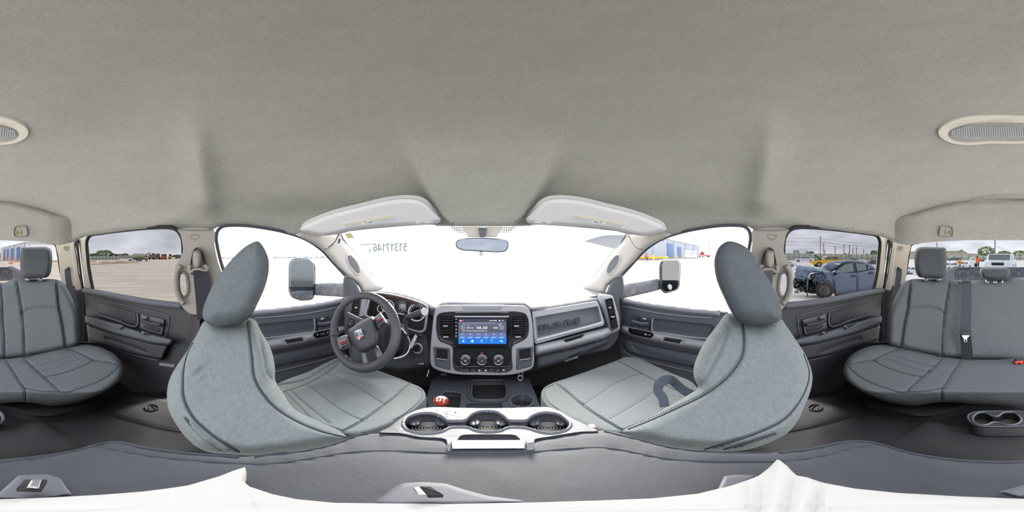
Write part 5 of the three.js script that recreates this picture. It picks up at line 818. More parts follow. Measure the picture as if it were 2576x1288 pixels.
// ================= roof fittings =================
for (const s of SIDES) {
  const L = s.k ? 'passenger' : 'driver';
  const v = thing('sun_visor', `pale cloth sun visor folded up above the windscreen on the ${L} side`, 'sun visor');
  const o = s.o(sm([755, 576, 763, 567, 795, 552, 833, 538, 870, 528, 903, 520.6, 940, 511, 973, 504, 1020, 499.5, 1054, 503, 1072, 512, 1092, 532, 1110, 551, 1104, 560, 1088, 563, 1030, 567, 973, 570, 903, 577, 857, 586, 835, 591, 810, 593, 775, 586.5, 759, 581], 4));
  const vd = s.D((x, y) => lerp(2.3, 2.42, clamp((y - 500) / 90)));
  const g = relief(o, { d: vd, bulge: 0.05, radius: 9, step: 4, t: 0.03, dir: [0, 0.6, -0.6] });
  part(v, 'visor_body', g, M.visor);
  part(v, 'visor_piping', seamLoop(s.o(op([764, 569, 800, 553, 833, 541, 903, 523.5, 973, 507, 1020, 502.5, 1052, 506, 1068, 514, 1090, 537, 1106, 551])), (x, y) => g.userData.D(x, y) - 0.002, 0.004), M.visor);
  const lab = s.o([[852, 567], [994, 541.5], [1008, 551], [863.5, 574]]);
  const lb = part(v, 'warning_label', plate(lab, { d: (x, y) => g.userData.D(x, y) - 0.004, t: 0.002, bev: 0, bp: 0.2 }), std('#e4e7e8', 0.6));
  const mixp = (a, b, t) => [lerp(a[0], b[0], t), lerp(a[1], b[1], t)], Q = [[852, 567], [994, 541.5], [1008, 551], [863.5, 574]], P2 = (u, w) => mixp(mixp(Q[0], Q[1], u), mixp(Q[3], Q[2], u), w);
  part(lb, 'yellow_band', plate(s.o([P2(0.0, 0.0), P2(1, 0.0), P2(1, 0.16), P2(0, 0.16)]), { d: (x, y) => g.userData.D(x, y) - 0.006, t: 0.002, bev: 0, bp: 0.1 }), std('#e5d48a', 0.6));
  const txt = []; for (const [u0, u1] of [[0.05, 0.36], [0.58, 0.96]]) for (let i = 0; i < 4; i++) txt.push(plate(s.o([P2(u0, 0.3 + i * 0.16), P2(u1, 0.3 + i * 0.16), P2(u1, 0.35 + i * 0.16), P2(u0, 0.35 + i * 0.16)]), { d: (x, y) => g.userData.D(x, y) - 0.0062, t: 0.001, bev: 0, bp: 0.05 }));
  part(lb, 'print_lines', txt, std('#b4b9bd', 0.7));
  part(lb, 'pictogram', [[0.42, 0.35], [0.47, 0.5], [0.52, 0.4]].map(([u, w]) => plate(s.o([P2(u, w), P2(u + 0.025, w), P2(u + 0.035, w + 0.3), P2(u + 0.005, w + 0.3)]), { d: (x, y) => g.userData.D(x, y) - 0.0062, t: 0.001, bev: 0, bp: 0.05 })), std('#70757a', 0.7));
  const vc = thing('visor_clip', `small moulded visor clip on the windscreen header on the ${L} side`, 'clip');
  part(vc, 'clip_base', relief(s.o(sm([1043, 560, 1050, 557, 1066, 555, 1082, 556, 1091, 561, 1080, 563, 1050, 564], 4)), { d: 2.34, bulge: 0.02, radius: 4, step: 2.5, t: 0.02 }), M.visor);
  part(vc, 'clip_recess', plate(s.o(rp([1056, 558.5, 1070, 557.5, 1068, 561.5, 1057, 562], 1)), { d: 2.318, t: 0.004, bev: 0.001 }), std('#a9a9aa', 0.7));
  // dome lamp
  const d = thing('dome_lamp', s.k ? 'oval dome lamp with a clear ribbed lens on the right of the headliner' : 'rounded end of a dome lamp on the left of the headliner', 'dome lamp');
  const oo = s.o(sm([-230, 318, -190, 298, -100, 290, -40, 290, 0, 293, 30, 301, 52, 311, 66, 321, 72, 331, 70, 342, 60, 351, 42, 360, 18, 364.5, -10, 366, -60, 362, -140, 362, -190, 352], 4)), ii = s.o(sm([-214, 332, -170, 314, -100, 309, -40, 309, 0, 313, 26, 320, 42, 328, 48, 336, 45, 345, 36, 352, 18, 357, -5, 358.5, -60, 355, -140, 355, -190, 347], 4));
  const ld = (k) => (x, y) => dLiner(x, y) - k;
  part(d, 'lamp_frame', plate(oo, { d: ld(0.03), t: 0.03, dir: [0, 0.9, -0.4], bev: 0.006, bp: 1.6, holes: [ii], flat: true }), std('#c6c1b4', 0.5));
  part(d, 'lens_back', plate(ii, { d: ld(0.0), t: 0.004, dir: [0, 0.9, -0.4], flat: true }), std('#8d8c88', 0.5));
  const ribs = []; for (let x = -180; x < 40; x += 4.4) { const y0 = 317 + Math.max(0, x) * 0.3 + Math.max(0, -x - 130) * 0.2, y1 = 347 - Math.max(0, x - 15) * 0.15; ribs.push(pipe(line3(s.o([[x, y0], [x + 1, (y0 + y1) / 2], [x + 2, y1]]), ld(0.027)), 0.0017, { round: 4, seg: 2, caps: false })); }
  part(d, 'lens_ribs', ribs, std('#cfd1d3', 0.3));
  part(d, 'lens', relief(s.o(inset(wind(s.k ? mir(ii) : ii, true), 3)), { d: ld(0.012), bulge: 0.012, radius: 10, step: 6, t: 0, flat: true }), phys('#f4f6f8', 0.08, { transmission: 0.9, thickness: 0, ior: 1.45 }));
  // coat hook
  const h = thing('coat_hook', `beige coat hook on the header above the back window on the ${L} side`, 'hook');
  const hx = (x) => (s.k ? 2432 - x : x), hd = 2.5 - 0.06;
  part(h, 'recess', relief(s.o(rp([36, 569, 66, 567, 70, 594, 34, 596], 8)), { d: s.D((x, y) => dLiner(x, y) - 0.078), bulge: -0.01, radius: 7, step: 3, t: 0.0 }), M.linerRearShaded);
  part(h, 'hook', pipe([at(hx(41.5), 589, 2.425), at(hx(42), 580, 2.415), at(hx(47), 576, 2.405), at(hx(53), 580, 2.405), at(hx(53), 588, 2.415), at(hx(49), 588, 2.425), at(hx(48), 584, 2.425), at(hx(45), 585, 2.425), at(hx(44), 589, 2.425)], 0.0034, { round: 8 }), std('#94896f', 0.5));
}
{
  const m = thing('rearview_mirror', 'rear view mirror on a grey stalk at the top of the windscreen', 'mirror');
  part(m, 'mount', plate(rp([1162, 569, 1264, 569, 1249, 596, 1178, 596], 2), { d: 2.42, t: 0.06, bev: 0.01, bp: 2 }), M.pillar);
  part(m, 'stalk', plate(rp([1203, 571, 1225, 571, 1221, 597, 1207, 597], 3), { d: 2.38, t: 0.04, bev: 0.008 }), M.trimMid);
  const o = rp([1145, 621, 1147, 607, 1157, 600, 1206, 597, 1270, 600.5, 1280, 609, 1279, 625, 1270, 634, 1252, 635.5, 1160, 630], 8);
  part(m, 'housing', plate(o, { d: 2.34, t: 0.03, bev: 0.012, bp: 2 }), M.trimMid);
  part(m, 'mirror_glass', plate(inset(wind(o, true), 2.2), { d: (x) => 2.335 - (x - 1212) * 0.00006, t: 0.004, bev: 0.001, bp: 0.5 }), std('#7f858c', 0.03, { metalness: 1 }));
  part(m, 'dip_lever', plate(rp([1205, 632, 1215, 633, 1214, 643, 1206, 643], 2), { d: 2.34, t: 0.015, bev: 0.003 }), std('#c9c6c0', 0.6));
  const p = thing('windscreen_number', 'lot number 51317146E written backwards on the windscreen seen from inside', 'marking');
  const tg = new TextGeometry('51317146', { font, size: 1, depth: 0.02, curveSegments: 5 }); tg.computeBoundingBox(); const w = tg.boundingBox.max.x;
  const D2 = 2.68, W2 = px(85, D2), H2 = px(20, D2);
  tg.scale(W2 / w, H2 / tg.boundingBox.max.y, 0.05).rotateY(Math.PI).rotateZ(0.02).translate(...at(1024, 631, D2).toArray());
  part(p, 'digits', tg, std('#8a9a95', 0.6));
  const te = new TextGeometry('E', { font, size: px(9, D2), depth: 0.001 }); te.rotateY(Math.PI).translate(...at(933, 635, D2).toArray());
  part(p, 'letter', te, std('#8a9a95', 0.6));
  part(p, 'tape', plate(rp([903, 615.5, 940, 611.5, 944, 613.5, 910, 618.5], 0.5), { d: 2.69, t: 0.001, bev: 0, bp: 0.2 }), std('#c9cdcb', 0.7));
  const st = thing('windscreen_sticker', 'small yellow and white sticker in the top driver corner of the windscreen', 'sticker');
  part(st, 'paper', plate(rp([866, 587, 882, 585, 892, 598, 875, 600], 0.6), { d: 2.6, t: 0.001, bev: 0, bp: 0.2 }), std('#d9dcc9', 0.7));
  part(st, 'print', [[869, 589], [871, 593], [875, 597]].map(([x, y]) => plate([[x, y], [x + 12, y - 1.4], [x + 13, y + 0.6], [x + 1, y + 2]], { d: 2.597, t: 0.001, bev: 0, bp: 0.1 })), std('#dccf6a', 0.7));
  const wb = thing('wiring_clip', 'small grey cable and connector hanging at the top of the driver windscreen pillar', 'cable');
  part(wb, 'cable', pipe([at(855, 586, 2.5), at(850, 594, 2.46), at(846, 603, 2.44), at(838, 613, 2.43), at(826, 622, 2.4)], 0.0025, { round: 6 }), M.trimMid);
  part(wb, 'connector', plate(rp([852, 600, 858, 602, 854, 613, 849, 611], 1.5), { d: 2.43, t: 0.012, bev: 0.003 }), M.trimMid);
}
// ---- towing mirrors outside ----
{
  const a = thing('towing_mirror', 'dusty black towing mirror on an arm outside the driver window', 'wing mirror');
  const o = rp([726, 664, 732, 653, 742, 648.5, 779, 648.5, 790, 655, 795, 670, 794, 740, 786, 755, 757, 757.5, 733, 749, 725, 733], 7);
  part(a, 'housing', plate(o, { d: 3.5, t: 0.2, bev: 0.03, bp: 2.2 }), M.trimMid);
  part(a, 'main_glass', plate(rp([729, 666, 736, 654, 778, 652, 789, 660, 791, 690, 789.5, 722.5, 729, 722.5], 5), { d: 3.48, t: 0.01, bev: 0.004, bp: 0.6 }), std('#b4c0c3', 0.12, { metalness: 0.85 }));
  part(a, 'blind_spot_glass', plate(rp([729, 726, 789, 725.5, 787, 746, 780, 753, 757, 754, 736, 746, 729, 736], 4), { d: (x, y) => 3.48 - (y - 726) * 0.002, t: 0.01, bev: 0.004, bp: 0.6 }), std('#8f9a9c', 0.2, { metalness: 0.7, map: TX.spatter }));
  part(a, 'arm', relief(rp([792, 714, 834, 711.5, 850, 713, 868, 711, 870, 749, 846, 746, 792, 743], 4), { d: (x) => lerp(3.5, 2.84, clamp((x - 792) / 76)), bulge: 0.05, radius: 9, step: 4, t: 0.1 }), M.spat);
  part(a, 'glass_divider', seamLoop([[729, 724], [789, 724]], 3.47, 0.005), M.rubber);
  const b = thing('towing_mirror', 'dusty black towing mirror with a round indicator outside the passenger window', 'wing mirror');
  const p = rp([1657, 669, 1659.5, 658, 1669, 651.5, 1704, 651.5, 1711, 659, 1712.5, 668, 1710, 720, 1704, 730, 1675, 739, 1667, 736, 1658, 725], 5);
  part(b, 'housing', plate(p, { d: 3.5, t: 0.2, bev: 0.03, bp: 2 }), M.spat);
  part(b, 'main_glass', plate(rp([1665, 664, 1671, 655, 1702, 653.5, 1709, 659, 1710.5, 680, 1707, 707, 1665, 710], 4), { d: 3.48, t: 0.01, bev: 0.004, bp: 0.6 }), std('#e9e8e6', 0.03, { metalness: 1 }));
  part(b, 'blind_spot_glass', plate(rp([1665.5, 711.5, 1707, 708.5, 1706, 722, 1700, 729, 1676, 735, 1667, 731], 3), { d: 3.48, t: 0.01, bev: 0.004, bp: 0.6 }), std('#70767b', 0.15, { metalness: 0.8, map: TX.spatter }));
  part(b, 'puddle_lamp', [facing(new THREE.CylinderGeometry(px(4.5, 3.46), px(4.5, 3.46), 0.02, 20).rotateX(Math.PI / 2).scale(1, 1.5, 1), 1685, 722, 3.465)], M.whitePaper);
  part(b, 'arm', relief(rp([1562, 718, 1601, 710, 1657, 701, 1660, 729, 1566, 751], 3), { d: (x) => lerp(2.84, 3.5, clamp((x - 1564) / 92)), bulge: 0.05, radius: 9, step: 4, t: 0.1, grooves: [op([1604, 709, 1604, 730, 1598, 738, 1566, 740])], gd: 0.02, gw: 1.5 }), M.spat);
}

// ================= outside =================
const ORD = ['first', 'second', 'third', 'fourth', 'fifth', 'sixth', 'seventh', 'eighth', 'ninth', 'tenth', 'eleventh'];
const away = (x) => { const k = (x - CX) / F; return [k, 0, -1]; };
const slab = (o, d, t = 1.5, bp = 0.5, bev = 0.05) => plate(o, { d, t, bp, bev, dir: away(o.reduce((s, p) => s + p[0], 0) / o.length) });
const gd = (py) => EYE * F / (py - CY);               // distance of the ground at a picture row
const facingYaw = (px) => Math.atan2(-(px - CX) / F, 1);
const paint = (c) => phys(c, 0.35, { clearcoat: 0.5, clearcoatRoughness: 0.2 });
const carGlass = phys('#5c6a70', 0.12, { clearcoat: 0.4 }), rimM = std('#a9abae', 0.4, { metalness: 0.6 });
const extr = (pts, w, b = 0.06) => { const s = new THREE.Shape(pts.map(([x, y]) => new THREE.Vector2(x, y))); return new THREE.ExtrudeGeometry(s, { depth: w - 2 * b, bevelEnabled: true, bevelThickness: b, bevelSize: b, bevelOffset: -b, bevelSegments: 2 }).translate(0, 0, -w / 2 + b); };
const KIND = {
  sedan: { low: [-2.3, 0.32, -2.32, 0.6, -2.15, 0.76, -1.15, 0.96, 1.95, 1.0, 2.25, 0.9, 2.3, 0.4, 2.2, 0.28, -2.2, 0.28], top: [-1.2, 0.92, -0.4, 1.42, 0.8, 1.45, 1.75, 0.96], roof: [-0.42, 0.82], sw: [[-0.95, 0.98, -0.35, 1.36, 0.15, 1.38, 0.15, 0.98], [0.22, 0.98, 0.22, 1.38, 0.78, 1.38, 1.35, 0.98]], ws: [-1.14, 0.97, -0.44, 1.4], rs: [0.86, 1.42, 1.66, 1.0], ax: [-1.4, 1.38], r: 0.33 },
  suv: { low: [-2.3, 0.38, -2.32, 0.75, -2.1, 0.95, -1.2, 1.1, 2.2, 1.15, 2.32, 0.9, 2.3, 0.45, 2.2, 0.34, -2.2, 0.34], top: [-1.25, 1.05, -0.6, 1.62, 1.7, 1.66, 2.2, 1.1], roof: [-0.6, 1.7], sw: [[-1.0, 1.12, -0.5, 1.54, 0.1, 1.56, 0.1, 1.12], [0.18, 1.12, 0.18, 1.56, 1.55, 1.56, 1.8, 1.12]], ws: [-1.2, 1.1, -0.64, 1.59], rs: [1.76, 1.6, 2.14, 1.15], ax: [-1.4, 1.4], r: 0.38 },
  pickup: { low: [-2.8, 0.45, -2.84, 0.9, -2.65, 1.05, -1.3, 1.12, 2.75, 1.12, 2.85, 0.9, 2.8, 0.5, 2.7, 0.42, -2.7, 0.42], top: [-1.35, 1.08, -0.75, 1.74, 0.85, 1.78, 1.05, 1.1], roof: [-0.75, 0.9], sw: [[-1.12, 1.16, -0.66, 1.66, -0.1, 1.68, -0.1, 1.16], [-0.02, 1.16, -0.02, 1.68, 0.78, 1.68, 0.9, 1.16]], ws: [-1.3, 1.13, -0.78, 1.71], rs: [0.88, 1.7, 1.02, 1.2], ax: [-1.85, 1.75], r: 0.4 },
};
function vehicle(label, category, kind, color, px0, px1, pyBase, { turn = 0, group, name = category, spin = 0, fit = 1 } = {}) {
  const k = KIND[kind], P = poly, g = thing(name.replace(/ /g, '_'), label, category, { group }), body = paint(color), W = kind === 'sedan' ? 1.78 : 1.9;
  part(g, 'body', extr(P(k.low), W, 0.1), body);
  part(g, 'cabin', extr(P(k.top), W - 0.3, 0.08), body);
  for (const z of [W / 2 - 0.155, -W / 2 + 0.155]) for (const w of k.sw) part(g, 'side_window', extr(P(w), 0.03, 0.008).translate(0, 0, z), carGlass);
  const slope = ([x0, y0, x1, y1], w) => { const l = Math.hypot(x1 - x0, y1 - y0); return rbox(l * 0.92, 0.03, w, 0.012).rotateZ(Math.atan2(y1 - y0, x1 - x0)).translate((x0 + x1) / 2, (y0 + y1) / 2, 0); };
  part(g, 'windscreen', slope([k.ws[0] - 0.02, k.ws[1] + 0.02, k.ws[2] - 0.02, k.ws[3] + 0.02], W - 0.5), carGlass);
  part(g, 'rear_window', slope([k.rs[0] + 0.02, k.rs[1] + 0.02, k.rs[2] + 0.02, k.rs[3] + 0.02], W - 0.5), carGlass);
  for (const x of k.ax) for (const z of [W / 2 - 0.1, -W / 2 + 0.1]) { const t = part(g, 'wheel', new THREE.CylinderGeometry(k.r, k.r, 0.22, 24).rotateX(Math.PI / 2).translate(x, k.r, z), M.tyre); part(t, 'rim', new THREE.CylinderGeometry(k.r * 0.62, k.r * 0.62, 0.24, 18).rotateX(Math.PI / 2).translate(x, k.r, z), rimM); }
  const nose = k.low[2], ny = k.low[5] - 0.1;
  for (const z of [0.62, -0.62]) part(g, 'headlamp', rbox(0.16, 0.16, 0.36, 0.05).translate(nose + 0.1, ny, z), M.whitePaper);
  part(g, 'grille', rbox(0.06, 0.26, 0.8, 0.02).translate(nose + 0.02, ny - 0.1, 0), M.black);
  for (const z of [0.66, -0.66]) part(g, 'tail_lamp', rbox(0.12, 0.18, 0.3, 0.04).translate(k.low[12] - 0.03, k.low[13] + 0.42, z), M.red);
  const d = gd(pyBase), pc = (px0 + px1) / 2, yaw = facingYaw(pc) + turn, L = Math.abs(k.low[12] - k.low[2]), vis = Math.abs(L * Math.cos(turn)) + Math.abs(W * Math.sin(turn));
  const s = (px1 - px0) / F * d / vis * fit;
  g.scale.setScalar(s); g.rotation.y = yaw; g.position.set((pc - CX) / F * d, 0, -d);
  g.userData.placed = true;
  return g;
}
function tree(label, px0, px1, pyTop, pyBase, d, m = M.leaf, group) {
  const g = thing('tree', label, 'tree', { group }), c = (px0 + px1) / 2, w = px(px1 - px0, d) / 2, x = (c - CX) / F * d, yT = EYE - (pyTop - CY) / F * d, h = Math.max(yT, 1), T = [], n = Math.min(900, 160 + Math.round((px1 - px0) * (pyBase - pyTop) * 1.1)), s = px(1.5, d);
  for (let i = 0; i < n; i++) {
    const a = rnd() * 6.283, b = Math.acos(2 * rnd() - 1), r = 0.72 + 0.28 * rnd(), lump = 0.8 + 0.35 * fbm(a * 1.6 + c, b * 2.2, 2), p = V3(Math.cos(a) * Math.sin(b) * w * r * lump, h * 0.6 + Math.cos(b) * h * 0.4 * r * lump, Math.sin(a) * Math.sin(b) * w * r * lump);
    const e = [0, 1, 2].map(() => V3(rnd() - 0.5, rnd() - 0.5, rnd() - 0.5).multiplyScalar(s * 2.2).add(p)), q = V3(rnd() - 0.5, rnd() - 0.5, rnd() - 0.5).multiplyScalar(s * 2.2).add(p);
    T.push(e, [e[1], q, e[2]]);
  }
  part(g, 'foliage', fromTriangles(T, false, 0.1), m).userData.kind = 'stuff';
  part(g, 'trunk', pipe([V3(0, 0, 0), V3(w * 0.03, h * 0.3, 0), V3(0, h * 0.6, 0)], (t) => h * 0.045 * (1.2 - t * 0.6), { round: 7, seg: 6 }), M.bark);
  g.position.set(x, 0, -d); g.userData.placed = true;
  return g;
}
function fence(label, px0, px1, top0, top1, bot0, bot1, d, n, m) {
  const g = thing('fence', label, 'fence');
  for (let i = 0; i < n; i++) { const a = i / n, b = (i + 1) / n, x0 = lerp(px0, px1, a), x1 = lerp(px0, px1, b); part(g, 'fence_panel', slab([[x0 + 0.15, lerp(top0, top1, a)], [x1 - 0.15, lerp(top0, top1, b)], [x1 - 0.15, lerp(bot0, bot1, b)], [x0 + 0.15, lerp(bot0, bot1, a)]], d, 0.12, 0.1, 0.02), m); }
  for (let i = 0; i <= n; i++) { const a = i / n, x = lerp(px0, px1, a); part(g, 'fence_post', slab(box2(x - 0.3, lerp(top0, top1, a) - 0.6, x + 0.3, lerp(bot0, bot1, a)), d - 0.3, 0.12, 0.05, 0.01), M.pole); }
  part(g, 'fence_rail', [slab([[px0, lerp(top0, bot0, 0.55)], [px1, lerp(top1, bot1, 0.55)], [px1, lerp(top1, bot1, 0.55) + 0.4], [px0, lerp(top0, bot0, 0.55) + 0.4]], d - 0.2, 0.08, 0.05, 0.01)], M.pole);
  return g;
}
const ribbed = (c) => std(c, 0.6, { bumpMap: TX.ribs, bumpScale: 0.05 });
function dockDoor(g, o, d, col = '#3f74bd') { const p = part(g, 'dock_door', slab(o, d, 0.2, 0.3, 0.05), std(col, 0.5)); const n = 6; for (let i = 1; i < n; i++) { const t = i / n, a = [lerp(o[0][0], o[3][0], t), lerp(o[0][1], o[3][1], t)], b = [lerp(o[1][0], o[2][0], t), lerp(o[1][1], o[2][1], t)]; part(p, 'door_rib', pipe([at(a[0], a[1], fnD(d)(a[0]) - 0.08), at(b[0], b[1], fnD(d)(b[0]) - 0.08)], 0.06, { round: 4, seg: 1 }), std(col, 0.4)); } return p; }
const plane = (x0, d0, x1, d1) => (x) => 1 / lerp(1 / d0, 1 / d1, (x - x0) / (x1 - x0));
const fGreen = std('#c2cbbd', 0.8), steelWall = ribbed('#eceeee');

// ---- driver side rear window: building with blue doors ----
{
  const g = thing('building', 'white metal building with a row of blue roller doors behind the back window', 'building');
  const dl = plane(5, 215, 63, 165), ds = plane(63, 165, 160, 185);
  part(g, 'front_wall', plate([[5, 624], [63, 609.5], [63, 657], [5, 654]], { d: dl, t: 8, dir: away(-100), bp: 0.3, bev: 0.1 }), steelWall);
  part(g, 'side_wall', plate([[63, 609.5], [160, 613], [160, 654.8], [63, 657]], { d: ds, t: 8, dir: away(100), bp: 0.3, bev: 0.1 }), steelWall);
  part(g, 'roof_edge', [plate([[4, 623.2], [63, 608.6], [63, 610.6], [4, 625]], { d: (x) => dl(x) - 0.6, t: 0.6, bp: 0.2, bev: 0.05 }), plate([[63, 608.6], [160, 612], [160, 613.6], [63, 610.6]], { d: (x) => ds(x) - 0.6, t: 0.6, bp: 0.2, bev: 0.05 })], std('#b4c0cb', 0.5));
  for (const [x0, x1, t0, t1] of [[8, 12.6, 627.6, 627], [16.6, 22, 626.4, 625.6], [27, 34.4, 624.6, 623.6], [41, 51, 622, 620.4]]) { dockDoor(g, [[x0, t0], [x1, t1], [x1, 655.5 - (51 - x1) * 0.03], [x0, 655.3 - (51 - x1) * 0.03]], (x) => dl(x) - 0.3); }
  for (const x of [14.4, 24.6, 37]) part(g, 'downpipe', slab(box2(x - 0.35, 621 - (x - 14) * 0.24, x + 0.35, 654.6), dl(x) - 0.5, 0.2, 0.1, 0.03), M.pole);
  part(g, 'corner_trim', slab(box2(62.3, 610, 63.6, 657), 164.4, 0.3, 0.2, 0.05), M.pole);
  part(g, 'vent_row', [70.5, 73.5, 76.5].map((x) => slab(box2(x - 0.9, 617.5, x + 0.9, 618.7), 165, 0.3, 0.1, 0.03)), M.pole);
  const bo = (x, y0, y1, d, m, l) => solo('bollard', l, 'bollard', pipe([at(x, y1, d), at(x, y0, d)], px(0.75, d), { round: 8, seg: 2 }), m, { group: 'bollards by the blue doors' });
  const cr = std('#d8c79a', 0.7);
  for (const [x, y0, l] of [[21, 646, 'cream bollard beside the second blue roller door'], [32, 647, 'cream bollard beside the third blue roller door'], [38, 648, 'cream bollard left of the fourth, largest blue roller door'], [47.5, 647.5, 'cream bollard in front of the fourth, largest blue roller door']]) bo(x, y0, 657, 168, cr, l);
  bo(11.2, 645, 655.4, 195, M.orange, 'thin orange marker post at the first blue door');
  const b = thing('traffic_barrel', 'orange and white striped traffic barrel by the blue doors', 'barrel');
  for (let i = 0; i < 5; i++) part(b, 'stripe', slab(rp([26.6, 653 + i * 2.2, 32.2, 653 + i * 2.2, 32.6, 655.2 + i * 2.2, 26.2, 655.2 + i * 2.2], 0.2), 105, 0.5, 0.15, 0.02), i % 2 ? M.white : M.orange);
  const cn = thing('traffic_cone', 'small orange cone with white band beside the striped barrel', 'cone');
  part(cn, 'cone', slab([[23.6, 657], [24.8, 657], [26, 664], [22.2, 664]], 106, 0.3, 0.15, 0.02), M.orange); part(cn, 'band', slab([[23.2, 659], [25.2, 659], [25.5, 661], [22.9, 661]], 105.8, 0.3, 0.1, 0.02), M.white);
  const rail = (label, x0, x1, y0, y1, d, n) => { const r = thing('guard_rail', label, 'guard rail'); part(r, 'beam', slab([[x0, y0], [x1, y0], [x1, y1], [x0, y1]], d, 0.4, 0.2, 0.04), M.yellow); for (let i = 0; i <= n; i++) { const x = lerp(x0 + 1, x1 - 1, i / n); part(r, 'leg', slab(box2(x - 0.5, y1 - 0.5, x + 0.5, y1 + 2.4), d + 0.1, 0.3, 0.1, 0.02), M.yellow); } return r; };
  rail('low yellow barrier left of the tall headrest', 35, 49, 656.6, 659, 125, 3); rail('yellow barrier between the tall headrest and the corner pillar', 132, 152, 655.6, 658.2, 131, 3); rail('short yellow barrier at the left edge of the gravel lot', 229, 241, 655.5, 658, 133, 2);
  tree('low dark hedge left of the blue-doored building', -6, 5, 636, 645, 260, M.leafDark);
}
// own truck's cargo bed, both halves
for (const s of SIDES) {
  const g = thing('cargo_bed', s.k ? 'dusty black cargo bed and tailgate of this truck behind the passenger side back window' : 'dusty black cargo bed corner behind the driver side back window', 'cargo bed');
  const dust = std('#eef2f8', 0.8, { map: TX.spatter, bumpMap: TX.grain, bumpScale: 0.003 });
  part(g, 'tailgate', slab(s.o(rp([-170, 674, 24, 673, 27, 676, 27, 706, -170, 712], 1)), 7.5, 0.1, 0.8, 0.03), dust);
  part(g, 'tailgate_cap', slab(s.o([[-170, 672.5], [26, 672], [28, 675], [-170, 676.5]]), 7.46, 0.14, 0.6, 0.02), M.spat);
  part(g, 'side_wall', plate(s.o([[28, 674], [50, 684], [160, 720], [160, 735], [28, 708]]), { d: s.D((x) => lerp(7.3, 5, clamp((x - 28) / 60))), t: 0.08, dir: away(s.k ? 2400 : 30), bev: 0.02 }), dust);
  part(g, 'side_rail', pipe(line3(s.o([[26, 673], [50, 684], [90, 702], [150, 727]]), s.D((x) => lerp(7.3, 4.6, clamp((x - 28) / 80)))), 0.024, { round: 7 }), M.spat);
  part(g, 'pressed_ring', [seamLoop(s.o([...ell(8, 690, 8, 9.5, 24), [16, 690]]), 7.38, 0.009), seamLoop(s.o([...ell(8, 690, 5, 6, 20), [13, 690]]), 7.38, 0.007)], M.spat);
  part(g, 'pressed_ribs', [[678], [683], [697], [702]].flatMap(([y]) => [seamLoop(s.o([[-168, y], [-8, y]]), 7.4, 0.009), seamLoop(s.o([[19, y], [25, y]]), 7.4, 0.007)]), M.spat);
  part(g, 'corner_bracket', slab(s.o(rp([25, 677, 31, 677, 31, 704, 26, 704], 1)), 7.2, 0.1, 0.5, 0.02), M.trimMid);
}
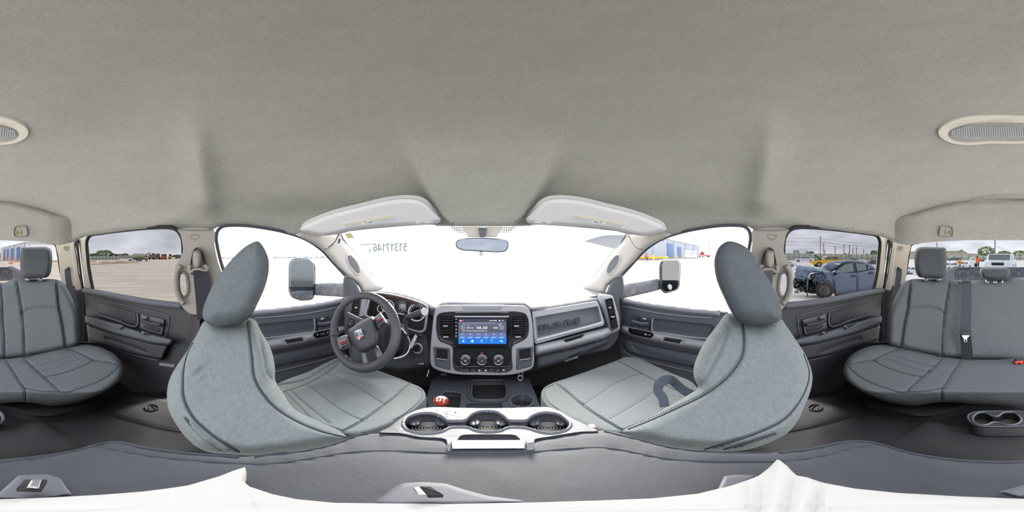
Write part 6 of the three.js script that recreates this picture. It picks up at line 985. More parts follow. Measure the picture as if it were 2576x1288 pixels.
// ---- gravel lot ----
{
  fence('pale fence with posts on the far left edge of the gravel lot', 224, 300, 644.6, 644.8, 654, 653.6, 214, 9, fGreen);
  tree('round green tree behind the pale fence on the gravel lot', 245, 280, 628.6, 646, 262, M.leaf);
  tree('low green bush right of the round tree', 276, 295, 637.5, 646, 264, M.leafDark); tree('low bush left of the round tree', 226, 248, 637.5, 646, 266, M.leafDark);
  for (const [a, b, t, l] of [[296, 312, 639, 'distant dark bush right of the pale fence'], [308, 322, 637.6, 'distant dark bush left of the tanker truck'], [374, 392, 640, 'distant dark bush over the wheel loader'], [434, 462, 641, 'distant dark bush beyond the yellow roller']]) tree(l, a, b, t, 646, 420 + a / 20, M.leafDark, 'bushes on the gravel lot horizon');
  solo('warehouse', 'long low grey building on the horizon behind the gravel lot', 'building', slab([[294, 642.4], [345, 641.8], [345, 650], [294, 650.6]], 330, 10, 0.2, 0.1), std('#a9a7a6', 0.8));
  solo('dirt_berm', 'low brown ridge of dirt across the gravel lot', 'dirt', pipe([[228, 667.5], [250, 666], [275, 664.5], [300, 663.6], [325, 662.6], [352, 661.4]].map(([x, y]) => { const v = at(x, y, gd(y)); v.y = 0; return v; }), (t) => 0.1 + 0.5 * Math.sin(Math.PI * t) + 0.12 * Math.sin(t * 23), { round: 9, seg: 50, flatY: 1 }), std('#a8917d', 0.95, { map: TX.gravel }), { kind: 'structure' });
  const t = thing('tanker_truck', 'dusty cream tanker truck parked on the gravel lot', 'truck'), d = gd(657.4), cr = std('#c6c3a4', 0.7, { map: TX.clothTone });
  part(t, 'tank', relief(rp([332.5, 640, 336, 637.8, 362, 637.8, 364.5, 640, 364.5, 648.5, 333, 650], 2), { d, bulge: 0.9, radius: 6, step: 2, t: 1.5, dir: away(348) }), cr);
  part(t, 'chassis', slab([[333, 650], [371, 649], [371, 652.6], [333, 653.6]], d, 1.8, 0.2), M.trimMid);
  const c = part(t, 'cab', slab(rp([364.5, 641, 369, 640.4, 371.6, 647, 372.6, 650, 371.8, 655.4, 365, 655.4], 0.8), d - 0.5, 2, 0.4), cr); part(c, 'cab_window', slab([[366.5, 642], [368.8, 641.8], [370.2, 646.6], [366.5, 646.8]], d - 0.7, 0.1, 0.1, 0.02), M.gloss);
  for (const x of [344.5, 349, 354, 368.5]) { const w = part(t, 'wheel', slab(ell(x, 654, 3.1, 3.4, 18), d - 0.8, 0.4, 0.4), M.tyre); part(w, 'rim', slab(ell(x, 654, 1.6, 1.8, 14), d - 0.95, 0.1, 0.2, 0.02), std('#c9c4b2', 0.6)); }
  vehicle('small dark van parked behind the tanker truck', 'van', 'suv', '#3c4048', 324, 335, 657, { turn: 1.2 });
  vehicle('small dark red car far off on the gravel lot', 'car', 'sedan', '#7c2b3a', 313, 321, 650.4, {});
  vehicle('dark blue pickup at the right end of the gravel lot', 'pickup', 'pickup', '#3a4a63', 441, 458, 651.6, {});
  let machines = 0; const machine = (name, label, body, colors, cab, wheels, boom) => { const g = thing(name, label, 'machine'), d = 232 + machines++ * 9; part(g, 'body', slab(rp(body, 0.6), d, 2.2, 0.3), std(colors[0], 0.6)); const k = part(g, 'cab', slab(rp(cab, 0.4), d + 0.2, 1.4, 0.2), std(colors[1], 0.6)); const xs = cab.filter((_, i) => !(i % 2)), ys = cab.filter((_, i) => i % 2); part(k, 'cab_window', slab(box2(Math.min(...xs) + 1, Math.min(...ys) + 1.2, Math.max(...xs) - 1, Math.min(...ys) + 4.2), d - 0.05, 0.1, 0.1, 0.02), M.gloss); for (const [x, y, r, m] of wheels) part(g, 'wheel', slab(ell(x, y, r, r, 18), d - 0.4, 0.6, 0.3), m || M.tyre); if (boom) part(g, 'boom', slab(rp(boom, 0.3), d + 0.4, 0.6, 0.2), std(colors[0], 0.7)); };
  machine('wheel_loader', 'rusty brown wheel loader with a raised boom behind the tanker cab', [372, 643, 388, 642, 392, 648, 391, 652, 372, 651], ['#8f7d63', '#77705e'], [382, 637, 390, 637, 391, 646, 381, 646], [[386, 650.5, 3], [376, 650.5, 2.6]], [362, 640, 372, 637, 378, 634.8, 380, 636, 372, 641]);
  machine('compactor', 'dark green machine between the loader and the orange paver', [391, 643, 403, 643, 404, 651, 391, 651], ['#5c6450', '#4c5349'], [393, 638, 402, 638, 402, 645, 393, 645], [[394, 650.5, 3, std('#a5705a', 0.7)], [401, 650.5, 2.6]]);
  machine('paver', 'orange road paver in the row of machines', [403, 647, 416, 646.5, 420, 649, 420, 653, 403, 653], ['#e0663a', '#b8553a'], [405, 639.5, 419, 638.8, 420, 647, 406, 647], [[417, 650.5, 2.6], [407, 651, 2]]);
  machine('roller', 'yellow roller with a roof at the end of the machine row', [423, 646, 433, 645.5, 434, 651, 423, 651], ['#d9b23a', '#8d8f88'], [424.5, 639, 432, 639, 432, 647, 424.5, 647], [[426, 649.8, 2.4], [431.5, 649.8, 2.4, std('#b9ab84', 0.7)]]);
}
// ---- driver window: distant pale rows of parked vehicles ----
for (const [i, [x0, x1, y]] of [[553, 566, 651], [566, 580, 651.2], [578, 592, 651.4], [684, 698, 650.6], [697, 709, 650.4], [708, 722, 650.2], [722, 734, 650.2], [733, 748, 650], [748, 760, 650], [761, 776, 649.8], [776, 788, 649.8], [789, 803, 649.8], [803, 818, 649.8], [818, 833, 649.8]].entries())
  vehicle(i < 3 ? `${['pale blue', 'grey', 'deep blue'][i]} distant car just left of the driver headrest` : `${['pale blue', 'grey', 'deep blue', 'silver grey'][i % 4]} distant car beyond driver window, ${ORD[i - 3]} from left right of headrest`, 'car', i % 3 ? 'sedan' : 'suv', ['#7d94ab', '#99a3ab', '#5d7f9f', '#8b9298'][i % 4], x0 + 0.8, x1 - 0.8, y, { group: i < 3 ? 'distant cars left of the driver headrest' : 'distant cars beyond the driver window' });
// ---- warehouse through the passenger window and windscreen ----
{
  const g = thing('warehouse', 'white warehouse with two blue doors outside the passenger window', 'building');
  const wall = std('#9fa5ae', 0.8, { bumpMap: TX.ribs, bumpScale: 0.04 });
  part(g, 'wall', plate([[1592, 586.5], [1670, 599.5], [1761, 619], [1761, 650.2], [1690, 651.8], [1640, 653.2], [1592, 654.4]], { d: plane(1480, 75, 1761, 160), t: 0.5, bp: 0.3, bev: 0.05 }), wall);
  part(g, 'roof_edge', pipe([at(1640, 594.2, plane(1480, 75, 1761, 160)(1640) - 0.2), at(1668, 599, plane(1480, 75, 1761, 160)(1668) - 0.2), at(1716, 610, plane(1480, 75, 1761, 160)(1716) - 0.2), at(1761, 619, 159.8)], 0.12, { round: 5 }), std('#8fa3b3', 0.5));
  const pw = plane(1480, 75, 1761, 160), D2 = (x) => pw(x) - 0.35;
  dockDoor(g, [[1678, 611], [1693, 613.3], [1693, 649.4], [1679.5, 649.2]], D2, '#33639a'); dockDoor(g, [[1704.5, 620], [1713.8, 621.6], [1714, 647.8], [1706, 648]], D2, '#33639a');
  for (const [x, t] of [[1643, 613], [1694.6, 605], [1724.3, 611], [1745.6, 615.5]]) part(g, 'downpipe', pipe([at(x, t, D2(x)), at(x, 650, D2(x))], px(0.55, D2(x)), { round: 6, seg: 1 }), std('#6f93b8', 0.5));
  part(g, 'wall_lamp', [plate(ell(1668, 606, 1, 1.6, 10), { d: D2(1668), t: 0.3 })], M.pole);
  const y = thing('guard_rail', 'yellow rail above a grey loading dock outside the passenger window', 'guard rail');
  part(y, 'beam', [slab([[1602, 646], [1645, 646.6], [1682, 645], [1682, 649], [1645, 650], [1602, 649]], 84, 0.2, 0.3, 0.03)], M.yellow);
  part(y, 'dock_wall', slab([[1600, 649], [1643, 650], [1674, 649], [1674, 653], [1643, 656], [1601, 656]], 84.2, 0.4, 0.3, 0.03), std('#9a9a94', 0.9));
  for (const [x0, x1, yy] of [[1697, 1707, 644.6], [1718, 1754, 643]]) { const r = thing('guard_rail', x0 < 1700 ? 'short yellow rail between the two blue doors' : 'long yellow rail in front of the white gate right of the blue doors', 'guard rail'); part(r, 'beam', slab(box2(x0, yy - 1.4, x1, yy + 1.4), 118, 0.2, 0.3, 0.03), M.yellow); for (const x of [x0 + 0.8, x1 - 0.8]) part(r, 'leg', slab(box2(x - 0.5, yy, x + 0.5, 652.2), 118.1, 0.2, 0.1, 0.02), M.yellow); }
  solo('bollard', 'tall yellow bollard beside the loading dock', 'bollard', pipe([at(1644, 657, 80), at(1644, 640.5, 80)], px(1.9, 80), { round: 10, seg: 2 }), M.yellow);
  const gt = thing('gate', 'white framed steel gate right of the blue doors', 'gate');
  part(gt, 'gate_panel', slab(box2(1722.5, 629.5, 1754, 647), 96, 0.1, 0.1, 0.02), std('#e9ecec', 0.7)); for (const x of [1722.5, 1741, 1754]) part(gt, 'post', slab(box2(x - 0.4, 629, x + 0.4, 649), 95.8, 0.1, 0.1, 0.02), std('#7f918b', 0.6)); part(gt, 'rail', [slab(box2(1722, 629, 1754.4, 629.8), 95.8, 0.1, 0.1, 0.02), slab(box2(1722, 637, 1754.4, 637.8), 95.8, 0.1, 0.1, 0.02)], std('#7f918b', 0.6));
  const r = thing('trailer_tractor', 'red tractor unit with a red flat trailer beyond the gate', 'truck');
  part(r, 'cab', slab(rp([1763, 634, 1768, 632.6, 1772, 634, 1772, 643, 1760, 643, 1761, 638], 0.8), 110, 2, 0.3), std('#c64a50', 0.5)); part(r, 'trailer', slab(rp([1771, 641, 1787, 641.6, 1787, 646, 1772, 645], 0.6), 110, 2, 0.3), std('#d4503f', 0.5)); for (const x of [1761, 1768, 1782]) part(r, 'wheel', slab(ell(x, 645.5, 2, 2, 14), 109.6, 0.5, 0.2), M.tyre); part(r, 'cab_window', slab(box2(1764, 635, 1768, 638), 109.8, 0.1, 0.1, 0.02), M.gloss);
  solo('light_pole', 'thin grey pole beyond the red truck outside the passenger window', 'pole', pipe([at(1783.5, CY + EYE * F / 120, 120), at(1783.5, 604, 120)], px(0.5, 120), { round: 6, seg: 2 }), M.pole);
  {
    const s = new THREE.Shape([[9, 44], [17.5, 44], [40, 96], [74, 190], [60, 260], [14, 120]].map(([x, z]) => new THREE.Vector2(x, z)));
    solo('apron', 'raised pale concrete apron in front of the white warehouse', 'apron', new THREE.ExtrudeGeometry(s, { depth: 0.95, bevelEnabled: false }).rotateX(-Math.PI / 2), std('#e6e4df', 0.95, { map: TX.concrete }), { kind: 'structure' });
  }
  // gable of a big building; overexposed lower wall left out, post added
  const b = thing('building_gable', 'pale ribbed building gable in the passenger windscreen corner, overexposed lower wall left out', 'building_gable');
  part(b, 'post', pipe([at(1568, 683, 57), at(1568, 600, 57)], 0.09, { round: 8, seg: 1 }), M.pole);
  part(b, 'gable_panel', plate([[1470, 607], [1520, 593.8], [1575, 592], [1575, 636], [1545, 626]], { d: 57, t: 1, bp: 0.3, bev: 0.05 }), std('#8f9396', 0.8, { bumpMap: TX.ribs, bumpScale: 0.05 }));
  part(b, 'roof_edge', pipe([at(1470, 607, 56.8), at(1520, 593.4, 56.8), at(1575, 592.6, 56.8)], 0.06, { round: 5, seg: 8 }), std('#7e8f96', 0.6));
}
// ---- passenger rear window ----
{
  fence('pale green fence of wide panels behind the yellow pickup', 1972, 2236, 636.4, 641.2, 655.5, 655.5, 190, 20, fGreen);
  for (const [i, [x, t, b, arm]] of [[2028.7, 629, 645], [2063.7, 593, 645, 1], [2072, 613, 645, 1], [2075, 628, 645], [2101, 618.5, 645], [2123, 616, 645, 1], [2137, 617, 645, 1], [2145.7, 623, 645], [2154.5, 621, 645], [2172.6, 626, 645]].entries()) {
    const p = thing('utility_pole', i === 1 ? 'tallest utility pole with a crossarm, left of the open yellow hood' : `${arm ? 'utility pole with a crossarm' : 'plain utility pole'} behind the pale green fence, ${ORD[i]} of ten from the left`, 'utility pole', { group: 'utility poles behind the green fence' }), d = 230 + i * 3;
    part(p, 'shaft', pipe([at(x, CY + EYE * F / d, d), at(x, t, d)], px(0.75, d), { round: 6, seg: 1 }), M.pole);
    if (arm) part(p, 'crossarm', pipe([at(x - 2.2, t + 2, d - 0.3), at(x + 2.2, t + 2.2, d - 0.3)], px(0.4, d), { round: 5, seg: 1 }), M.pole);
  }
  for (const [wi, [y0, y1, y2]] of [[598, 600.5, 619], [607, 609, 626], [616, 611, 622], [619, 617.5, 630], [627.5, 624.5, 634], [632, 630, 639]].entries()) solo('overhead_wire', `thin overhead wire across the passenger rear window sky, ${ORD[wi]} from the top`, 'wire', pipe([at(1970, y0, 232 + wi * 2), at(2020, (y0 + y1) / 2 + 0.8, 232 + wi * 2), at(2064, y1, 232 + wi * 2), at(2140, lerp(y1, y2, 0.45) + 1.2, 236 + wi * 2), at(2225, y2, 240 + wi * 2)], 0.045, { round: 4, seg: 20 }), M.pole, { group: 'overhead wires' });
  tree('dark round tree above the fence left of the open yellow hood', 2030, 2049, 631.5, 640, 260, M.leafDark); tree('grey-green tree at the right end of the passenger rear window', 2190, 2208, 629.5, 642, 250, M.leaf);
  for (const [a, b, t, l] of [[2118, 2132, 637.4, 'small dark bush peeping over the green fence above the yellow pickup bed'], [2176, 2184, 638.6, 'small dark bush peeping over the green fence near the grey-green tree']]) tree(l, a, b, t, 642, 270, M.leafDark, 'bushes over the green fence');
  // orange-yellow forklift
  const f = thing('forklift', 'orange-yellow forklift with a grey cab driving past the fence', 'forklift'), d = gd(652.4);
  part(f, 'body', slab(rp([1990, 641, 2000, 638, 2022, 638, 2034, 642, 2033, 648, 1992, 650], 2), d, 2, 0.5), std('#dba24e', 0.6)); part(f, 'cab', slab(rp([1996, 630, 2010, 629.6, 2010.5, 638, 1996, 638.4], 0.8), d + 0.3, 1.8, 0.3), std('#8f978f', 0.6)); part(f, 'cab_window', slab(box2(1998, 631.4, 2008.5, 636.4), d, 0.1, 0.1, 0.02), std('#c3cbc9', 0.3)); for (const x of [1997, 2026]) part(f, 'wheel', slab(ell(x, 649, 3.4, 3.4, 18), d - 0.6, 0.6, 0.4), M.tyre);
  vehicle('white sedan in side view behind the wrecked blue sedan', 'car', 'sedan', '#e9ecf0', 2001, 2047, 659.5, {});
  vehicle('white car mostly hidden by the pillar, left in the passenger rear window', 'car', 'sedan', '#e9ecf0', 1956, 1999, 671, { turn: 0.0 });
  vehicle('silver grey suv behind the tail of the yellow pickup', 'car', 'suv', '#8b8f92', 2134, 2152, 656, {});
  vehicle('dark maroon damaged car right of the silver suv', 'car', 'sedan', '#5d3a42', 2149, 2163, 655, { turn: 0.4 });
  vehicle('white car seen from the front right of the maroon car', 'car', 'sedan', '#eef0f2', 2161, 2175, 657, { turn: 1.3, fit: 0.85 });
  vehicle('black car with raised bonnet right of the white front-on car', 'car', 'sedan', '#2a2b30', 2172, 2192, 655, {});
  vehicle('dark navy car behind the roof of the wrecked blue sedan', 'car', 'sedan', '#4a5360', 2172, 2222, 668, { turn: 0.5 });
  vehicle('grey suv at the right edge of the passenger rear window', 'car', 'suv', '#7c8084', 2192, 2216, 654.5, {});
  solo('traffic_cone', 'orange cone standing on the dark navy car behind the wrecked sedan', 'cone', slab([[2186, 652.4], [2187.4, 648], [2190.6, 648], [2192, 652.4]], 91, 0.4, 0.2, 0.03), M.orange);
  solo('umbrella', 'brown folded umbrella standing behind the yellow pickup tail', 'umbrella', slab(rp([2133, 646.5, 2134.6, 636, 2135.6, 634, 2136.6, 636, 2138, 646.5, 2136, 648, 2136, 670, 2135, 670, 2135, 648], 0.4), 84, 0.3, 0.2, 0.03), std('#8d7a68', 0.8));
  const y = vehicle('bright yellow pickup truck with its hood raised', 'pickup', 'pickup', '#f2c02a', 2044, 2137, 671.5, { turn: 0.22 });
  part(y, 'raised_hood', [rbox(1.35, 0.06, 1.6, 0.03).rotateZ(-0.75).translate(-1.85, 1.6, 0)], paint('#f2c02a'), 'raised yellow hood'); part(y, 'hood_lining', rbox(1.25, 0.04, 1.5, 0.02).rotateZ(-0.75).translate(-1.87, 1.55, 0), M.black); part(y, 'engine', [rbox(1.1, 0.16, 1.2, 0.06).translate(-1.95, 1.14, 0), rbox(0.5, 0.12, 0.5, 0.05).translate(-1.7, 1.24, 0.2)], M.steel); part(y, 'bed_opening', rbox(1.7, 0.03, 1.5, 0.01).translate(1.9, 1.12, 0), M.black);
}
// ---- wrecked blue sedan ----
{
  const g = thing('wrecked_sedan', 'grey-blue sedan with a crushed front end right outside the passenger rear window', 'car'), d = 21.2, dir = [0.62, 0, -1];
  const P = (o, dd, t, extra = {}) => plate(o, { d: dd, t, dir, bp: 0.8, bev: 0.03, ...extra }), blue = phys('#8496ab', 0.4, { clearcoat: 0.5, clearcoatRoughness: 0.25, map: TX.clothTone });
  part(g, 'roof', relief(sm([2074, 665, 2090, 658.8, 2116, 655.8, 2157, 655.8, 2179, 659.6, 2202, 672, 2232, 690, 2228, 697, 2180, 672, 2150, 662, 2124, 664, 2100, 680, 2088, 684], 4), { d: d + 0.35, bulge: 0.3, radius: 9, step: 3, t: 1.0, dir }), blue);
  part(g, 'side_panel', relief(sm([2094, 687, 2103, 686, 2150, 686, 2185, 680, 2210, 679, 2236, 692, 2236, 722, 2193, 730, 2157, 736, 2100, 741, 2096, 737, 2093, 722, 2080, 711, 2070, 708, 2072, 690, 2080, 686], 4), { d, bulge: 0.22, radius: 12, step: 3, t: 1.2, dir, grooves: [op([2155, 686, 2156, 712, 2155.5, 733]), op([2094, 688, 2095, 705, 2099, 738])], gd: 0.1, gw: 1.2 }), blue);
  part(g, 'window_frame', P(sm([2100, 684, 2122, 664, 2147, 659, 2180, 663, 2196, 675, 2184, 684, 2150, 688, 2108, 690], 4), d + 0.1, 0.3), M.trimMid);
  const gm = phys('#9aa9a8', 0.2, { clearcoat: 0.3, map: TX.clothTone });
  part(g, 'side_window', P(rp([2104, 681, 2125, 665, 2145, 661.6, 2149, 684, 2116, 688], 1.5), d + 0.05, 0.05), gm); part(g, 'side_window', P(rp([2152, 661.8, 2178, 665, 2181, 680, 2156, 683.6], 1.5), d + 0.05, 0.05), gm); part(g, 'quarter_window', P(rp([2181.5, 667, 2192, 675, 2183, 679.6], 0.8), d + 0.05, 0.05), gm);
  part(g, 'windscreen', P(rp([2057, 676, 2076, 665.5, 2091, 661.6, 2116, 662, 2087, 683, 2072, 682.6], 1.5), (x, y) => d + 0.1 + (684 - y) * 0.02, 0.05), phys('#c5d2d8', 0.15, { clearcoat: 0.5 }));
  part(g, 'windscreen_label', P([[2099, 661.8], [2115, 662.6], [2112, 666.4], [2098, 664.8]], d - 0.05, 0.02, { bev: 0, bp: 0.1 }), M.white);
  // crumpled hood and shredded front
  part(g, 'crumpled_hood', relief(sm([2002, 669, 2020, 669.5, 2043, 671.5, 2058, 677, 2073, 684.5, 2055, 685.5, 2038, 687, 2033, 695, 2026, 704, 2017, 705.5, 2000, 699], 3), { d: d - 0.2, bulge: 0.2, radius: 7, step: 2, t: 0.1, dir, height: (x, y) => 0.35 * (fbm(x / 9, y / 6, 4) - 0.5) }), phys('#9db0c6', 0.4, { clearcoat: 0.4, map: TX.clothTone }));
  part(g, 'torn_fender', relief(sm([2042, 690, 2060, 686, 2090, 686, 2094, 700, 2098, 735, 2090, 716, 2076, 708, 2062, 712, 2050, 720, 2044, 706], 3), { d: d - 0.15, bulge: 0.2, radius: 6, step: 1.6, t: 0.3, dir, height: (x, y) => 0.5 * (fbm(x / 5, y / 5, 4) - 0.5) * sstep(2096, 2066, x) }), blue);
  part(g, 'engine_bay', relief(sm([1997, 699, 2016, 705, 2030, 701, 2040, 690, 2056, 700, 2058, 716, 2052, 738, 2034, 737, 2014, 732, 1997, 724], 3), { d: d + 0.1, bulge: 0.3, radius: 8, step: 1.8, t: 1.0, dir, height: (x, y) => 0.6 * (fbm(x / 4, y / 4, 4) - 0.5) }), std('#4f4d4c', 0.7, { map: TX.spatter }));
  for (let i = 0; i < 26; i++) { const x = 1999 + rnd() * 56, y = 698 + rnd() * 34, a = rnd() * 3.1, l = 4 + rnd() * 9; part(g, 'loose_debris', pipe([at(x, y, d - 0.1 - rnd() * 0.3), at(x + Math.cos(a) * l * 0.5, y + Math.sin(a) * l * 0.5 + 1, d - 0.3 - rnd() * 0.3), at(x + Math.cos(a) * l, y + Math.sin(a) * l, d - 0.1 - rnd() * 0.3)], 0.012 + rnd() * 0.035, { round: 5, seg: 5 }), [M.trimMid, M.steel, M.brushed, M.black, std('#9a8d7d', 0.7)][i % 5]); }
  part(g, 'front_frame_rail', slab([[2000, 716], [2050, 722], [2054, 738], [2030, 735], [2010, 728]], d - 0.25, 0.3, 0.5), std('#55585c', 0.7, { map: TX.spatter })); part(g, 'hanging_hose', pipe([at(2032, 702, d - 0.4), at(2031, 722, d - 0.45), at(2031, 746, d - 0.3)], 0.03, { round: 6 }), std('#6c8494', 0.6));
  const w = part(g, 'front_wheel', new THREE.TorusGeometry(px(14.5, d), px(5.6, d), 12, 40).scale(1, 1, 1.4).rotateY(-0.4).translate(...at(2073, 730, d - 0.45).toArray()), std('#4d4943', 0.9));
  part(w, 'steel_rim', facing(new THREE.CylinderGeometry(px(11.5, d), px(12.5, d), 0.12, 32).rotateX(Math.PI / 2), 2074, 730, d - 0.5, -0.4), std('#7d7770', 0.6)); part(w, 'hub', facing(new THREE.CylinderGeometry(px(4, d), px(5, d), 0.1, 20).rotateX(Math.PI / 2), 2074.2, 730, d - 0.6, -0.4), std('#5c5854', 0.6));
  for (let i = 0; i < 10; i++) { const a = i / 10 * 6.283; part(w, 'rim_hole', facing(new THREE.CylinderGeometry(px(1.1, d), px(1.1, d), 0.03, 8).rotateX(Math.PI / 2), 2074 + Math.cos(a) * 8.3, 730 + Math.sin(a) * 8.6, d - 0.58 + Math.cos(a) * 0.06, -0.4), M.black); }
  part(g, 'rocker_dirt_band', P([[2100, 738], [2160, 733], [2236, 719], [2236, 726], [2160, 740], [2100, 745]], d + 0.1, 1.0), std('#5e5c5a', 0.9, { map: TX.dirt }));
  const mm = part(g, 'wing_mirror', relief(sm([2103, 683, 2108, 680.6, 2114, 682, 2116, 686, 2112, 688.6, 2105, 689], 3), { d: d - 0.4, bulge: 0.12, radius: 3, step: 1.2, t: 0.1 }), blue); part(mm, 'mirror_foot', P([[2098, 686], [2106, 687], [2104, 692], [2096, 691]], d - 0.2, 0.2, { bp: 0.3 }), M.black);
  for (const [x, y] of [[2147, 693.5], [2191, 686]]) part(g, 'door_handle', pipe([at(x - 6, y + 0.5, d - 0.22), at(x, y - 0.6, d - 0.3), at(x + 6, y - 0.2, d - 0.22)], 0.035, { round: 6 }), M.trimMid);
}
// ---- passenger half of the back window ----
{
  fence('long pale fence with brown posts behind the parked cars in the back window', 2366, 2640, 643, 643.2, 654.7, 654.7, 205, 15, fGreen);
  const b = thing('building', 'long beige flat-roofed building behind the back window fence', 'building');
  part(b, 'wall', slab([[2280, 634], [2300, 633], [2380, 632.4], [2418, 632.2], [2433, 634.6], [2433, 652.4], [2280, 652.4]], 260, 8, 0.3, 0.1), std('#c9c3ae', 0.8)); part(b, 'low_wing', slab([[2433, 637.6], [2510, 638], [2510, 652.3], [2433, 652.3]], 262, 6, 0.3, 0.1), std('#b7b5aa', 0.8)); part(b, 'roof_edge', slab([[2280, 633.2], [2380, 631.6], [2418, 631.4], [2433, 634], [2433, 635], [2418, 632.6], [2280, 634.4]], 259, 0.6, 0.1, 0.03), std('#8e8b80', 0.7));
  tree('large round green tree beside the tall pole in the back window', 2465, 2499, 620, 646, 215, M.leaf); tree('green tree right of the tall pole', 2512, 2541, 630.5, 645, 225, M.leaf); tree('green tree at the right edge of the back window', 2551, 2582, 630, 645, 225, M.leaf); tree('dark treetop over the beige building', 2410, 2424, 628.5, 634, 300, M.leafDark);
  const pole = (label, x, t, d, r = 0.8) => solo('utility_pole', label, 'utility pole', pipe([at(x, CY + EYE * F / d, d), at(x, t, d)], px(r, d), { round: 7, seg: 1 }), M.pole);
  pole('tall grey pole right of the round green tree', 2503, 602, 150, 1); pole('short pole left of the round green tree', 2461, 626, 210); pole('pole rising above the tall headrest', 2357, 610, 180); pole('thin pole above the beige building', 2380, 626, 240, 0.5);
  solo('overhead_wire', 'drooping wire from the tall pole in the back window', 'wire', pipe([at(2503, 619, 150), at(2530, 627, 160), at(2560, 631, 180), at(2600, 632, 190)], 0.04, { round: 4, seg: 12 }), M.pole);
  vehicle('white pickup truck facing the camera right of the worker in yellow', 'pickup', 'pickup', '#eceff2', 2404, 2441, 674, { turn: 1.15, fit: 0.95 });
  solo('open_door', 'open white pickup door beside the second worker', 'car door', plate(rp([2438, 652.5, 2443, 648, 2453, 647, 2453.5, 662, 2452, 671, 2440, 670], 1), { d: 74, t: 0.2, bp: 0.4, bev: 0.04, holes: [rp([2441.5, 653.6, 2445, 650, 2451.5, 649, 2451.5, 655], 0.6)], dir: away(2445) }), paint('#eceff2'));
  vehicle('white sedan with a damaged bumper left of the worker in yellow', 'car', 'sedan', '#f0f2f3', 2364, 2412, 678.5, { turn: 1.0 });
  vehicle('white suv front-on behind the low centre headrest', 'car', 'suv', '#dfe8ee', 2484, 2548, 684, { turn: 1.5, fit: 0.95 });
  vehicle('white car partly hidden by the tall headrest and corner pillar', 'car', 'sedan', '#e6eaf2', 2262, 2316, 690, { turn: 0.9 });
  vehicle('dark wrecked car near the fence left of the yellow drum', 'car', 'sedan', '#44413f', 2463, 2479, 658.6, {});
  vehicle('dark car row behind the white sedan', 'car', 'suv', '#5a6164', 2386, 2412, 657, {});
  const y = thing('drum', 'yellow drum standing near the fence', 'drum'); part(y, 'barrel', slab(rp([2482.6, 654, 2486.6, 654, 2487, 661, 2482.2, 661], 0.6), 128, 0.6, 0.2, 0.03), M.yellow); part(y, 'cap', slab(rp([2483.6, 652, 2486, 652, 2486, 654, 2483.6, 654], 0.3), 128, 0.3, 0.1, 0.02), M.yellow);
  const cr = thing('engine_cart', 'grey wheeled cart in front of the second worker', 'cart'); part(cr, 'frame', [slab(box2(2450, 661, 2450.8, 674), 68, 0.1, 0.1, 0.02), slab(box2(2458.6, 661, 2459.4, 674), 68, 0.1, 0.1, 0.02), slab(box2(2450, 661, 2459.4, 661.8), 68, 0.1, 0.1, 0.02), slab(box2(2450, 672.6, 2459.4, 673.4), 68, 0.1, 0.1, 0.02)], M.whitePaper); part(cr, 'crate', slab(rp([2451.2, 662.4, 2458.4, 662.4, 2458.4, 671.8, 2451.2, 671.8], 0.5), 68.1, 0.5, 0.2, 0.03), M.black);
}
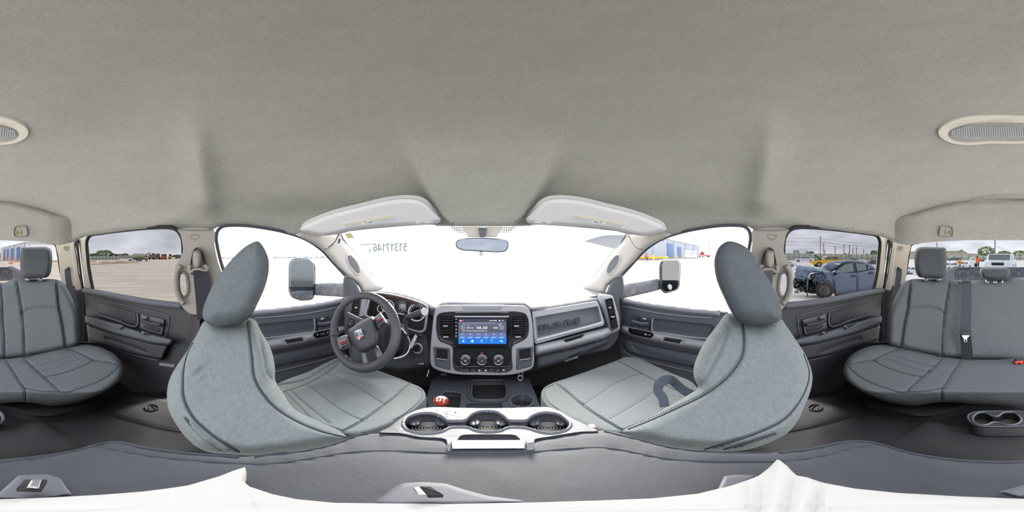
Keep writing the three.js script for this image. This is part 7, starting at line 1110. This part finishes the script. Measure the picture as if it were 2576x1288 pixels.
// ---- people ----
function person(label, px0, pyFeet, d, height, { turn = 0, vest, trousers, skin = '#6a4b3b', hair = '#23201e', sit = false, reach = 0.6 }) {
  const g = thing('person', label, 'person'), h = height;
  const blob = (bones, res, size, cy) => {                            // bones: [ax, ay, az, bx, by, bz, ra, rb]
    const mc = new MarchingCubes(res, new THREE.MeshBasicMaterial(), false, false, 60000), f = mc.field, n = mc.size;
    mc.isolation = 0;
    for (let k = 0; k < n; k++) for (let j = 0; j < n; j++) for (let i = 0; i < n; i++) {
      const x = (i / n * 2 - 1) * size, y = (j / n * 2 - 1) * size + cy, z = (k / n * 2 - 1) * size;
      let s = 0;
      for (const [ax, ay, az, bx, by, bz, ra, rb] of bones) { const dx = bx - ax, dy = by - ay, dz = bz - az, t = clamp(((x - ax) * dx + (y - ay) * dy + (z - az) * dz) / (dx * dx + dy * dy + dz * dz || 1)); const q = Math.hypot(x - ax - dx * t, y - ay - dy * t, z - az - dz * t) - lerp(ra, rb, t); s += Math.exp(-q / 0.025); }
      f[k * n * n + j * n + i] = Math.log(Math.max(s, 1e-30)) * 0.025;
    }
    mc.update();
    const c = mc.count, geo = new THREE.BufferGeometry(), pos = new Float32Array(mc.positionArray.slice(0, c * 3)), nor = new Float32Array(mc.normalArray.slice(0, c * 3));
    for (let i = 0; i < c; i++) { pos[i * 3] *= size; pos[i * 3 + 1] = pos[i * 3 + 1] * size + cy; pos[i * 3 + 2] *= size; }
    geo.setAttribute('position', new THREE.BufferAttribute(pos, 3)); geo.setAttribute('normal', new THREE.BufferAttribute(nor, 3)); geo.setAttribute('uv', new THREE.BufferAttribute(new Float32Array(c * 2), 2));
    return geo;
  };
  const hipY = sit ? 0.5 : 0.9, lift = hipY - 0.9, Y = (y) => y + lift;
  const hips = [[-0.09, hipY, 0], [0.09, hipY, 0]], knees = sit ? [[-0.1, 0.5, 0.42], [0.1, 0.48, 0.42]] : [[-0.1, 0.49, 0.05], [0.11, 0.49, 0.0]], feet = sit ? [[-0.1, 0.08, 0.42], [0.1, 0.08, 0.46]] : [[-0.11, 0.07, 0.0], [0.13, 0.07, -0.05]];
  const sh = [[-0.19, Y(1.42), 0], [0.19, Y(1.42), 0]], el = sh.map(([x, y]) => [x * 1.3, y - 0.27, 0.05]), ha = el.map(([x, y]) => [x * 0.85, y - 0.14 + reach * 0.12, 0.05 + reach * 0.38]);
  const b = (a, c, r, q) => [...a, ...c, r, q], torso = [b([-0.09, hipY, 0], [-0.12, Y(1.36), 0], 0.12, 0.12), b([0.09, hipY, 0], [0.12, Y(1.36), 0], 0.12, 0.12), b(sh[0], sh[1], 0.075, 0.075)];
  const arms = [0, 1].flatMap((i) => [b(sh[i], el[i], 0.062, 0.05), b(el[i], ha[i], 0.048, 0.036), b(ha[i], ha[i].map((v, k) => v + [0, -0.03, 0.09][k]), 0.038, 0.026)]), legs = [0, 1].flatMap((i) => [b(hips[i], knees[i], 0.1, 0.07), b(knees[i], feet[i], 0.07, 0.045), b(feet[i], [feet[i][0], 0.04, feet[i][2] + 0.15], 0.045, 0.035)]);
  const head = [b([0, Y(1.46), 0], [0, Y(1.58), 0.01], 0.058, 0.055), b([0, Y(1.63), 0.01], [0, Y(1.7), 0], 0.088, 0.09), b([0, Y(1.61), 0.09], [0, Y(1.63), 0.105], 0.018, 0.014), b([-0.09, Y(1.64), 0], [-0.095, Y(1.67), 0], 0.02, 0.02), b([0.09, Y(1.64), 0], [0.095, Y(1.67), 0], 0.02, 0.02)];
  const grow = (l, k) => l.map((q) => [...q.slice(0, 6), q[6] + k, q[7] + k]), S = 0.95, C = 0.9;
  part(g, 'body', blob([...torso, ...arms, ...legs, ...head], 64, S, C), std(skin, 0.7));
  part(g, 'hair', blob([b([0, Y(1.7), -0.02], [0, Y(1.72), -0.03], 0.093, 0.09)], 40, S, C), std(hair, 0.9));
  part(g, 'vest', blob(grow([...torso.map((q) => q)], 0.022), 56, S, C), vest); part(g, 'sleeves', blob(grow([arms[0], arms[3]], 0.014), 56, S, C), std('#d8753a', 0.8)); part(g, 'trousers', blob(grow([legs[0], legs[1], legs[3], legs[4]], 0.018), 56, S, C), trousers);
  for (const x of [-0.11, 0.11]) part(g, 'vest_stripe', new THREE.TorusGeometry(0.155, 0.012, 6, 24).scale(0.85, 1, 1).rotateX(Math.PI / 2).translate(x * 0.85, Y(1.08), 0), std('#dfe58a', 0.5));
  g.scale.setScalar(h / 1.8); g.rotation.y = facingYaw(px0) + turn; g.position.set((px0 - CX) / F * d, EYE - (pyFeet - CY) / F * d, -d); g.userData.placed = true;
  return g;
}
person('worker in an orange and yellow vest standing by the white sedan', 2414.5, 680.6, 60, 1.5, { turn: -1.4, vest: std('#f0a02c', 0.7), trousers: std('#6c7386', 0.8), reach: 0.9 });
person('worker in an orange shirt beside the open white pickup door', 2459, 673, 75.5, 1.72, { turn: 2.6, vest: std('#e86a3c', 0.7), trousers: std('#4b4152', 0.8), reach: 0.6 });
person('person in an orange vest sitting on the loading dock edge', 1625.5, 656.4, 82.6, 1.75, { turn: 0.3, vest: std('#e8703c', 0.7), trousers: std('#55534f', 0.8), sit: true, reach: 0.5 });

// ---------- close ----------
scene.updateMatrixWorld(true);
for (const g of things) {
  if (g.userData.placed) { delete g.userData.placed; continue; }
  const b = new THREE.Box3().setFromObject(g), c = b.getCenter(V3(0, 0, 0)), base = V3(c.x, b.min.y, c.z);   // each group stands at the base of its thing
  g.position.copy(base);
  for (const k of g.children) k.position.sub(base);
}
scene.traverse((o) => { if (o.isMesh) { o.castShadow = true; o.receiveShadow = true; } });
renderer.render(scene, camera);
